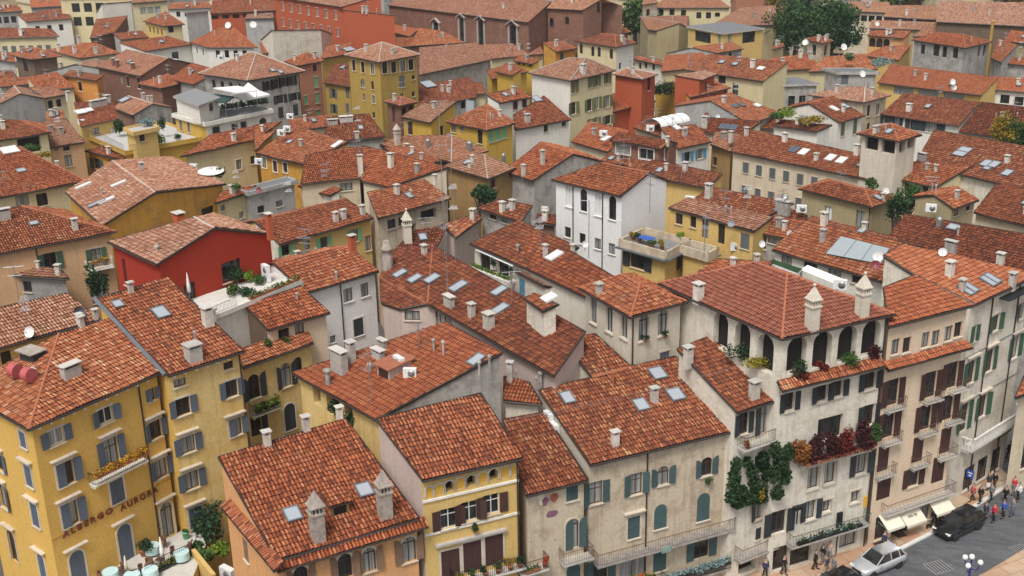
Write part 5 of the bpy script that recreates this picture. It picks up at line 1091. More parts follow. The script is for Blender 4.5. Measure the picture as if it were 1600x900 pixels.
house('messy_roof_house', 'low dark roof littered with air conditioners right of the yellow tower', 12, 'b 655,168 c 745,152 s 735,120 r 655,132', 'bcsr', 'grey', 'dark', sk='669,133 2.2 2.2', W={'bc': 'R 3 1 1 1.2 n'})
# ---------------------------------------------------------------- the farthest rows along the top of the view
house('far_tan_hip', 'wide tan hipped roof of a low beige building left of the park tree', 13, 'b 1108,41 c 1238,38 s 1216,8 r 1158,11', 'bcsr', 'olive', 'tan')
house('far_salmon_flats', 'salmon apartment block with a pale teal awning near the top', 13, 'b 1141,3 c 1200,-2 s 1195,-14 r 1150,-12', 'bcsr', 'salmon', 'tan', W={'bc': 'R 4 2.2 1.6 1.5 v; R 4 5.5 1.6 1.5 v'})
house('far_small_tan', 'small tan roofed house with a white dish left of the park tree', 14, 'b 1216,22 c 1262,17 s 1244,6 r 1214,9', 'bcsr', 'cream', 'tan')
house('far_white_top', 'small white top floor with a dark flat roof at the upper edge', 12, 'b 1280,2 c 1304,2 s 1303,-4 r 1282,-4', 'bcsr', 'white', 'tan', pitch=8, W={'bc': 'R 2 1.8 1.6 1.6 v'})
house('far_tan_strip', 'pale tan roofed strip house above the park tree', 14, 'b 1322,17 c 1392,20 s 1390,3 r 1326,2', 'bcsr', 'cream', 'tan', W={'bc': 'R 4 1.6 1.4 1.4 n'})
house('far_olive_flats', 'olive flats with bands of dark windows beside the park tree', 11, 'b 1300,36 c 1360,38 s 1364,20 r 1302,17', 'bcsr', 'olive', 'tan', W={'bc': 'R 1 3.4 8 2.0 v; R 1 8.2 8 2.0 n'})
house('far_long_pink', 'long pinkish roofed hall at the upper right', 16, 'b 1380,26 c 1464,31 s 1463,8 r 1392,8', 'bcsr', 'brown', 'tan')
house('far_wide_pink', 'very wide worn pink roof at the upper right corner', 17, 'b 1463,34 c 1640,43 s 1640,4 r 1466,2', 'bcsr', 'brown', 'worn')
house('far_strip_roof', 'narrow tan roof strip behind the orange brick house', 14.5, 'b 1358,44 c 1470,47 s 1472,35 r 1362,31', 'bcsr', 'olive', 'worn')
house('far_low_tan', 'low spread of tan roofs behind the grey villa', 14, 'b 1425,57 c 1520,56 s 1514,40 r 1450,38', 'bcsr', 'cream', 'worn')
house('far_right_grey', 'olive grey house with a worn roof at the right edge', 15, 'b 1568,64 c 1640,72 s 1640,54 r 1580,47', 'bcsr', 'olive', 'old', W={'bc': '1583,80 1.2 1.8 n'})
house('far_right_low', 'low grey walled house with a red roof below the olive grey one', 13, 'b 1563,98 c 1640,106 s 1640,90 r 1578,90', 'bcsr', 'grey', 'old')
house('far_left_cream', 'cream flats with large windows at the top left', 19, 'b 92,-4 c 215,-6 s 210,-16 r 100,-14', 'bcsr', 'palecream', 'tan', W={'bc': 'R 5 2.6 2.0 2.2 n; R 5 6 2 2.2 n'})
house('far_left_orange', 'orange tan gabled roof with a pale grey wall at the top left', 16, 'b 48,12 c 104,9 s 80,-6 r 46,-4', 'bcsr', 'concrete', 'new')
house('far_left_long', 'long dark red roof with a white wall across the top left', 14.5, 'b 44,26 c 180,20 s 150,9 r 62,16', 'bcsr', 'white', 'dark')
house('far_left_red', 'red roofed house with a white wall below the cream flats', 15, 'b 150,20 c 221,13 s 205,2 r 158,6', 'bcsr', 'white', 'old')
house('far_left_corner', 'dark house with a small red roof in the top left corner', 16, 'b -20,20 c 36,17 s 26,8 r -18,8', 'bcsr', 'grey', 'old', W={'bc': 'R 3 2 1.2 1.6 n'})
house('far_yellow_block', 'yellow cream block with a rounded stair tower at the top', 19, 'b 205,5 c 262,1 s 255,-10 r 210,-8', 'bcsr', 'palecream', 'tan', W={'bc': 'R 3 2 1.4 1.6 v'})
house('far_round_roof', 'red roofed white house beside the bare grey block', 15.5, 'b 262,14 c 332,12 s 325,2 r 268,4', 'bcsr', 'white', 'old', W={'bc': 'R 4 1.4 1 1.3 n'})
house('far_band_house', 'long red roofed house with a dark window band and orange base near the top', 16, 'b 328,21 c 432,16 s 432,-6 r 332,1', 'bcsr', 'white', 'old', wc={'bc': 'redorange'}, W={'bc': 'R 12 1.0 1.6 .9 n .3 .3'})
house('far_flat_grey', 'small flat grey roofed block in front of the red apartment house', 15, 'b 382,29 c 428,28 s 426,18 r 388,18', 'bcsr', 'concrete', 'worn', pitch=5)
house('far_cream_top', 'beige block behind the open balcony flats', 17, 'b 1003,8 c 1028,4 s 1024,-8 r 1006,-6', 'bcsr', 'cream', 'tan', W={'bc': 'R 2 2 1.4 1.6 n'})
house('far_dark_left', 'reddish roofed low house under the cream frieze house', 12.5, 'b -10,92 c 24,98 s 22,82 r -10,80', 'bcsr', 'concrete', 'old')
house('far_left_dark', 'low brown roofed house at the left edge below the glass pavilion', 12, 'b -20,124 c 28,121 s 20,110 r -20,111', 'bcsr', 'grey', 'dark')
house('mid_left_clutter', 'cluster roof with aerials above the blank grey gable', 12.5, 'b 0,136 c 50,131 s 44,120 r -5,122', 'bcsr', 'grey', 'old')
house('gap_roof_left', 'small red lean to between the grey gable and the tan roof', 12.5, 'b 72,188 c 102,186 s 100,172 r 72,174', 'bcsr', 'palecream', 'old')
house('mid_red_low', 'low red roof in front of the hotel court with brown gables', 13, 'b 188,62 c 232,58 s 222,48 r 176,52', 'bcsr', 'concrete', 'old')
house('mid_stone_back', 'stone faced back of a red roof with white cowls', 14, 'b 140,60 c 180,50 s 200,24 r 150,30', 'bcsr', 'brick', 'old')
house('mid_roof_a', 'red roof with pale vents left of the arcade house', 13.5, 'b 410,84 c 470,72 s 455,62 r 405,66', 'bcsr', 'palecream', 'old')
house('mid_roof_b', 'small ochre house with a red roof between salmon house and yellow tower', 13.5, 'b 500,92 c 545,84 s 550,66 r 510,72', 'bcsr', 'mustard', 'old', sk='545,78 2.4 1.6')
house('mid_roof_c', 'dark red roof strip below the arcade house', 12.5, 'b 560,76 c 655,72 s 650,58 r 590,60', 'bcsr', 'palecream', 'dark')
house('mid_roof_d', 'low jumble of worn roofs right of the rough roof', 12.5, 'b 768,92 c 850,84 s 842,66 r 745,70', 'bcsr', 'palecream', 'worn')
house('mid_roof_e', 'orange roofed house behind the white low wing', 12, 'b 1032,112 c 1110,104 s 1100,82 r 1040,86', 'bcsr', 'palecream', 'new')
house('mid_roof_f', 'red roofs with white chimneys in front of the brick belvedere', 12.5, 'b 1196,112 c 1285,106 s 1262,84 r 1205,90', 'bcsr', 'palecream', 'old', ch='1250,90 b 1.3 1.2; 1266,92 b 1.3 1.1; 1222,100 b 1.2 1')
house('mid_roof_g', 'orange red roofs behind the grey cubic block', 12.5, 'b 1262,112 c 1372,108 s 1352,84 r 1290,88', 'bcsr', 'palecream', 'old', ch='1330,92 b 1.2 1.1')
house('belvedere_brick', 'small brick belvedere with a pyramid roof in front of the park tree', 16, 'a 1258,62 b 1286,68 c 1302,64 r 1281,56 d p:abc', 'abr bcr cdr dar', 'greige', 'dark', W={'ab': '1272,78 1.2 2 n', 'bc': '1290,79 1 2 n; 1296,77 1 2 n'})
house('turret_left_small', 'tiny yellow turret house with a red cap left of the brick belvedere', 14.5, 'b 1206,78 c 1226,72 s 1224,67 r 1210,68', 'bcsr', 'palecream', 'old')
house('mid_roof_h', 'red roof with solar panels below the long grey gable', 12.5, 'b 1088,206 c 1160,212 s 1190,190 r 1110,184', 'bcsr', 'cream', 'dark', sk='1138,200 2.5 1.2 solar', ch='1101,200 b 1.6 1.6')
house('mid_roof_i', 'worn red roof behind the roof windows of the cream house', 11.5, 'b 1180,200 c 1262,206 s 1270,190 r 1200,186', 'bcsr', 'cream', 'old')
house('white_balcony_front', 'white roof garden block full of potted greenery at the middle right', 13.2, 'b 1206,196 c 1276,206 s 1300,196 r 1225,188', 'bcsr', 'white', 'dark', pitch=4)
house('mid_roof_j', 'deep red roof between the yellow tower and cream palace', 11.5, 'b 700,150 c 760,146 s 752,128 r 690,130', 'bcsr', 'palecream', 'dark')
house('mid_roof_k', 'red roof with sloping ridge left of the ochre window house', 12.5, 'b 398,236 c 430,205 s 425,192 r 396,196', 'bcsr', 'ochre', 'old')
house('mid_roof_l', 'worn roof behind the cluttered roof', 12, 'b 455,205 c 520,196 s 515,178 r 450,186', 'bcsr', 'cream', 'old')
house('mid_roof_m', 'small dark red lean to left of the white arched house', 14.5, 'b 838,348 c 868,352 s 868,336 r 840,334', 'bcsr', 'brick', 'dark')
house('mid_roof_n', 'red roof between the green shuttered house and the white turret chimney', 14.5, 'b 440,425 c 540,398 s 520,384 r 430,405', 'bcsr', 'cream', 'worn')
house('mid_roof_o', 'low dark roof behind the yellow upper house', 13.8, 'b 1085,312 c 1200,338 s 1240,318 r 1110,292', 'bcsr', 'cream', 'dark', ch='1107,310 b 1.4 1.6; 1223,330 w 1.3 1.1')
house('mid_roof_p', 'low red roof in front of the blind arch house', 13, 'b 1185,330 c 1255,352 s 1262,338 r 1200,312', 'bcsr', 'cream', 'dark')
house('mid_roof_q', 'red roof between the arcaded house and the yellow terrace', 16.0, 'b 1085,430 c 1140,470 s 1208,410 r 1120,405', 'bcsr', 'oldwhite', 'old', ch='1145,416 b .8 .6; 1182,412 b .8 .7')
house('mid_roof_s', 'worn roof left of the panel walled house', 12.5, 'b 600,232 c 660,262 s 690,252 r 640,228', 'bcsr', 'cream', 'old')
house('corner_shop', 'cream corner house with pale awnings over dark shop fronts at the right edge', 9.5, 'b 1586,622 c 1680,590 s 1690,560 r 1600,588', 'bcsr', 'cream', 'old', W={'bc': 'R 4 6.0 2.2 3.0 n .3 .3; R 4 1.8 1.1 1.6 n'})
# ---------------------------------------------------------------- the rest of the town beyond, too far to count
rng = np.random.default_rng(5); fo = MB()
for dist_ in np.arange(352, 900, 17):
    n_ = int(dist_/13)
    for k in range(n_):
        x = (k/n_-.5)*dist_*1.15+rng.normal()*3; y = dist_+rng.normal()*4
        if abs(x) < 75 and dist_ < 372: continue
        a = rng.choice([.75, -.8])+rng.normal()*.08; d = np.array([math.cos(a), math.sin(a), 0]); e = np.cross(Z, d); w_, l_, h_ = rng.uniform(5, 8), rng.uniform(7, 12), rng.uniform(9, 14.5); c = np.array([x, y, 0])
        fo.box(c+Z*h_/2, (l_*2*.95, w_*1.9, h_), (d, e, Z), int(rng.integers(1, 4)))
        r_ = w_*.33; p = [c-d*l_-e*w_+Z*h_, c+d*l_-e*w_+Z*h_, c+d*l_+Z*(h_+r_), c-d*l_+Z*(h_+r_), c-d*l_+e*w_+Z*h_, c+d*l_+e*w_+Z*h_]
        uvq = lambda: [(rng.random()*40+u_, rng.random()*0+v_) for u_, v_ in ((0, 0), (80, 0), (80, 20), (0, 20))]
        fo.face([p[0], p[1], p[2], p[3]], 0, [(0, 0), (l_*8, 0), (l_*8, w_*2.4), (0, w_*2.4)]); fo.face([p[5], p[4], p[3], p[2]], 0, [(7, 50), (l_*8+7, 50), (l_*8+7, w_*2.4+50), (7, w_*2.4+50)])
        fo.face([p[4], p[0], p[3]], 2); fo.face([p[1], p[5], p[2]], 2)
tag(fo.build('distant_town', ['T:worn*', 'palecream', 'cream', 'grey']), kind='stuff')
# ================================================================ builders for the smaller things
def leaves(mb, c, rad, n, size, rng, flat=0.0, m=0):
    """n leaf-clump faces spread through the volume of an ellipsoid, denser towards the outside"""
    c = np.asarray(c, float); rad = np.asarray(rad, float)
    for _ in range(n):
        d = rng.normal(size=3); d /= np.linalg.norm(d); rr = rng.random()**.45
        p = c+d*rad*rr
        a = unit(rng.normal(size=3)); b_ = unit(np.cross(a, rng.normal(size=3))); s = size*(.6+.8*rng.random())
        q = [p+a*s, p+b_*s*.6, p-a*s*.9, p-b_*s*.6]
        mb.face(q, m)
def plant(name, label, cat, pos, rad, leaf='leaf', n=70, size=.13, group=None, pot=None, lumps=3, seed=0, stem=True):
    rng = np.random.default_rng(seed+int(abs(pos[0]*37+pos[1]*91)*10) % 99991)
    pos = np.asarray(pos, float); root = thing(name, label, cat, pos, group)
    h0 = 0
    if pot:
        pr, ph, pm = pot
        b = MB(); b.lathe(pos, [(pr*.7, 0), (pr, ph), (pr*1.1, ph), (pr*1.1, ph*1.08), (pr*.8, ph*1.08)], 0, 9); b.build('pot', pm, root, pos); h0 = ph*.9
    b = MB(); R_ = np.asarray(rad, float)
    for k in range(lumps):
        o = rng.normal(size=3)*R_*.38; o[2] = abs(o[2])*.6-R_[2]*.2
        leaves(b, pos+Z*(h0+R_[2])+o, R_*(.62+.2*rng.random()), max(12, 2*n//lumps), size, rng)
    if stem:
        for k in range(3): b.tube(pos+Z*h0*.8, pos+Z*(h0+R_[2])+rng.normal(size=3)*R_*.3, .02, 1, 4)
    b.build('foliage', [leaf, 'trunk'], root, pos); return root
def trough(name, label, p0, p1, leaf, n, size, hgt, group=None, box='terracotta', cat='flower box', depth=.28, leaf2=None):
    """planted box along a rail"""
    p0 = np.asarray(p0, float); p1 = np.asarray(p1, float); c = (p0+p1)/2; d = unit(p1-p0); nn = np.cross(Z, d); L_ = np.linalg.norm(p1-p0)
    rng = np.random.default_rng(int(L_*1000) % 9973); root = thing(name, label, cat, c, group)
    b = MB(); b.box(c+Z*.1, (L_, depth, .22), (d, nn, Z), 0); b.build('box', box, root, c)
    b = MB()
    for k in range(n):
        t = rng.random(); leaves(b, p0+(p1-p0)*t+Z*(.2+hgt*.4*rng.random()), (.24, .24, hgt*.6), 9, size, rng, m=int(bool(leaf2) and rng.random() < .4))
    b.build('foliage', [leaf, leaf2 or leaf], root, c); return root
def tree(label, base, h, rad, leaf, n, size, group=None, trunk_h=None, name='tree', lumps=14, seed=1):
    rng = np.random.default_rng(seed); base = np.asarray(base, float); root = thing(name, label, 'tree', base, group); rad = np.asarray(rad, float)
    th = trunk_h or h*.35; b = MB(); b.tube(base-Z*.2, base+Z*th, rad[0]*.09+.08, 0, 8, rad[0]*.06+.05)
    cc = base+Z*(h-rad[2]); cs = []
    for k in range(lumps):
        d = unit(rng.normal(size=3)); q = cc+d*rad*(.35+.45*rng.random()); cs.append(q)
        b.tube(base+Z*th*(.7+.3*rng.random()), q, rad[0]*.035+.03, 0, 5, .02)
    b.build('trunk', 'trunk', root, base); b = MB()
    for q in cs: leaves(b, q, rad*(.34+.18*rng.random()), n//lumps, size, rng)
    leaves(b, cc, rad*.7, n//5, size, rng)
    b.build('crown', leaf, root, base); return root
def railing(mb, pts, h, m=0, step=.14, r=.012, zbase=0):
    for p, q in zip(pts[:-1], pts[1:]):
        L_ = np.linalg.norm(q-p); k = max(1, int(L_/step))
        mb.tube(p+Z*h, q+Z*h, .024, m, 5); mb.tube(p+Z*.08, q+Z*.08, .018, m, 4)
        for i in range(k+1): s = p+(q-p)*i/k; mb.tube(s+Z*.08, s+Z*h, r, m, 4, cap=False)
def balcony(H, e, px, py, width, depth=.8, rail='iron', slab='slab', h=.95, th=.14, brackets=2, name='balcony', bulge=False, stone=False):
    """slab and railing fixed to wall e; (px,py) = middle of the slab where it meets the wall"""
    c, d, on = wallhit(H, e, px, py); ax = (d, on, Z); b = MB()
    b.box(c+on*depth/2-Z*th/2, (width, depth, th), ax, 0)
    for k in range(brackets):
        s = (k/(brackets-1)-.5)*(width-.3) if brackets > 1 else 0
        b.box(c+d*s+on*depth*.35-Z*(th+.12), (.13, depth*.7, .24), ax, 0, )
    o = b.build(name, slab, H.root, H.org); r = MB()
    p = [c-d*(width/2-.03)+on*.03, c-d*(width/2-.03)+on*(depth-.04), c+d*(width/2-.03)+on*(depth-.04), c+d*(width/2-.03)+on*.03]
    if stone:
        for a, q in zip(p[:-1], p[1:]):
            dd = unit(q-a); nn = np.cross(Z, dd); L_ = np.linalg.norm(q-a)
            r.box((a+q)/2+Z*h, (L_+.1, .2, .12), (dd, nn, Z), 0)
            for i in range(int(L_/.28)+1): s = a+dd*min(L_, i*.28); r.lathe(s, [(.05, 0), (.09, .25), (.04, .5), (.06, h-.06)], 0, 6)
    else: railing(r, p, h)
    r.build('railing', rail, o, H.org)
    return c, d, on
def pent(H, e, a, b_, depth, rise, roof='old', name='pent_roof', grow=.1):
    """small tiled roof against wall e; a, b_ = pixels of its lower edge"""
    p0, d, on, Lw, tm = H.edges[frozenset(e)]
    q0 = hitplane(*a, p0+on*depth, on); q1 = hitplane(*b_, p0+on*depth, on)
    if (q1-q0) @ d < 0: q0, q1 = q1, q0
    zz = (q0[2]+q1[2])/2; q0[2] = q1[2] = zz
    t0, t1 = q0-on*depth+Z*rise, q1-on*depth+Z*rise
    D = dict(v=[], f=[], uv=[]); tile_face(D, [q0, q1, t1, t0], H.dist < 150, int(zz*100)); ex = MB()
    ex.face([p-Z*.1 for p in (q0, t0, t1, q1)], 0)
    for s, t in ((q0, q1), (q1, t1), (t0, q0)): ex.face([s-Z*.1, t-Z*.1, t+Z*.02, s+Z*.02], 0)
    ex.tube(q0+on*.05-Z*.04, q1+on*.05-Z*.04, .07, 2, 6)
    me, mi, uv = mesh_fast(name, D, M('T:'+roof), H.root, H.org, ex)
    me.materials.clear()
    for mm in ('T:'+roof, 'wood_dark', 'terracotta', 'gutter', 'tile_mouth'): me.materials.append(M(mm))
    me.uv_layers.new(name='UVMap').data.foreach_set('uv', uv); me.polygons.foreach_set('material_index', mi)
    o = bpy.data.objects.new(name, me); COL.objects.link(o); o.parent = H.root; return o
def band(H, e, px, py, h, proud, mat='surround', name='string_course', u0=0, u1=1):
    c, d, on = wallhit(H, e, px, py); p0, d, on, Lw, tm = H.edges[frozenset(e)]
    b = MB(); m = p0+d*Lw*(u0+u1)/2+Z*c[2]; b.box(m+on*proud/2, (Lw*(u1-u0)-.02, proud, h), (d, on, Z), 0); return b.build(name, mat, H.root, H.org)
def corbels(H, e, drop, step=.9, mat='surround_white', size=.14):
    p0, d, on, Lw, tm = H.edges[frozenset(e)]; b = MB()
    b.box(p0+d*Lw/2+Z*(tm-drop+.12)+on*.06, (Lw-.02, .12, .1), (d, on, Z), 0)
    for k in range(int(Lw/step)): b.box(p0+d*(k+.5)*step+Z*(tm-drop)+on*.14, (size, .28, size), (d, on, Z), 0)
    b.build('cornice', mat, H.root, H.org)
def lettering(H, e, text, px, py, size, mat, width=None, proud=.08, name='lettering'):
    c, d, on = wallhit(H, e, px, py)
    cu = bpy.data.curves.new(name, 'FONT'); cu.body = text; cu.size = size; cu.extrude = .04; cu.align_x = 'CENTER'; cu.align_y = 'CENTER'; cu.offset = .012; cu.space_character = 1.35
    to = bpy.data.objects.new('tmp', cu); COL.objects.link(to); dg = bpy.context.evaluated_depsgraph_get(); dg.update()
    me = bpy.data.meshes.new_from_object(to.evaluated_get(dg)); bpy.data.objects.remove(to)
    co = np.empty(len(me.vertices)*3); me.vertices.foreach_get('co', co); co = co.reshape(-1, 3)
    if width: co[:, 0] *= width/(co[:, 0].max()-co[:, 0].min())
    P = c[None, :]+on*proud+co[:, :1]*d+co[:, 1:2]*Z+co[:, 2:3]*on-np.asarray(H.org)
    me.vertices.foreach_set('co', P.reshape(-1)); me.materials.clear(); me.materials.append(M(mat)); me.name = name; me.update()
    o = bpy.data.objects.new(name, me); COL.objects.link(o); o.parent = H.root; return o
def yaw(d): d = unit(np.array([d[0], d[1], 0])); return (d, np.cross(Z, d), Z)
def aircon(pos, d, label, group='air conditioner units', s=1.0, tall=False):
    """pos = base centre, d = facing"""
    ax3 = yaw(d); F_, S_, _ = ax3; w_, h_, dp = (.95*s, (1.5 if tall else .68)*s, .36*s); root = thing('air_conditioner', label, 'air conditioner', pos, group); b = MB()
    b.box(pos+Z*(h_/2+.06), (dp, w_, h_), ax3, 0); [b.box(pos+S_*q*w_*.36+Z*.03, (dp, .06, .06), ax3, 0) for q in (-1, 1)]
    b.build('casing', 'white_metal', root, pos); b = MB()
    for zc in ([.36, 1.06] if tall else [.34]):
        o = pos+F_*(dp/2+.012)+S_*.12*s+Z*(zc*s+.06); b.lathe(o, [(.26*s, 0), (.26*s, .012), (.05*s, .02)], 0, 12, (S_, Z, F_))
    b.build('fan_grille', 'grey_metal', root, pos)
def dish(base, toward, r, h, label, mat='dish_white', group='satellite dishes'):
    """small satellite dish on a mast"""
    F_ = unit(np.array([toward[0], toward[1], .45])); S_ = unit(np.cross(Z, F_)); U_ = np.cross(F_, S_); root = thing('satellite_dish', label, 'satellite dish', base, group)
    c = base+Z*h; b = MB(); b.lathe(c, [(.02, -.1), (r*.5, -.07), (r*.85, .0), (r, .05)], 0, 16, (S_, U_, F_)); b.m = [0]*len(b.m)
    b.f = b.f[:-1]; b.m = b.m[:-1]; b.sm.discard(len(b.f)); b.build('reflector', mat, root, base)
    b = MB(); b.tube(base-Z*.3, c-F_*.12, .03, 0, 6); b.tube(c-U_*r*.9, c+F_*r*1.0-U_*r*.15, .015, 0, 4); b.box(c+F_*r*1.0-U_*r*.1, (.1, .08, .08), (F_, S_, U_), 0); b.build('mast', 'grey_metal', root, base)
def onroof(key, px, py): return roofhit(HOUSES[key], px, py)[0]
def onwall(key, e, px, py): return wallhit(HOUSES[key], e, px, py)
# ---------------------------------------------------------------- people: one skinned body with clothes over it
def skin(name, verts, edges, rad, mat, parent, org, root_i=0, sub=1):
    me = bpy.data.meshes.new(name); me.from_pydata([tuple(np.asarray(v)-org) for v in verts], edges, []); me.materials.append(M(mat))
    o = bpy.data.objects.new(name, me); COL.objects.link(o); o.parent = parent
    md = o.modifiers.new('Skin', 'SKIN'); sv = me.skin_vertices[0] if len(me.skin_vertices) else None
    if sv is None: return o
    for i, r in enumerate(rad): sv.data[i].radius = (r, r) if isinstance(r, float) else r; sv.data[i].use_root = (i == root_i)
    md.use_smooth_shade = True
    s = o.modifiers.new('Sub', 'SUBSURF'); s.levels = sub; s.render_levels = sub
    return o
def person(px, py, face, label, top='navy', legs='black', hair='hair', h=1.70, stride=.18, z=.12, group='people in the square', bag=None, long=False, arm=0.15, pos=None):
    p = at(px, py, z) if pos is None else np.asarray(pos, float); a = R(face); f = np.array([math.cos(a), math.sin(a), 0]); s = np.cross(Z, f); k = h/1.72
    root = thing('person', label, 'person', p, group)
    V = lambda x, y, zz: p+(f*x+s*y+Z*zz)*k
    st = stride
    pts = [V(0, 0, .93), V(0, 0, 1.12), V(.01, 0, 1.34), V(.02, 0, 1.46), V(.03, 0, 1.54), V(.045, 0, 1.63), V(.035, 0, 1.71),
           V(0, .09, .88), V(st*.5+.03, .095, .48), V(st*.9-.04, .1, .09), V(st*.9+.11, .105, .035), V(0, -.09, .88), V(-st*.3+.03, -.095, .48), V(-st-.02, -.1, .10), V(-st+.11, -.105, .035),
           V(0, .19, 1.39), V(-.05, .24, 1.12), V(arm, .23, .90), V(arm+.05, .22, .80), V(0, -.19, 1.39), V(.02, -.24, 1.12), V(arm*.6+.06, -.23, .90), V(arm*.6+.11, -.22, .80)]
    ed = [(0, 1), (1, 2), (2, 3), (3, 4), (4, 5), (5, 6), (0, 7), (7, 8), (8, 9), (9, 10), (0, 11), (11, 12), (12, 13), (13, 14), (2, 15), (15, 16), (16, 17), (17, 18), (2, 19), (19, 20), (20, 21), (21, 22)]
    rd = [.13, .12, .14, .06, .052, .10, .07, .09, .062, .042, .035, .09, .062, .042, .035, .055, .043, .033, .032, .055, .043, .033, .032]
    skin('body', pts, ed, [float(r*k) for r in rd], 'skin', root, p)
    lo = .55 if long else .86
    skin('jacket', [V(0, 0, lo), V(0, 0, 1.12), V(.01, 0, 1.36), V(.015, 0, 1.47), pts[15], pts[16], pts[17], pts[19], pts[20], pts[21]], [(0, 1), (1, 2), (2, 3), (2, 4), (4, 5), (5, 6), (2, 7), (7, 8), (8, 9)], [float(r*k) for r in ((.19 if long else .165), .15, .17, .075, .075, .062, .05, .075, .062, .05)], top, root, p, 1)
    skin('trousers', [pts[0], pts[7], pts[8], pts[9], pts[11], pts[12], pts[13]], [(0, 1), (1, 2), (2, 3), (0, 4), (4, 5), (5, 6)], [float(r*k) for r in (.15, .105, .078, .06, .105, .078, .06)], legs, root, p)
    skin('hair', [V(.0, 0, 1.62), V(.02, 0, 1.70), V(.05, 0, 1.735)], [(0, 1), (1, 2)], [float(.085*k), float(.10*k), float(.06*k)], hair, root, p)
    b = MB()
    for i in (10, 14): b.box(pts[i]-f*.05+Z*.01, (.27, .09, .09), (f, s, Z), 0)
    for q in b.v: pass
    b.build('shoes', 'black', root, p)
    if bag:
        q = V(arm+.06, .24, .55); bt = thing('bag', 'bag carried by the '+label.split(' ', 1)[0]+' walker '+label.split(' ', 1)[1], 'bag', q); b = MB(); b.box(q+Z*.05, (.34, .14, .34), (f, s, Z), 0); b.tube(q+Z*.2-f*.1, V(arm+.05, .22, .80), .012, 0, 4); b.tube(q+Z*.2+f*.1, V(arm+.05, .22, .80), .012, 0, 4); b.build('shell', bag, bt, q)
    return root
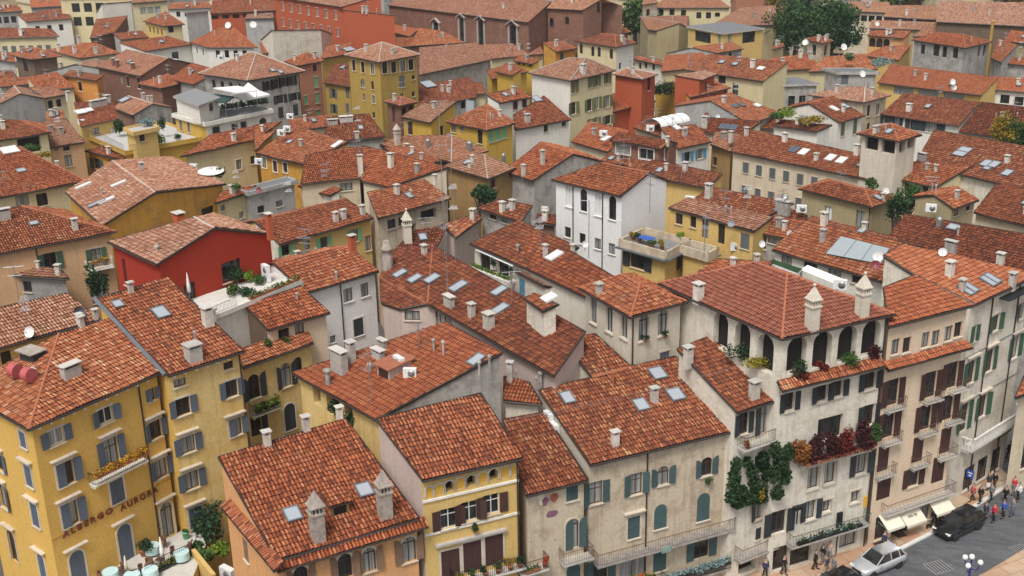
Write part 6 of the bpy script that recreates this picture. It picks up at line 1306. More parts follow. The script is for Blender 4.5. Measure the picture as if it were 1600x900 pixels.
# ---------------------------------------------------------------- sport utility car
def car(c, heading, paint, label, L_=4.5, W_=1.84, H_=1.62, glassm='pane_car'):
    c = np.asarray(c, float); f = np.array([math.cos(heading), math.sin(heading), 0]); s = np.cross(Z, f); ax = (f, s, Z); root = thing('parked_car', label, 'car', c)
    P = lambda x, y, z: c+f*x+s*y+Z*z
    k = L_/4.5; hw = W_/2
    st = [(-2.25, .52, .98, .80), (-2.2, .42, 1.02, .90), (-1.9, .30, 1.04, .97), (-1.3, .28, 1.03, 1.0), (-.4, .28, 1.0, 1.0), (.5, .28, .98, 1.0), (1.0, .28, .97, .99), (1.5, .30, .93, .96), (1.95, .32, .86, .90), (2.17, .38, .74, .80), (2.25, .46, .64, .68)]
    b = MB(); rings = []
    for x, zl, zh, wf in st:
        y = hw*wf; zm = zl+(zh-zl)*.55
        rings.append([P(x*k, -y*.90, zl), P(x*k, -y, zm-.08), P(x*k, -y*.985, zm+.1), P(x*k, -y*.93, zh-.04), P(x*k, -y*.84, zh), P(x*k, 0, zh+.03), P(x*k, y*.84, zh), P(x*k, y*.93, zh-.04), P(x*k, y*.985, zm+.1), P(x*k, y, zm-.08), P(x*k, y*.90, zl)])
    m = len(rings[0]); vs = [p for r_ in rings for p in r_]; fs = []
    for i in range(len(rings)-1):
        for j in range(m-1): fs.append((i*m+j, (i+1)*m+j, (i+1)*m+j+1, i*m+j+1))
        fs.append((i*m+m-1, (i+1)*m+m-1, (i+1)*m, i*m))
    fs += [tuple(range(m)), tuple((len(rings)-1)*m+j for j in range(m-1, -1, -1))]
    b.raw(vs, fs, 0, smooth=True)
    # roof and pillars: greenhouse shell
    g = [(-2.05, 1.0, .86, .80), (-1.62, H_-.06, .70, .72), (-.6, H_, .71, .74), (.15, H_-.03, .69, .74), (1.08, .98, .84, .82)]
    top = [(-1.62, H_-.05), (-.6, H_), (.18, H_-.03)]
    rr = []
    for x, z in top: rr.append([P(x*k, -hw*.70, z-.06), P(x*k, -hw*.62, z), P(x*k, 0, z+.025), P(x*k, hw*.62, z), P(x*k, hw*.70, z-.06)])
    vs = [p for r_ in rr for p in r_]+[p-Z*.05 for r_ in rr for p in r_]; fs = [(i*5+j, (i+1)*5+j, (i+1)*5+j+1, i*5+j+1) for i in range(2) for j in range(4)]
    fs += [(15+i*5+j, 15+i*5+j+1, 15+(i+1)*5+j+1, 15+(i+1)*5+j) for i in range(2) for j in range(4)]
    fs += [(0, 5, 20, 15), (5, 10, 25, 20), (4, 19, 24, 9), (9, 24, 29, 14)]+[(j+1, j, 15+j, 16+j) for j in range(4)]+[(10+j, 11+j, 26+j, 25+j) for j in range(4)]
    b.raw(vs, fs, 0, smooth=True)
    for sy in (-1, 1):
        for (x0, z0, y0, x1, z1, y1, r_) in ((-2.02, 1.0, .84, -1.62, H_-.1, .69, .07), (1.02, .97, .84, .18, H_-.08, .69, .045), (-.55, 1.0, .87, -.5, H_-.07, .71, .045), (-1.45, 1.0, .87, -1.35, H_-.08, .70, .05)):
            b.tube(P(x0*k, sy*hw*y0, z0), P(x1*k, sy*hw*y1, z1), r_, 0, 6)
    b.build('body', paint, root, c)
    def pane(nm, q): bb = MB(); bb.face(q, 0); bb.face([p-unit(np.cross(q[1]-q[0], q[2]-q[0]))*.01 for p in q[::-1]], 0); bb.build(nm, glassm, root, c)
    pane('windscreen', [P(1.0*k, -hw*.80, .99), P(1.0*k, hw*.80, .99), P(.2*k, hw*.66, H_-.07), P(.2*k, -hw*.66, H_-.07)])
    pane('rear_window', [P(-2.03*k, hw*.78, 1.03), P(-2.03*k, -hw*.78, 1.03), P(-1.64*k, -hw*.66, H_-.1), P(-1.64*k, hw*.66, H_-.1)])
    for sy in (-1, 1):
        for x0, x1, x2, x3 in ((.92, -.5, -.48, .16), (-.58, -1.42, -1.32, -.56), (-1.48, -1.98, -1.6, -1.38)):
            q = [P(x0*k, sy*hw*.875, 1.0), P(x1*k, sy*hw*.875, 1.01), P(x2*k, sy*hw*.705, H_-.1), P(x3*k, sy*hw*.705, H_-.09)]
            pane('side_window', q if sy < 0 else q[::-1])
    for x in (-1.38, 1.36):
        for sy in (-1, 1):
            o = P(x*k, sy*hw*.86, .35); wb = MB(); wb.lathe(o, [(.22, -.09), (.345, -.09), (.36, -.05), (.36, .08), (.345, .11), (.23, .12)], 0, 18, (f, Z, s*sy)); w_ = wb.build('wheel', 'rubber', root, c)
            rb = MB(); rb.lathe(o, [(.23, .10), (.20, .085), (.05, .10)], 0, 14, (f, Z, s*sy)); rb.build('rim', 'grey_metal', w_, c)
    for sy in (-1, 1):
        hb = MB(); hb.box(P(2.09*k, sy*hw*.66, .72), (.22, .36, .13), ax, 0); hb.build('headlight', 'globe', root, c)
        tb = MB(); tb.box(P(-2.2*k, sy*hw*.72, .88), (.1, .3, .2), ax, 0); tb.build('tail_light', 'red_plastic', root, c)
        mb_ = MB(); mb_.box(P(.78*k, sy*hw*1.06, 1.02), (.16, .2, .14), ax, 0); mb_.build('mirror', paint, root, c)
    gb = MB(); gb.box(P(2.235*k, 0, .60), (.06, .9, .18), ax, 0); gb.build('grille', 'black', root, c)
    return root
def carpaint(name, col, metal, rough):
    m, nt, bs, N, L = nodes(name); bs.inputs['Base Color'].default_value = (*col, 1); bs.inputs['Metallic'].default_value = metal; bs.inputs['Roughness'].default_value = rough
    bs.inputs['Coat Weight'].default_value = .6; bs.inputs['Coat Roughness'].default_value = .08; _mats[name] = m
carpaint('paint_silver', (.64, .66, .68), .5, .35); carpaint('paint_black', (.012, .012, .014), .2, .3)
# ================================================================ fittings of the front row
H_ = HOUSES
hot, wing, org_h, yel, fre, gry, ivy, lgh, crm, wht, twr = [H_[k] for k in ('hotel', 'hotel_wing', 'orange_house', 'yellow_house', 'fresco_house', 'grey_house', 'ivy_house', 'arcaded_house', 'cream_house', 'white_house', 'window_tower')]
lettering(hot, 'bc', 'ALBERGO', 137, 816, .62, 'letter', 4.0)
lettering(hot, 'bc', 'AURORA', 217, 779, .62, 'letter', 3.25)
for h_, e in ((hot, 'bc'), (wing, 'bc'), (hot, 'ab')): corbels(h_, e, .3, .85)
c, d, on = balcony(hot, 'bc', 181, 734, 4.4, .75, 'iron', 'surround_white', .8)
trough('flower_box', 'long flower box of orange and yellow blooms on the hotel balcony', c+on*.85-d*2.2+Z*.55, c+on*.85+d*2.2+Z*.55, 'flower', 150, .075, .55, leaf2='leaf_orange', box='terracotta')
band(hot, 'bc', 175, 795, .06, .04, 'ochre', 'string_course')
fb = MB(); q_ = [V_ for V_ in (wing.V['b'], wing.V['r'])]; fb.tube(q_[0]+Z*.02+np.array([-.25, .1, 0]), q_[1]+Z*.02+np.array([-.25, .1, 0]), .16, 0, 6); fb.build('flashing', 'flash', wing.root, wing.org)
# terrace in front of the hotel
TZ = 5.0
_tp = [at(x, y, TZ)[:2] for x, y in ((40, 1010), (100, 905), (268, 838), (306, 815), (322, 850), (300, 905), (290, 1010))]
tb = MB(); _t3 = [np.array([p[0], p[1], TZ]) for p in _tp]; _cen = sum(_t3)/7
_ar = sum(_t3[i][0]*_t3[(i+1) % 7][1]-_t3[(i+1) % 7][0]*_t3[i][1] for i in range(7))
if _ar < 0: _t3 = _t3[::-1]
troot = thing('terrace', 'raised hotel terrace paved in pale stone with a yellow retaining wall', 'terrace', (_cen[0], _cen[1], 0))
tb.face(_t3, 0); tb.build('paving', 'deck', troot, (_cen[0], _cen[1], 0)); tb = MB()
for i in range(7): a_, b_ = _t3[i], _t3[(i+1) % 7]; tb.face([a_-Z*5, b_-Z*5, b_-Z*.01, a_-Z*.01], 0)
tb.build('retaining_wall', 'yellow', troot, (_cen[0], _cen[1], 0))
rb = MB(); _rl = [at(x, y, TZ) for x, y in ((228, 905), (262, 885), (300, 868))]; railing(rb, _rl, 1.0); rb.build('railing', 'iron', troot, (_cen[0], _cen[1], 0))
trough('planter', 'dark planters with yellow flowers along the terrace railing', _rl[0]+Z*.1, _rl[2]+Z*.1, 'leaf_dark', 40, .09, .5, leaf2='leaf_yellow', box='black', cat='planter')
def table(px, py, label, r=.55):
    p = at(px, py, TZ+.75); p[2] = TZ; t = thing('round_table', label, 'table', p, 'cafe tables on the hotel terrace'); b = MB(); b.lathe(p, [(r*1.02, .2), (r*1.0, .7), (r, .75)], 0, 18); b.build('tablecloth', 'cloth_aqua', t, p); b = MB(); b.tube(p, p+Z*.7, .05, 0, 6); b.lathe(p, [(.3, 0), (.28, .04), (.05, .08)], 0, 10); b.build('leg', 'iron', t, p)
for px, py, s in ((237, 852, 'cafe table with aqua cloth nearest the arched hotel door'), (283, 862, 'cafe table with aqua cloth at the right end of the terrace'), (234, 889, 'cafe table with aqua cloth in the middle of the terrace front'), (172, 892, 'cafe table with aqua cloth below the lettering at the left'), (206, 897, 'pale cafe table in front of the closed parasol base')): table(px, py, s)
def chair(px, py, face, label):
    p = at(px, py, TZ+.45); p[2] = TZ; a = R(face); f = np.array([math.cos(a), math.sin(a), 0]); s = np.cross(Z, f); ax = (f, s, Z); t = thing('wicker_chair', label, 'chair', p, 'wicker chairs on the hotel terrace')
    b = MB(); b.box(p+Z*.43, (.48, .5, .08), ax, 0); b.build('seat', 'wicker', t, p); b = MB()
    for k in range(7):
        an = -1.2+2.4*k/6; q = p-f*.24*math.cos(an)+s*.27*math.sin(an); b.box(q+Z*(.66-.06*abs(an)), (.05, .12, .42), (f*math.cos(an)-s*math.sin(an), s*math.cos(an)+f*math.sin(an), Z), 0)
    b.build('backrest', 'wicker', t, p)
    for sx in (-1, 1):
        for sy in (-1, 1): b = MB(); b.tube(p+f*sx*.2+s*sy*.2, p+f*sx*.2+s*sy*.2+Z*.4, .022, 0, 5); b.build('leg', 'wicker', t, p)
for i, (px, py, fc, s) in enumerate(((188, 888, 200, 'beside the left aqua table'), (158, 900, 20, 'left of the left aqua table'), (233, 880, 260, 'behind the middle aqua table'), (222, 890, 0, 'left of the middle aqua table'), (250, 873, 150, 'just left of the closed parasol'), (272, 862, 0, 'right of the closed parasol'), (294, 856, 200, 'at the right end table'), (208, 895, 100, 'behind the pale table'), (254, 847, 210, 'against the wall by the arched door'))): chair(px, py, fc, 'brown wicker chair '+s)
def parasol(p, label, h=2.4, mat='awning_white', sc=1.0, group=None):
    t = thing('closed_parasol', label, 'parasol', p, group); b = MB(); b.lathe(p, [(.05, .75*sc), (.17*sc, .8*sc), (.15*sc, 1.4*sc), (.09*sc, 2.0*sc), (.03, h)], 0, 10); b.build('canopy', mat, t, p); b = MB(); b.tube(p, p+Z*.9*sc, .03, 0, 6); b.lathe(p, [(.25, 0), (.25, .08), (.05, .1)], 0, 10); b.build('pole', 'grey_metal', t, p)
parasol(at(256, 885, TZ), 'tall closed white parasol standing among the terrace tables')
parasol(at(199, 899, TZ), 'shorter closed cream parasol near the arched doors', 1.6, 'awning', .7)
plant('potted_shrub', 'round potted shrub beside the aqua table at the hotel wall', 'potted plant', at(226, 868, TZ), (.5, .5, .5), 'leaf_dark', 120, .12, pot=(.35, .5, 'terracotta'))
plant('potted_shrub', 'slim dark shrub against the hotel pipe by the arched door', 'potted plant', at(244, 843, TZ), (.4, .4, .9), 'leaf_dark', 120, .12, pot=(.25, .4, 'terracotta'))
plant('green_pot_plant', 'small plant in a bright green pot by the blue door', 'potted plant', at(291, 842, TZ), (.2, .2, .2), 'leaf', 40, .08, pot=(.25, .55, 'sh_mint'))
for i, (px, py, rx, rz, lf, s) in enumerate(((325, 842, 1.15, 1.5, 'leaf_dark', 'large dark green bush between the hotel and the orange house'), (340, 815, 1.2, 1.7, 'leaf_dark', 'tall dark shrub against the orange house wall'), (318, 880, .8, .6, 'leaf', 'low green shrub on the terrace edge below the dark bush'), (344, 868, .7, .6, 'leaf_lime', 'yellow green shrub at the foot of the orange house'), (308, 868, .7, .6, 'leaf', 'light green potted shrub at the terrace corner'))):
    plant('bush', s, 'bush', at(px, py, 4.4), (rx, rx, rz), lf, 420 if i < 2 else 160, .17, lumps=6)
sb = thing('garden_wall', 'sloping yellow garden wall beside the terrace bushes', 'wall', at(305, 890, 0)); b = MB(); p_, q_ = at(303, 868, 5), at(335, 908, 5); dd = unit(q_-p_); b.box((p_+q_)/2-Z*2.2, (np.linalg.norm(q_-p_), .3, 5.5), (dd, np.cross(Z, dd), Z), 0); b.build('body', 'yellow', sb, at(305, 890, 0))
aircon(at(357, 905, 4.2), (-.6, -.8, 0), 'white air conditioner on the ground beside the orange house', s=1.3)
for (px, py, s) in ((26, 586, 'left'), (47, 593, 'right')):   # two red scroll fans on the hotel roof
    p = onroof('hotel', px, py+8); t = thing('roof_fan', 'red scroll shaped roof fan, the %s one of two on the hotel roof' % s, 'roof fan', p, 'red roof fans'); b = MB(); F_ = np.array([.5, .86, 0]); S_ = np.array([.86, -.5, 0])
    b.lathe(p+Z*.75-S_*.3, [(.48, 0), (.48, .6)], 0, 16, (F_, Z, S_)); b.raw([p+Z*.75-S_*.3+F_*.48*math.cos(k)+Z*.48*math.sin(k) for k in np.linspace(0, 6.28, 17)[:-1]], [tuple(range(16))], 0); b.box(p+Z*.25+F_*.3, (.5, .6, .55), (F_, S_, Z), 0); b.build('casing', 'red_plastic', t, p)
p = onroof('hotel', 52, 560); t = thing('roof_dormer', 'dark sided dormer with a shallow tiled top at the back of the hotel roof', 'dormer', p); b = MB(); F_ = unit(np.array([-.55, -.83, 0])); S_ = np.cross(Z, F_); b.box(p+Z*.25, (1.0, 1.5, .7), (F_, S_, Z), 0); b.box(p+Z*.66+F_*.1, (1.35, 1.8, .08), (F_, S_, unit(Z)), 1); b.build('housing', ['sh_dark', 'chimney_old'], t, p)
dish(onroof('yellow_rear_house', 48, 530), (-.3, -1), .45, .6, 'white satellite dish seen edge on above the yellow wall behind the hotel')
dish(onroof('yellow_rear_house', 126, 500), (.5, -.8), .45, .7, 'dark grey satellite dish on the roof behind the hotel', 'dish_dark')
# orange house: skirt roofs and a dormer
pent(org_h, 'bc', (433, 893), (669, 823), .62, .42); pent(org_h, 'br', (347, 792), (430, 893), .62, .42)
p = onroof('orange_house', 528, 797); U_, V_ = frame_of(org_h.slopes[0][2]); Y_ = unit(np.array([V_[0], V_[1], 0])); X_ = np.cross(Y_, Z); b = MB(); b.box(p+Z*.25+Y_*.35, (1.25, 1.5, .95), (X_, Y_, Z), 0); b.box(p+Z*.25-Y_*.41, (.85, .04, .62), (X_, Y_, Z), 1); dm = b.build('dormer', ['ochrebrown', 'soot'], org_h.roof, org_h.org)
D = dict(v=[], f=[], uv=[]); tile_face(D, [p+Z*.78-Y_*.75-X_*.85, p+Z*.78-Y_*.75+X_*.85, p+Z*1.08+Y_*1.1+X_*.85, p+Z*1.08+Y_*1.1-X_*.85], True, 5)
ex = MB(); ex.box(p+Z*.86+Y_*.17, (1.7, 1.85, .06), (X_, unit(Y_*1.85+Z*.3), unit(Z*1.85-Y_*.3)), 0)
me, mi, uv = mesh_fast('dormer_roof', D, M('T:old'), org_h.roof, org_h.org, ex); me.materials.clear()
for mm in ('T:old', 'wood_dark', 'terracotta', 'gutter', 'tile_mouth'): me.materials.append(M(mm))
me.uv_layers.new(name='UVMap').data.foreach_set('uv', uv); me.polygons.foreach_set('material_index', mi); o = bpy.data.objects.new('dormer_roof', me); COL.objects.link(o); o.parent = org_h.roof
# yellow house
band(yel, 'bc', 735, 767, .16, .1, 'surround_white'); band(yel, 'bc', 735, 819, .16, .1, 'surround_white'); band(yel, 'bc', 737, 838, .16, .3, 'cement', 'door_hood', .1, .85)
c, d, on = balcony(yel, 'bc', 760, 892, 5.2, .8, 'iron', 'slab')
for k, (t_, lf) in enumerate(((-2.1, 'leaf_autumn'), (-1.2, 'leaf'), (-.3, 'leaf_dark'), (.6, 'leaf'), (1.5, 'leaf_autumn'), (2.2, 'leaf_dark'))): plant('balcony_plant', ['bushy russet plant at the left end of the yellow house balcony', 'green potted plant second from the left on the yellow house balcony', 'dark potted plant left of centre on the yellow house balcony', 'green potted plant right of centre on the yellow house balcony', 'russet potted plant second from the right on the yellow house balcony', 'tall dark potted plant at the right end of the yellow house balcony'][k], 'potted plant', c+on*.6+d*t_+Z*.02, (.3, .3, .32), lf, 60, .09, 'plants on the yellow house balcony', (.18, .3, 'terracotta'))
plant('hanging_plant', 'trailing green plant under the middle window of the yellow house', 'plant', wallhit(yel, 'bc', 737, 822)[0]+on*.25-Z*.5, (.35, .25, .5), 'leaf_dark', 80, .08, stem=False)
# fresco house
for (px, py, w_, hh, mt) in ((846, 777, .55, 1.0, 'fresco_cream'), (852, 783, .5, .6, 'fresco_violet'), (866, 777, .55, .7, 'fresco_red'), (862, 803, .9, .5, 'fresco_violet')):
    c, d, on = wallhit(fre, 'bc', px, py); b = MB(); rg = random.Random(px); b.face([c+on*.012+d*w_*.6*math.cos(k*.7)*rg.uniform(.7, 1.1)+Z*hh*.6*math.sin(k*.7)*rg.uniform(.7, 1.1) for k in range(9)], 0); b.build('fresco_patch', mt, fre.root, fre.org)
c, d, on = balcony(fre, 'bc', 829, 884, 2.0, .9, 'iron', 'slab'); trough('flower_box', 'small flower box on the fresco house left balcony', c+on*.8-d*.8+Z*.1, c+on*.8+d*.3+Z*.1, 'leaf', 14, .09, .35)
plant('potted_plant', 'red leaved potted plant on the fresco house left balcony', 'potted plant', c+on*.6+d*.8, (.25, .25, .3), 'flower_red', 40, .09, pot=(.2, .35, 'terracotta'))
c, d, on = balcony(fre, 'bc', 896, 868, 2.3, .9, 'iron_rust', 'slab')
# grey house
c, d, on = balcony(gry, 'bc', 1035, 846, 11.4, .95, 'iron_rust', 'cement', brackets=6)
cc, d, on = wallhit(gry, 'bc', 1030, 850); sg = MB(); sg.box(cc+on*1.02-Z*-.15, (.75, .05, .5), (d, on, Z), 0); sg.build('notice_board', 'copper_green', gry.root, gry.org)
c, d, on = balcony(gry, 'bc', 1082, 893, 5.6, .9, 'iron', 'cement', brackets=3)
trough('flower_box', 'long box of blue green succulents on the low balcony of the grey house', c+on*.9-d*2.7+Z*.5, c+on*.9+d*2.7+Z*.5, 'leaf_blue', 110, .10, .55, box='iron')
trough('flower_box', 'box of red and yellow flowers at the foot of the grey house', wallhit(gry, 'bc', 965, 905)[0]+on*.8, wallhit(gry, 'bc', 1015, 893)[0]+on*.8, 'flower_red', 40, .09, .5, leaf2='leaf_lime', box='iron')
plant('hanging_plant', 'small green plant hanging below the right arched window of the grey house', 'plant', wallhit(gry, 'bc', 1104, 749)[0]+on*.2-Z*.4, (.3, .2, .35), 'leaf', 60, .08, stem=False)
for (px, py, s) in ((857, 651, 'upper of the two white air conditioners on the gable beside the fresco house roof'), (866, 668, 'lower of the two white air conditioners on the gable beside the fresco house roof')):
    p0, d, on, Lw, tm = gry.edges[frozenset('bv')]; c = hitplane(px, py, p0+on*.25, on); aircon(c-Z*.4, on, s)
dish(wallhit(gry, 'xy', 902, 560)[0]+np.array([-.2, -.1, 0]), (-.6, -1), .42, .8, 'white satellite dish on the small pale gable in front of the window tower')
# window tower: planters
for (px, py, s) in ((1006, 532, 'left'), (1037, 525, 'right')):
    c, d, on = wallhit(twr, 'bc', px, py); plant('window_plant', 'dark round plant on the sill of the %s arched tower window' % s, 'potted plant', c+on*.2-Z*.1, (.35, .2, .28), 'leaf_dark', 70, .08, 'plants on the tower windows', (.12, .15, 'terracotta'))
# ivy house
c, d, on = balcony(ivy, 'bc', 1181, 687, 3.6, .9, 'iron', 'slab'); plant('potted_plant', 'rust coloured potted plant on the iron balcony of the ivy house', 'potted plant', c+on*.7-d*1.4, (.25, .25, .25), 'leaf_orange', 50, .08, pot=(.18, .25, 'terracotta'))
fr = wallhit(ivy, 'bc', 1178, 668); b = MB(); b.box(fr[0]+fr[2]*.01, (.9, .02, 1.5), (fr[1], fr[2], Z), 0); b.build('fresco_patch', 'fresco_cream', ivy.root, ivy.org)
rng = np.random.default_rng(3); b = MB(); iv = thing('climbing_ivy', 'mass of dark green ivy hanging down the wall of the narrow pale house', 'ivy', wallhit(ivy, 'bc', 1185, 780)[0])
p0, d, on, Lw, tm = ivy.edges[frozenset('bc')]
for (px, py, rx, rz, n_) in ((1150, 726, .38, .6, 90), (1148, 745, .42, .8, 130), (1146, 764, .5, .7, 140), (1168, 722, .35, .4, 70), (1175, 737, .38, .6, 100), (1180, 756, .45, .7, 130), (1192, 718, .42, .6, 110), (1198, 735, .48, .8, 150), (1203, 755, .5, .8, 150), (1212, 704, .45, .7, 120), (1220, 722, .55, .9, 180), (1226, 742, .5, .8, 150), (1231, 706, .4, .7, 110), (1145, 778, .55, .5, 140), (1158, 783, .6, .45, 140), (1172, 780, .6, .5, 150), (1187, 778, .55, .5, 130), (1200, 776, .5, .5, 120), (1214, 770, .45, .6, 120), (1160, 768, .4, .5, 90), (1190, 765, .4, .5, 90), (1210, 740, .4, .8, 110), (1152, 790, .4, .25, 60), (1205, 790, .3, .3, 50)):
    c = hitplane(px, py, (p0 if px < 1207 else lgh.edges[frozenset('bc')][0])+on*.3, on); leaves(b, c, (rx*1.2, .4, rz*1.08), int(n_*2.3), .12, rng, m=0); leaves(b, c, (rx*1.1, .45, rz*1.05), int(n_*.7), .11, rng, m=2)
for (px, py) in ((1188, 772), (1214, 768)): c = hitplane(px, py, p0+on*.5, on); leaves(b, c, (.35, .35, .6), 70, .13, rng, m=1)
b.build('foliage', ['leaf_dark', 'leaf_autumn', 'leaf_park'], iv, iv.location)
c, d, on = balcony(ivy, 'bc', 1176, 858, 3.7, .9, 'iron_rust', 'cement')
# arcaded house
pent(lgh, 'bc', (1222, 613), (1384, 571), .75, .5)
band(lgh, 'bc', 1303, 577, .1, .1, 'surround', 'string_course')
arch_pl = [(1245, 572, 'bc', .6, 1.0, 'leaf_dark', 'tall leafy plant filling the first front arch of the arcaded house'), (1246, 584, 'bc', .75, .45, 'leaf_red', 'red and green planting spilling from the first front arch of the arcaded house'), (1285, 571, 'bc', .6, .3, 'leaf_red', 'red flowers on the sill of the second front arch of the arcaded house'), (1325, 560, 'bc', .75, .6, 'leaf', 'green planting on the sill of the third front arch of the arcaded house'), (1362, 548, 'bc', .7, .8, 'leaf_wine', 'wine red shrub in the last front arch of the arcaded house'), (1160, 548, 'ab', .7, 1.0, 'leaf_dark', 'dark shrub in the middle side arch of the arcaded house'), (1187, 566, 'ab', 1.1, .55, 'leaf_yellow', 'yellow green shrub in a pot on the side sill of the arcaded house')]
for px, py, e, rx, rz, lf, s in arch_pl: c, d, on = wallhit(lgh, e, px, py); plant('arch_plant', s, 'plant', c+on*.1-Z*rz, (rx, .4, rz), lf, 230, .10, 'plants in the loggia arches', stem=False)
c, d, on = balcony(lgh, 'bc', 1303, 706, 6.9, .8, 'iron', 'slab', brackets=4)
for (px, py, rx, rz, lf, s) in ((1251, 706, .5, 1.3, 'leaf_orange', 'russet climbing shrub at the left end of the planted balcony'), (1275, 700, .6, 1.25, 'leaf_wine', 'dark wine red shrub, second on the planted balcony'), (1300, 693, .55, 1.1, 'leaf_wine', 'wine red shrub in the middle of the planted balcony'), (1324, 688, .55, 1.3, 'leaf_red', 'bright red leaved shrub right of the middle of the planted balcony'), (1349, 678, .55, 1.5, 'leaf_wine', 'tallest wine red shrub on the planted balcony'), (1366, 676, .4, .9, 'leaf', 'fresh green shrub at the right end of the planted balcony')):
    q = hitplane(px, py, c+on*.7, on); plant('balcony_shrub', s, 'shrub', q-Z*rz, (rx, .45, rz), lf, 520, .11, 'shrubs on the red planted balcony', lumps=5)
trough('flower_box', 'long trough of trailing red foliage along the planted balcony', c+on*.85-d*3.3+Z*.05, c+on*.85+d*3.1+Z*.05, 'leaf_wine', 120, .12, .5, leaf2='leaf_red')
c, d, on = balcony(lgh, 'bc', 1289, 829, 7.4, .9, 'iron_green', 'cement', brackets=5)
trough('flower_box', 'box of grey green leaves along the long green iron balcony', c+on*.75-d*3.2+Z*.05, c+on*.75+d*2.9+Z*.05, 'leaf_dark', 60, .09, .5, box='iron', leaf2='leaf_blue')
p0, d, on, Lw, tm = lgh.edges[frozenset('bc')]; c = hitplane(1246, 800, p0+on*.6, on); lt = thing('floodlight', 'black floodlight on a short pole above the green balcony', 'floodlight', c-Z*1.0); b = MB(); b.box(c+Z*.35, (.75, .3, .3), (d, on, Z), 0); b.tube(c-Z*1.0, c+Z*.3, .06, 0, 6); b.build('body', 'black', lt, lt.location)
b = MB(); cc = wallhit(lgh, 'bc', 1352, 783)[0]; b.box(cc+on*.03, (.38, .06, .95), (d, on, Z), 0); b.build('wall_panel', 'yellow_box', lgh.root, lgh.org)
# cream house: balconies, pent roof, awnings
pent(crm, 'bc', (1387, 580), (1520, 543), .7, .42, 'new')
for px, py in ((1395, 636), (1454, 623), (1494, 607), (1389, 689), (1446, 675), (1487, 657), (1380, 740), (1434, 725), (1476, 711)): balcony(crm, 'bc', px, py, 1.7, .6, 'iron_rust', 'slab', .9, .1)
balcony(crm, 'bc', 1430, 782, 7.4, .7, 'iron_rust', 'slab', .9, .14, 5)
def awning(H, e, px, py, w_, label, text=None, drop=.75, out=1.15, mat='awning', group=None):
    c, d, on = wallhit(H, e, px, py); t = thing('shop_awning', label, 'awning', c, group); b = MB()
    p = [c-d*w_/2, c+d*w_/2, c+d*w_/2+on*out-Z*drop, c-d*w_/2+on*out-Z*drop]; n_ = unit(np.cross(p[1]-p[0], p[3]-p[0])); b.face(p, 0); b.face([q-Z*.03 for q in p[::-1]], 0)
    b.face([p[3], p[2], p[2]-Z*.22, p[3]-Z*.22], 0); b.face([p[3]-Z*.22-on*.01, p[2]-Z*.22-on*.01, p[2]-on*.01, p[3]-on*.01], 0)
    b.build('canopy', mat, t, c); b = MB(); [b.tube(c+d*s*w_/2-Z*.5, c+d*s*w_/2+on*out-Z*drop, .02, 0, 4) for s in (-1, 1)]; b.build('arms', 'grey_metal', t, c)
    if text:
        cu = bpy.data.curves.new('awning_lettering', 'FONT'); cu.body = text; cu.size = .34; cu.align_x = 'CENTER'; cu.align_y = 'CENTER'; cu.extrude = .004; to = bpy.data.objects.new('tmp', cu); COL.objects.link(to); dg = bpy.context.evaluated_depsgraph_get(); dg.update(); me = bpy.data.meshes.new_from_object(to.evaluated_get(dg)); bpy.data.objects.remove(to)
        dn = unit(p[3]-p[0]); nn = np.cross(d, -dn); o0 = (p[0]+p[2])/2+nn*.02-c
        for v in me.vertices: q = o0+d*v.co.x-dn*v.co.y+nn*(v.co.z+.01); v.co = q
        me.materials.clear(); me.materials.append(M('sh_dark')); o = bpy.data.objects.new('lettering', me); COL.objects.link(o); o.parent = t
awning(crm, 'bc', 1386, 801, 1.8, 'plain cream awning over the left shop of the cream house', group='awnings of the cream house')
awning(crm, 'bc', 1418, 794, 2.1, 'cream awning with small grey letters over the middle shop of the cream house', 'IIIIII IIII', group='awnings of the cream house')
awning(crm, 'bc', 1463, 777, 2.0, 'plain cream awning over the right shop of the cream house', group='awnings of the cream house')
# white house
balcony(wht, 'bc', 1545, 672, 9.0, 1.0, 'marble', 'marble', .95, .18, 6, stone=True)
band(wht, 'bc', 1545, 540, .08, .06, 'grey_metal'); band(wht, 'bc', 1540, 610, .08, .06, 'grey_metal')
c, d, on = wallhit(wht, 'bc', 1509, 738); b = MB(); b.box(c+on*.4, (.06, .6, .75), (d, on, Z), 0); b.build('shop_sign', 'sign_blue', wht.root, wht.org); b = MB(); b.box(c+on*.4+Z*.12-d*.034, (.01, .4, .1), (d, on, Z), 0); b.box(c+on*.4-Z*.12-d*.034, (.01, .22, .14), (d, on, Z), 0); b.build('sign_mark', 'white_metal', wht.root, wht.org)
c, d, on = wallhit(wht, 'bc', 1590, 452); b = MB(); b.box(c+on*.45, (6.0, .9, .1), (d, on, Z), 0); b.build('eave_canopy', 'dark_metal', wht.root, wht.org)
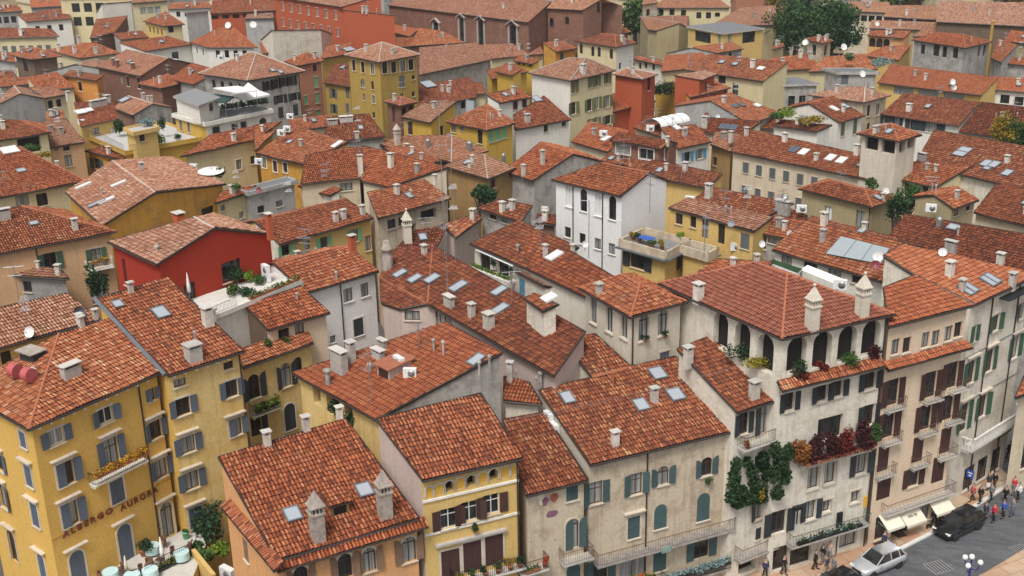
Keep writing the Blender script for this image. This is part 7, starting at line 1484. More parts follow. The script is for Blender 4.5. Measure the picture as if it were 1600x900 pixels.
# ================================================================ the square: cars, lamp, people
_mats['pane_car'] = M('pane')
a_, b_ = at(1340, 893, 0), at(1405, 866, 0); hd = math.atan2(a_[1]-b_[1], a_[0]-b_[0])
car((at(1371, 888, 0)), hd, 'paint_silver', 'silver car parked beside the kerb with its nose towards the houses on the left')
car((at(1497, 829, 0)), hd+.06, 'paint_black', 'large black car standing in the street near the walkers', 4.7, 1.9, 1.68)
car((at(1300, 925, 0)), hd, 'paint_black', 'black car cut off by the bottom edge beside the silver car', 4.4, 1.8, 1.5)
lp = at(1519, 868, 4.4); lp[2] = 0; t = thing('street_lamp', 'dark blue street lamp with four round white globes', 'street lamp', lp); b = MB(); b.lathe(lp, [(.28, 0), (.26, .5), (.12, .7), (.09, 2.6), (.12, 2.7), (.07, 2.8), (.06, 4.1)], 0, 10)
for k in range(4):
    if k < 3: an = R(90+120*k+20); o = np.array([math.cos(an), math.sin(an), 0])*.62; b.tube(lp+Z*3.3, lp+o*.7+Z*3.25, .035, 0, 6); b.tube(lp+o*.7+Z*3.25, lp+o+Z*3.7, .035, 0, 6); b.tube(lp+o*.5+Z*3.05, lp+o*.95+Z*3.4, .02, 0, 5)
b.build('post', 'blue_lamp', t, lp)
for k in range(4):
    o = np.zeros(3)+Z*4.3 if k == 3 else np.array([math.cos(R(110+120*k)), math.sin(R(110+120*k)), 0])*.62+Z*3.88
    b = MB(); b.lathe(lp+o, [(.04, -.2), (.15, -.15), (.21, 0), (.15, .15), (.02, .21)], 0, 12); b.build('globe', 'globe', t, lp)
tl = at(1306, 866, .12); t = thing('signal_post', 'black signal box on a slim post behind the silver car', 'street sign', tl); b = MB(); b.tube(tl, tl+Z*3.0, .05, 0, 6); b.build('post', 'iron', t, tl); b = MB(); b.box(tl+Z*3.1, (.5, .25, 1.3), (np.array([.9, .4, 0]), np.array([-.4, .9, 0]), Z), 0); b.build('box', 'black', t, tl)
ppl = [(1224, 897, -60, 'person in black standing at the dark shop front', 'black', 'black', {}), (1195, 902, -80, 'person in dark clothes by the archway', 'navy', 'black', {}), (1273, 889, -30, 'person in a long black coat at the left of the group', 'black', 'black', dict(long=True)), (1285, 880, 200, 'person in a black and white jacket in the group behind the signal post', 'black', 'grey_cloth', {}), (1295, 875, 240, 'person in a beige jacket at the back of the group', 'beige_cloth', 'grey_cloth', {}), (1291, 898, 150, 'person in navy with a pale skirt in the group by the silver car', 'navy', 'beige_cloth', dict(long=False)), (1302, 898, 190, 'person in a light grey coat nearest the silver car', 'grey_cloth', 'grey_cloth', dict(long=True)),
 (1380, 858, -60, 'person in navy holding a bicycle beside the shop', 'navy', 'black', dict(stride=.1)), (1459, 820, -70, 'person in black under the right cream awning', 'black', 'black', {}), (1465, 812, 100, 'person in dark grey waiting by the doorway under the awnings', 'grey_cloth', 'black', {}), (1519, 783, 190, 'person in a pink top walking with black trousers', 'red_plastic', 'black', dict(stride=.3)), (1531, 786, 200, 'person in a long black coat walking on the pavement', 'black', 'black', dict(long=True)), (1544, 765, 190, 'person in dark green carrying a white bag', 'sh_dark', 'black', dict(bag='white_cloth')), (1553, 764, 200, 'person in a long black coat beside the shop window', 'black', 'black', dict(long=True)), (1548, 783, 200, 'person in a black and white top on the kerb', 'grey_cloth', 'black', dict(z=0.0)),
 (1539, 812, 190, 'person in dark clothes nearest the black car', 'navy', 'black', dict(z=0.)), (1552, 815, 200, 'person in a bright red jacket in the street', 'red_cloth', 'black', dict(z=0.)), (1567, 809, 195, 'person in a blue jacket in the street', 'blue_cloth', 'black', dict(z=0.)), (1581, 806, 190, 'person in a grey top and jeans in the street', 'grey_cloth', 'jean', dict(z=0.)), (1570, 787, 210, 'person in dark clothes behind the blue jacket', 'black', 'black', dict(z=0.)), (1583, 772, 200, 'person in a red hooded jacket at the right', 'red_cloth', 'grey_cloth', dict(z=0.)), (1590, 782, 205, 'person in a white jacket at the right edge', 'white_cloth', 'black', dict(z=0.)),
 (1576, 716, 100, 'person in black at the left of the far crowd', 'black', 'black', dict(z=0.)), (1586, 728, 200, 'person in navy at the front of the far crowd', 'navy', 'black', dict(z=0.)), (1594, 721, 190, 'person in a pink jacket in the far crowd', 'red_plastic', 'black', dict(z=0.)), (1584, 706, 180, 'person in grey in the middle of the far crowd', 'grey_cloth', 'black', dict(z=0.)), (1597, 706, 170, 'person in dark red at the right edge of the far crowd', 'leaf_wine', 'black', dict(z=0.)), (1590, 697, 200, 'person in black at the back of the far crowd', 'black', 'navy', dict(z=0.)), (1578, 738, 210, 'person in a dark coat just outside the portal', 'black', 'black', dict(long=True)), (1597, 738, 190, 'person in blue jeans at the lower edge of the far crowd', 'navy', 'jean', dict(z=0.))]
for px, py, fc, lb, tp, lg, kw in ppl: person(px, py, fc, lb, tp, lg, **kw)
bp = at(1388, 862, .12); t = thing('bicycle', 'bicycle held upright beside the shop under the left awning', 'bicycle', bp); f_ = unit(np.array([.8, .45, 0])); s_ = np.cross(Z, f_)
for q in (-.52, .52):
    b = MB(); o = bp+f_*q+Z*.34; k_ = 16; ring = [o+f_*.33*math.cos(6.2832*i/k_)+Z*.33*math.sin(6.2832*i/k_) for i in range(k_)]
    for i in range(k_): b.tube(ring[i], ring[(i+1) % k_], .02, 0, 4, cap=False)
    for i in range(0, k_, 2): b.tube(o, ring[i], .004, 0, 3, cap=False)
    b.build('wheel', 'rubber', t, bp)
b = MB(); A_, B_, C_, D_, E_ = bp-f_*.52+Z*.34, bp-f_*.08+Z*.32, bp-f_*.2+Z*.82, bp+f_*.36+Z*.85, bp+f_*.52+Z*.34
for u, v in ((A_, B_), (A_, C_), (B_, C_), (C_, D_), (B_, D_), (D_, E_), (D_, D_+Z*.18)): b.tube(u, v, .018, 0, 5)
b.build('frame', 'blue_lamp', t, bp); b = MB(); b.box(C_+Z*.1, (.26, .14, .06), (f_, s_, Z), 0); b.tube(C_, C_+Z*.1, .014, 0, 4); b.build('saddle', 'black', t, bp); b = MB(); b.tube(D_+Z*.18-s_*.28, D_+Z*.18+s_*.28, .015, 0, 5); b.build('handlebar', 'black', t, bp)
dg_ = at(1451, 826, .12); t = thing('dog', 'small black dog beside the person under the right awning', 'dog', dg_)
f_ = np.array([.9, .4, 0]); s_ = np.cross(Z, f_); V = lambda x, y, z: dg_+f_*x+s_*y+Z*z
skin('body', [V(0, 0, .34), V(.2, 0, .36), V(.3, 0, .46), V(.40, 0, .50), V(.5, 0, .47), V(-.18, 0, .36), V(-.36, 0, .44), V(.18, .07, .2), V(.19, .07, .02), V(.18, -.07, .2), V(.19, -.07, .02), V(-.16, .07, .22), V(-.22, .07, .13), V(-.18, .07, .02), V(-.16, -.07, .22), V(-.22, -.07, .13), V(-.18, -.07, .02)], [(0, 1), (1, 2), (2, 3), (3, 4), (0, 5), (5, 6), (1, 7), (7, 8), (1, 9), (9, 10), (5, 11), (11, 12), (12, 13), (5, 14), (14, 15), (15, 16)], [.1, .11, .07, .075, .035, .09, .02, .04, .025, .04, .025, .05, .025, .022, .05, .025, .022], 'black', t, dg_)

for i, (px, py, w_, l_, lb) in enumerate(((1466, 886, 1.7, 1.5, 'dark square drain grate in the street in front of the blue lamp'), (1594, 858, 1.3, 1.1, 'dark drain grate in the street near the right edge'), (1407, 836, .9, .6, 'small black grate in the pavement below the middle awning'), (1372, 848, 1.0, .6, 'black grate in the pavement beside the bicycle'))):
    p = at(px, py, 0 if i < 2 else .12); t = thing('drain_grate', lb, 'drain', p, 'drain grates in the paving'); F2, S2, _ = yaw((.93, .36, 0)); b = MB(); b.box(p+Z*.004, (w_, l_, .012), (F2, S2, Z), 0)
    for k in range(6): b.box(p+F2*(k-2.5)*w_/6.5+Z*.012, (w_*.06, l_*.9, .012), (F2, S2, Z), 1)
    b.build('grate', ['iron_rust' if i > 1 else 'deck_grey', 'iron'], t, p)
# ================================================================ roof terraces, plants and gear on the roofs behind
red, pat, crt, brd = H_['red_house'], H_['patio_house'], H_['court_house'], H_['broad_house']
_l = H_['yellow_terrace_house']
for _k in ('yellow_terrace_house', 'yellow_terrace_wing'):
    _h = H_[_k]; _b = MB(); _q = [_h.V[c] for c in ('a', 'b', 'c')]
    for u, v in zip(_q[:-1], _q[1:]):
        d_ = unit(v-u); n_ = np.array([d_[1], -d_[0], 0]); _b.box((u+v)/2+n_*.12-Z*.2, (np.linalg.norm(v-u)+.3, .5, .14), (d_, n_, Z), 0)
    _b.build('ledge', 'flash', _h.root, _h.org)
_c = wallhit(red, 'cs', 304, 466)[0]; RZ = _c[2]
rt = thing('roof_terrace', 'white roof terrace with a low parapet in front of the red gable wall', 'terrace', (_c[0], _c[1], 0)); o0 = np.array([_c[0], _c[1], 0])
tp = [at(x, y, RZ) for x, y in ((292, 469), (428, 425), (474, 441), (331, 500))]
b = MB(); ar = sum(tp[i][0]*tp[(i+1) % 4][1]-tp[(i+1) % 4][0]*tp[i][1] for i in range(4)); tp = tp if ar > 0 else tp[::-1]
b.face(tp, 0)
for i in range(4): b.face([tp[i]-Z*RZ, tp[(i+1) % 4]-Z*RZ, tp[(i+1) % 4]-Z*.01, tp[i]-Z*.01], 1)
b.build('floor', ['deck', 'white'], rt, o0)
f0, f1 = at(333, 500, RZ), at(470, 443, RZ); dd = unit(f1-f0); nn = np.cross(Z, dd); b = MB(); b.box((f0+f1)/2+Z*.2, (np.linalg.norm(f1-f0), .3, .4), (dd, nn, Z), 0); b.build('parapet', 'white', rt, o0)
b = MB(); railing(b, [f0+dd*.2+Z*.4, f0+dd*2.6+Z*.4], .7); b.build('railing', 'grey_metal', rt, o0)
b = MB(); b.box(f0-dd*.6+Z*.4, (1.0, 1.0, 1.2), (dd, nn, Z), 0); b.box(f0-dd*.6+Z*1.08, (1.25, 1.25, .16), (dd, nn, Z), 1); b.build('chimney', ['white', 'slab'], rt, o0)
parasol(at(297, 470, RZ), 'closed white parasol against the red wall of the roof terrace', 2.5, 'awning_white', 1.0)
for i, (px, py, rx, rz, lf, s) in enumerate(((373, 443, .6, .75, 'leaf_dark', 'dark green shrub in front of the wide window of the red house'), (388, 440, .5, .5, 'leaf_lime', 'bright lime shrub on the red house terrace'), (401, 446, .55, .5, 'leaf', 'green shrub left of the tall air conditioner'), (366, 462, .55, .5, 'leaf', 'fresh green shrub near the railing of the red house terrace'), (388, 462, .6, .4, 'leaf_dark', 'low dark shrub in the middle of the terrace planter'))): plant('terrace_shrub', s, 'shrub', at(px, py, RZ), (rx, rx, rz), lf, 170, .12, 'shrubs on the red house terrace', lumps=4)
trough('planter', 'long terracotta planter with grasses along the red house terrace edge', f0+dd*4.0+Z*.4, f1-dd*.2+Z*.4, 'leaf', 60, .09, .4, leaf2='leaf_lime', cat='planter')
aircon(at(417, 440, RZ), (-.75, -.65, 0), 'tall white air conditioner on the red house terrace', s=1.0, tall=True)
for i, (px, py, lf, s) in enumerate(((432, 556, 'leaf_dark', 'round dark shrub in a pot at the glass door of the patio house'), (414, 548, 'leaf', 'green shrub at the left end of the patio'), (447, 545, 'leaf', 'low green plant below the window of the patio house'))): plant('patio_plant', s, 'potted plant', wallhit(pat, 'bc', px, py-8)[0]+wallhit(pat, 'bc', px, py)[2]*.35-Z*.3, (.38, .38, .35), lf, 110, .10, pot=(.25, .4, 'terracotta'))
c, d, on = balcony(crt, 'bc', 410, 639, 2.6, .8, 'iron', 'slab'); trough('flower_box', 'balcony of trailing yellow green plants in the courtyard', c+on*.75-d*1.1+Z*.3, c+on*.75+d*1.1+Z*.3, 'leaf_lime', 60, .10, .7, leaf2='leaf', box='iron')
for px, py, s in ((528, 632, 'upper creeper hanging on the courtyard wall under the broad orange roof'), (548, 652, 'lower creeper hanging on the courtyard wall under the broad orange roof')): c, d, on = wallhit(brd, 'bc', px, py); plant('creeper', s, 'climbing plant', c+on*.15-Z*.8, (.7, .3, .8), 'leaf_dark', 150, .11, stem=False)
p = onroof('broad_house', 603, 588); n0 = brd.slopes[0][2]; U_, V_ = frame_of(n0); Y_ = unit(np.array([V_[0], V_[1], 0])); X_ = np.cross(Y_, Z)
b = MB(); b.box(p+Z*.35+Y_*.8, (1.5, 2.0, 1.1), (X_, Y_, Z), 0); b.box(p+Z*.35-Y_*.22, (1.1, .04, .9), (X_, Y_, Z), 1); b.box(p+Z*.98+Y_*.8, (1.9, 2.5, .1), (X_, unit(Y_*2+Z*.2), unit(Z*2-Y_*.2)), 2); b.build('dormer', ['pinkgrey', 'sh_brown', 'terracotta'], brd.roof, brd.org)
aircon(onroof('broad_house', 624, 575)+Z*.1, (-.8, -.6, 0), 'upright white air conditioner behind the dormer of the broad orange roof', s=1.1, tall=False)
aircon(onroof('broad_house', 641, 590), (-.1, -1, 0), 'white air conditioner beside the dormer of the broad orange roof')
# glass door strip hedge and other terrace greenery
rth = H_['roof_terrace_house']; p0, d, on, Lw, tm = rth.edges[frozenset('bc')]
q0, q1 = hitplane(737, 418, p0+on*1.3, on), hitplane(800, 443, p0+on*1.3, on); trough('hedge', 'clipped bright green hedge strip in front of the two glass doors among the roofs', q0, q1, 'leaf_lime', 120, .10, .35, leaf2='leaf', box='deck', cat='hedge', depth=.9)
for px, py, s in ((771, 425, 'slim dark topiary between the two glass doors'), (798, 436, 'slim dark topiary right of the glass doors')): plant('topiary', s, 'potted plant', hitplane(px, py, p0+on*.6, on), (.22, .22, .6), 'leaf_dark', 110, .08, pot=(.2, .3, 'cement'))
b = MB(); c_ = p0+d*Lw*.42+Z*(tm-.5)+on*.55; nn = unit(Z*1.0+on*.35); b.box(c_+Z*.28-on*.3, (5.8, .4, .04), (d, np.cross(nn, d), nn), 0); b.build('sun_blind', 'awning_white', rth.root, rth.org)
yt = H_['yellow_terrace_house']; YZ = 13.62
for i, (px, py, rx, rz, lf, s) in enumerate(((1000, 378, .45, .35, 'leaf_dark', 'dark shrub at the left corner of the blue table terrace'), (1018, 387, .4, .3, 'leaf', 'green shrub at the front corner of the blue table terrace'), (1034, 390, .3, .45, 'leaf_yellow', 'yellow green plant at the corner post of the blue table terrace'), (1064, 378, .5, .45, 'leaf_lime', 'lime green plant at the right side of the blue table terrace'), (1050, 356, .4, .5, 'leaf', 'green plant against the white wall behind the blue table'), (990, 375, .35, .3, 'leaf_autumn', 'brownish plant at the far left of the blue table terrace'), (1069, 358, .35, .5, 'leaf', 'small leafy plant by the air conditioner of the yellow terrace'))): plant('terrace_plant', s, 'potted plant', at(px, py, YZ), (rx, rx, rz), lf, 90, .10, 'pots on the yellow terrace', (.25, .4, 'terracotta'))
tbp = at(1010, 372, YZ+.7); tbp[2] = YZ; t = thing('blue_table', 'bright blue table on the yellow house terrace', 'table', tbp); b = MB(); b.box(tbp+Z*.72, (1.6, 1.0, .06), yaw((.7, -.7, 0)), 0); b.build('top', 'blue_cloth', t, tbp)
for sx in (-1, 1):
    for sy in (-1, 1): b = MB(); F2, S2, _ = yaw((.7, -.7, 0)); b.tube(tbp+F2*.7*sx+S2*.4*sy, tbp+F2*.7*sx+S2*.4*sy+Z*.7, .03, 0, 5); b.build('leg', 'iron', t, tbp)
aircon(at(1067, 358, YZ), (-.6, -.8, 0), 'white air conditioner on the yellow house terrace')
# glass roof panel
g = H_['glazed_house']; n0 = g.slopes[0][2]; U_, V_ = frame_of(n0); f_, poly, _n = g.slopes[0]
gp = [hitplane(x, y, poly[0]+n0*.22, n0) for x, y in ((1290, 396), (1376, 412), (1390, 388), (1314, 369))]
b = MB(); b.face(gp, 0); b.face([q-n0*.05 for q in gp[::-1]], 0)
for k in range(4): q0, q1 = gp[k], gp[(k+1) % 4]; b.face([q0-Z*.6, q1-Z*.6, q1, q0], 1)
for t_ in (0, .33, .66, 1): b.tube(gp[0]+(gp[1]-gp[0])*t_+n0*.01, gp[3]+(gp[2]-gp[3])*t_+n0*.01, .03, 2, 5)
b.build('glazed_panel', ['glass_roof', 'pane', 'flash'], g.roof, g.org)
def slabtop(name, label, cat, pix, z, h, mat, sides=None, post=False):
    q = [at(x, y, z) for x, y in pix]; c = sum(q)/len(q); t = thing(name, label, cat, (c[0], c[1], z-h)); b = MB()
    ar = sum(q[i][0]*q[(i+1) % len(q)][1]-q[(i+1) % len(q)][0]*q[i][1] for i in range(len(q))); q = q if ar > 0 else q[::-1]
    th = .15 if post else h
    b.face(q, 0); b.face([p-Z*th for p in q[::-1]], 1)
    for i in range(len(q)): b.face([q[i]-Z*th, q[(i+1) % len(q)]-Z*th, q[(i+1) % len(q)], q[i]], 1)
    b.build('canopy' if post else 'body', [mat, sides or mat], t, (c[0], c[1], z-h))
    if post:
        for p in q: b = MB(); p_ = p+(c-p)*.06; b.tube(p_-Z*h, p_-Z*.1, .04, 0, 6); b.build('post', 'grey_metal', t, (c[0], c[1], z-h))
    return t
slabtop('flat_canopy', 'long white flat canopy behind the hipped roof of the arcaded house', 'canopy', ((1250, 421), (1306, 444), (1318, 436), (1262, 414)), 17.2, .7, 'awning_white', 'white')
slabtop('green_canopy', 'white framed frame of dark green netting beside the long white canopy', 'canopy', ((1199, 409), (1246, 427), (1254, 420), (1208, 405)), 17.4, 1.4, 'leaf_dark', 'awning_white', True)
slabtop('white_marquee', 'white flat marquee on the penthouse terrace', 'canopy', ((333, 137), (370, 145), (402, 141), (372, 134)), 18.5, 2.6, 'awning_white', None, True)
slabtop('green_awning', 'dark green awning on the penthouse terrace', 'awning', ((316, 156), (352, 160), (366, 151), (336, 146)), 17.2, 2.2, 'awning_green', None, True)
tp_ = at(390, 148, 17.0); t = thing('peaked_tent', 'white peaked party tent on the penthouse terrace', 'tent', tp_-Z*2.5); b = MB(); F2, S2, _ = yaw((.75, -.66, 0)); qs = [tp_+F2*2.2*a+S2*2.2*c for a, c in ((-1, -1), (1, -1), (1, 1), (-1, 1))]; pk = tp_+Z*1.9
for k in range(4): b.face([qs[k], qs[(k+1) % 4], (qs[(k+1) % 4]+pk)/2-Z*.35, (qs[k]+pk)/2-Z*.35], 0); b.face([(qs[k]+pk)/2-Z*.35, (qs[(k+1) % 4]+pk)/2-Z*.35, pk], 0); b.face([qs[k]-Z*.3, qs[(k+1) % 4]-Z*.3, qs[(k+1) % 4], qs[k]], 0)
b.build('canopy', 'awning_white', t, tp_-Z*2.5)
for q in qs: b = MB(); b.tube(q-Z*2.5, q, .04, 0, 6); b.build('post', 'grey_metal', t, tp_-Z*2.5)
trough('hedge', 'dark green hedge along the edge of the penthouse terrace', at(345, 171, 14.8), at(418, 160, 14.8), 'leaf_dark', 110, .16, .9, leaf2='leaf', cat='hedge', depth=.6, box='black')
vz = 14.2; t = thing('vault_canopy', 'translucent white barrel vaulted canopy beside a low red roof', 'canopy', at(1040, 192, vz)); b = MB(); a0, a1 = at(1020, 196, vz), at(1066, 186, vz); dd = unit(a1-a0); nn = np.cross(Z, dd); L_ = np.linalg.norm(a1-a0)
for k in range(8):
    r0_, r1_ = [(-nn*1.6*math.cos(math.pi*j/8)+Z*.9*math.sin(math.pi*j/8)) for j in (k, k+1)]; b.face([a0+r0_, a1+r0_, a1+r1_, a0+r1_], 0); b.face([a0+r1_-Z*.03, a1+r1_-Z*.03, a1+r0_-Z*.03, a0+r0_-Z*.03], 0)
b.build('vault', 'awning_white', t, at(1040, 192, vz)); b = MB()
for j in range(5): q = a0+(a1-a0)*j/4; [b.tube(q-nn*1.62*math.cos(math.pi*k/8)+Z*.92*math.sin(math.pi*k/8), q-nn*1.62*math.cos(math.pi*(k+1)/8)+Z*.92*math.sin(math.pi*(k+1)/8), .05, 0, 5) for k in range(8)]
b.build('ribs', 'grey_metal', t, at(1040, 192, vz))
# greenery farther back
for (px, py, z, rx, rz, lf, n_, s) in ((1360, 296, 12.6, .9, .8, 'leaf', 160, 'small bush behind the blind arch house roof'), (340, 278, 14.5, 1.0, .8, 'leaf_dark', 200, 'dark bush beside the white oval dish'), (368, 297, 15, .7, .5, 'leaf', 120, 'small plant on the roof beside the patched grey block'),
 (1212, 186, 14, 1.4, .6, 'leaf', 220, 'low green planting at the left of the white roof garden'), (1230, 183, 14, 1.5, .7, 'leaf_lime', 240, 'lime green planting on the white roof garden'), (1272, 194, 13.8, 1.8, .7, 'leaf_autumn', 260, 'yellow green planting at the right of the white roof garden'), (1250, 190, 13.8, .9, .5, 'leaf', 140, 'green tufts in the middle of the white roof garden'), (1043, 150, 12.5, 2.0, 1.6, 'leaf_dark', 380, 'clipped dark evergreen block beside the yellow end wall'), (1025, 152, 12.5, 1.4, 1.2, 'leaf_dark', 240, 'lower dark evergreen left of the clipped block'), (247, 228, 12.0, 1.0, 1.1, 'leaf_lime', 260, 'round bright green shrub on the long yellow terrace'), (188, 212, 12.2, .9, 1.5, 'leaf_dark', 260, 'arching dark palm on the long yellow terrace'), (232, 196, 15.1, 1.0, .6, 'leaf_blue', 160, 'grey green shrub on top of the terrace pavilion'), (255, 205, 13, .7, 1.3, 'leaf_dark', 200, 'slim dark evergreen at the yellow penthouse wall'), (277, 219, 12.1, .6, .5, 'leaf_dark', 120, 'small potted shrub at the right of the long yellow terrace'), (48, 236, 14.0, 1.3, .5, 'leaf', 200, 'green planting in the studio house opening'), (70, 246, 13.8, 1.0, .4, 'leaf_autumn', 140, 'flowering pots on the parapet below the studio house'), (156, 470, 12, .9, 1.9, 'leaf_dark', 330, 'dark ivy filling the large doorway of the peach house'), (1325, 97, 14, 1.2, .9, 'leaf', 180, 'grey green bush beside the grey cubic block'), (1376, 107, 14, 1.8, 1.2, 'leaf_blue', 260, 'silvery bush in front of the bright orange hall roof')):
    plant('bush', s, 'bush', at(px, py, z), (rx, rx, rz), lf, n_, .17 if rx > .8 else .12, lumps=5)
c, d, on = balcony(H_['peach_house'], 'bc', 154, 417, 2.6, .8, 'surround_white', 'surround_white'); trough('flower_box', 'yellow and red flowers on the white balcony of the peach house', c+on*.8-d*.9+Z*.7, c+on*.8+d*.9+Z*.7, 'leaf', 26, .09, .4, leaf2='flower')
# trees
tree('large round dark green park tree, the left of the two joined crowns', at(1243, 90, 6), 13.2, (7.6, 7.6, 5.8), 'leaf_park', 9000, .36, 'park trees', seed=11, lumps=22)
tree('large round dark green park tree, the right of the two joined crowns', at(1297, 93, 6), 12.8, (7.0, 7.0, 5.6), 'leaf_park', 9000, .36, 'park trees', seed=12, lumps=22)
tree('bright green tree beside the brick church and the olive hall', at(992, 68, 6), 12, (5.5, 5.5, 5.5), 'leaf', 2600, .5, seed=13, lumps=16)
tree('dark green tree tucked against the plain olive hall wall', at(1012, 76, 6), 9, (3.5, 3.5, 4), 'leaf_park', 1300, .45, seed=14)
tree('thin pale upright poplar with sparse leaves left of the park trees', at(1204, 62, 6), 20, (2.2, 2.2, 9), 'leaf_autumn', 900, .35, seed=15)
tree('yellow and green autumn tree at the right edge above the air conditioners', at(1566, 236, 12), 5.2, (2.6, 2.6, 2.2), 'leaf_autumn', 2600, .15, seed=16, trunk_h=1.5)
tree('darker green tree at the right edge beside the autumn tree', at(1590, 240, 12), 5.0, (2.4, 2.4, 2.3), 'leaf_park', 2600, .15, seed=17, trunk_h=1.5)
for i, (px, py, lf, s) in enumerate(((1225, 2, 'leaf_park', 'dark tree behind the small tan roofed house at the top edge'), (1262, 0, 'leaf_park', 'dark green tree at the top edge above the park trees'), (1400, 2, 'leaf', 'green tree at the top edge behind the long pinkish hall'), (1435, 1, 'leaf_autumn', 'yellowish tree at the top edge behind the long pinkish hall'), (1570, -2, 'leaf', 'green tree at the top edge behind the very wide pink roof'), (1598, -2, 'leaf_autumn', 'yellow tree in the top right corner'))): tree(s, at(px, py+34, 4), 17, (8, 8, 6.5), lf, 1500, .8, 'trees along the upper edge', seed=30+i)
_q = at(760, 312, 15.5); tree('dark climbing tree beside the ochre panelled wall', (_q[0], _q[1], 0), 17.3, (1.4949999999999999, 1.4949999999999999, 1.1700000000000002), 'leaf_dark', 900, .16, seed=760, trunk_h=15.2)
_q = at(748, 308, 15.5); tree('small dark tree left of the climbing tree by the panelled wall', (_q[0], _q[1], 0), 16.8, (0.9199999999999999, 0.9199999999999999, 0.78), 'leaf_dark', 900, .16, seed=748, trunk_h=15.2)
_q = at(1415, 322, 14.5); tree('dense green tree between the blind arch house and the small olive house', (_q[0], _q[1], 0), 17.5, (2.3, 2.3, 2.3400000000000003), 'leaf_park', 900, .16, seed=1415, trunk_h=14.2)
_q = at(1400, 335, 13.5); tree('dark low tree at the end of the blind arch house', (_q[0], _q[1], 0), 15.8, (1.4949999999999999, 1.4949999999999999, 1.56), 'leaf_dark', 900, .16, seed=1400, trunk_h=13.2)
# satellite dishes and air conditioners
for (px, py, k, tx, r, mt, s) in ((1233, 372, 'glass_edge_house', 1, .5, 'dish_white', 'white dish at the right edge of the green glass roof strip'), (1190, 388, None, 1, .5, 'dish_white', 'white dish low on the dark fronted house'), (1371, 410, None, -1, .62, 'dish_white', 'large white dish standing at the corner of the glass roof panel'), (1405, 428, None, 1, .55, 'dish_white', 'white dish on the slope right of the glass roof'), (1367, 424, None, -1, .6, 'dish_red', 'dark red dish in front of the glass roof panel'), (1472, 402, 'white_house', -1, .5, 'dish_white', 'white dish beside the square white chimney on the corner roof'), (1142, 356, None, -1, .5, 'dish_grey', 'blue grey dish on the yellow upper house roof edge'), (1383, 305, 'blind_arch_house', 1, .6, 'dish_white', 'white dish on the right slope of the blind arch house'), (405, 303, None, -1, .5, 'dish_red', 'dark red dish on the patched grey block'), (914, 388, None, 1, .45, 'dish_white', 'white dish in front of the white arched house'), (1225, 312, None, 1, .45, 'dish_white', 'white dish against the long cream house wall'), (357, 46, 'hip_dish_house', -1, 1.0, 'dish_white', 'white dish at the left hip of the roof with two dishes'), (396, 45, 'hip_dish_house', 1, 1.0, 'dish_white', 'white dish at the right of the roof with two dishes'), (1347, 122, None, 1, .8, 'dish_white', 'white dish on the wall of the grey cubic block'), (1318, 80, None, 1, .9, 'dish_white', 'large white dish right of the brick belvedere'), (1258, 72, None, -1, .8, 'dish_white', 'white dish left of the brick belvedere'), (1488, 134, None, 1, .7, 'dish_white', 'upper white dish in front of the bright orange hall roof'), (1490, 142, None, -1, .6, 'dish_white', 'lower white dish in front of the bright orange hall roof'), (1121, 187, None, 1, .5, 'dish_white', 'white dish against the long grey gable'), (1104, 184, None, -1, .5, 'dish_red', 'rust red dish against the long grey gable'), (1370, 42, None, 1, .7, 'dish_white', 'white dish behind the arched orange brick house')):
    if k: p = onroof(k, px, py)
    else: p = at(px, py, {1190: 14.6, 1371: 18.2, 1405: 18.0, 1367: 17.6, 1142: 16.6, 405: 14.6, 914: 17.0, 1225: 13.0, 1347: 15.2, 1318: 15, 1258: 15.5, 1488: 15.5, 1490: 14.6, 1121: 13.4, 1104: 13.2, 1370: 16.5}[px])
    dish(p, (.35*tx, -1), r*.72, r*.9, s, mt)
for (px, py, z, s) in ((1390, 432, 17.2, 'white air conditioner below the glass roof panel'), (1312, 452, 17.6, 'white air conditioner behind the hipped roof of the arcaded house'), (440, 212, 15.2, 'white air conditioner, left of a pair on the ochre window house ridge'), (449, 206, 15.2, 'white air conditioner, right of a pair on the ochre window house ridge'), (454, 186, 14.2, 'white air conditioner at the foot of the salmon house'), (1150, 392, 13.8, 'white air conditioner at the foot of the yellow upper house'), (1555, 240, 13, 'white air conditioner, left of a pair below the autumn tree'), (1571, 243, 13, 'white air conditioner, right of a pair below the autumn tree'), (1252, 332, 14, 'white air conditioner on the low roof in front of the blind arch house'), (1078, 318, 15, 'white air conditioner behind the yellow upper house'), (1016, 205, 14.6, 'white air conditioner on the roof beside the vaulted canopy'), (943, 213, 14.2, 'white air conditioner on the bright red roof strip'), (128, 195, 13.8, 'white air conditioner above the long yellow terrace'), (303, 266, 13.3, 'white air conditioner on the pale yellow house parapet'), (1454, 331, 15.6, 'white air conditioner at the foot of the small olive house'), (345, 93, 16, 'white air conditioner on the roof left of the grey palace'), (274, 99, 15, 'white air conditioner at the ridge of the brick house'), (405, 257, 12.6, 'white air conditioner left of the three white framed windows')):
    aircon(at(px, py, z), (-.3, -.95, 0), s, s=1.15)
t = thing('tarpaulin_dish', 'large white oval dish lying tilted beside the dark bush', 'satellite dish', at(330, 272, 15.2)); b = MB(); b.lathe(at(330, 272, 15.2), [(.1, 0), (1.0, .15), (1.6, .4)], 0, 18, (unit(np.array([1., .2, 0])), unit(np.array([-.2, 1, .1])), Z)); b.build('reflector', 'dish_white', t, at(330, 272, 15.2)); b = MB(); b.tube(at(330, 272, 15.2)-Z*1.2, at(330, 272, 15.2), .08, 0, 6); b.build('mast', 'grey_metal', t, at(330, 272, 15.2))
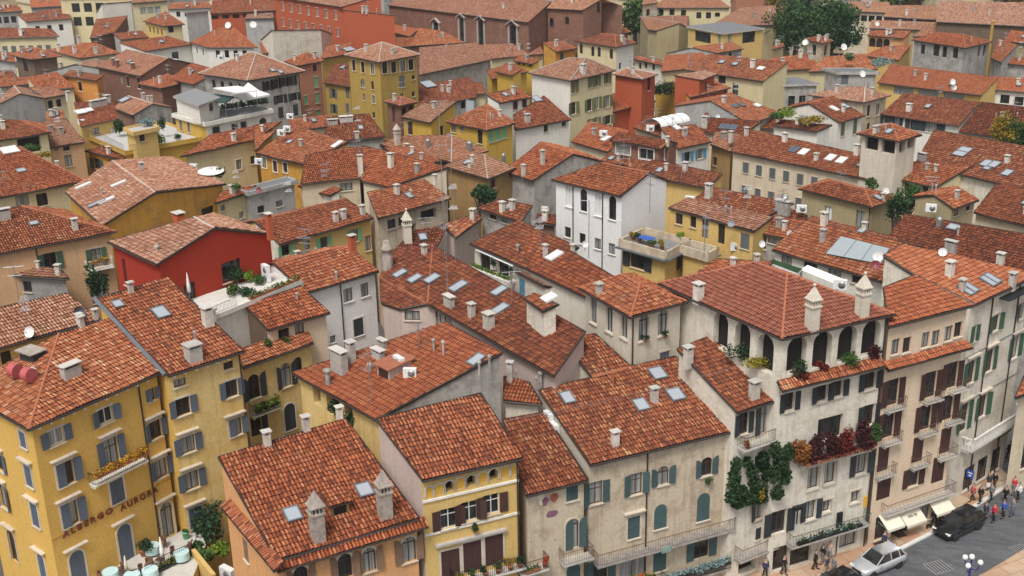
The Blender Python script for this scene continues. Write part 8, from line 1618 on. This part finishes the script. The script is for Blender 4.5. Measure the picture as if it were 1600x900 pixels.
for (px, py, k, h) in ((10, 305, 'flower_roof_house', 3), (563, 240, 'wide_chimney_house', 6), (706, 300, 'dark_gallery_house', 7), (560, 255, 'wide_chimney_house', 3), (1260, 92, 'mid_roof_f', 4), (1330, 80, 'mid_roof_g', 5), (480, 90, 'salmon_house', 3), (1100, 400, 'yellow_upper_house', 4), (920, 400, 'long_ridge_house', 5), (1015, 330, 'yellow_upper_house', 4)):
    H = H_[k]; q = np.mean([v for v in H.V.values()], axis=0); p, nn = roofhit(H, px, py); antenna(H, p, h)
# railings of the long yellow terrace and the tall pipe of the grey villa
ylt = H_['yellow_terrace']; b = MB(); railing(b, [at(135, 214, 12.4), at(163, 222, 12.4), at(194, 238, 12.4)], 1.1, step=.3); b.build('railing', 'iron', ylt.root, ylt.org); b = MB(); railing(b, [at(203, 238, 12.4), at(240, 230, 12.4)], 1.0, step=.2); b.build('railing', 'sh_brown', ylt.root, ylt.org)
vp = at(1545, 86, 12); t = thing('chimney_pipe', 'tall yellow ochre chimney pipe rising beside the grey villa', 'chimney', vp); b = MB(); b.tube(vp-Z*6, vp+Z*6.4, .3, 0, 10); b.lathe(vp+Z*6.4, [(.36, 0), (.36, .3), (.2, .35)], 0, 10); b.build('pipe', 'mustard', t, vp)
# overhead cable across the square-side roofs
cb = thing('cable', 'thin pale cable sagging over the roofs of the fresco and grey houses', 'cable', at(800, 700, 14)); b = MB(); pa, pb = roofhit(yel, 790, 690)[0]+Z*.6, roofhit(ivy, 1180, 600)[0]+Z*1.0; pts = [pa+(pb-pa)*k/14-Z*.8*math.sin(math.pi*k/14)*.4+Z*.9 for k in range(15)]
for u, v in zip(pts[:-1], pts[1:]): b.tube(u, v, .013, 0, 4)
b.build('wire', 'grey_cloth', cb, at(800, 700, 14))
# ---------------------------------------------------------------- the air between here and the far roofs
hb = MB(); hb.box((0, 700, 42), (2600, 2000, 90)); hz = hb.build('haze', 'black'); tag(hz, kind='stuff')
hm = bpy.data.materials.new('haze_air'); hm.use_nodes = True; hn = hm.node_tree; hn.nodes.remove(hn.nodes['Principled BSDF'])
hv = hn.nodes.new('ShaderNodeVolumePrincipled'); hv.inputs['Color'].default_value = (.86, .89, .93, 1); hv.inputs['Density'].default_value = .00017; hv.inputs['Anisotropy'].default_value = .2
hn.links.new(hv.outputs[0], hn.nodes['Material Output'].inputs['Volume']); hz.data.materials.clear(); hz.data.materials.append(hm)
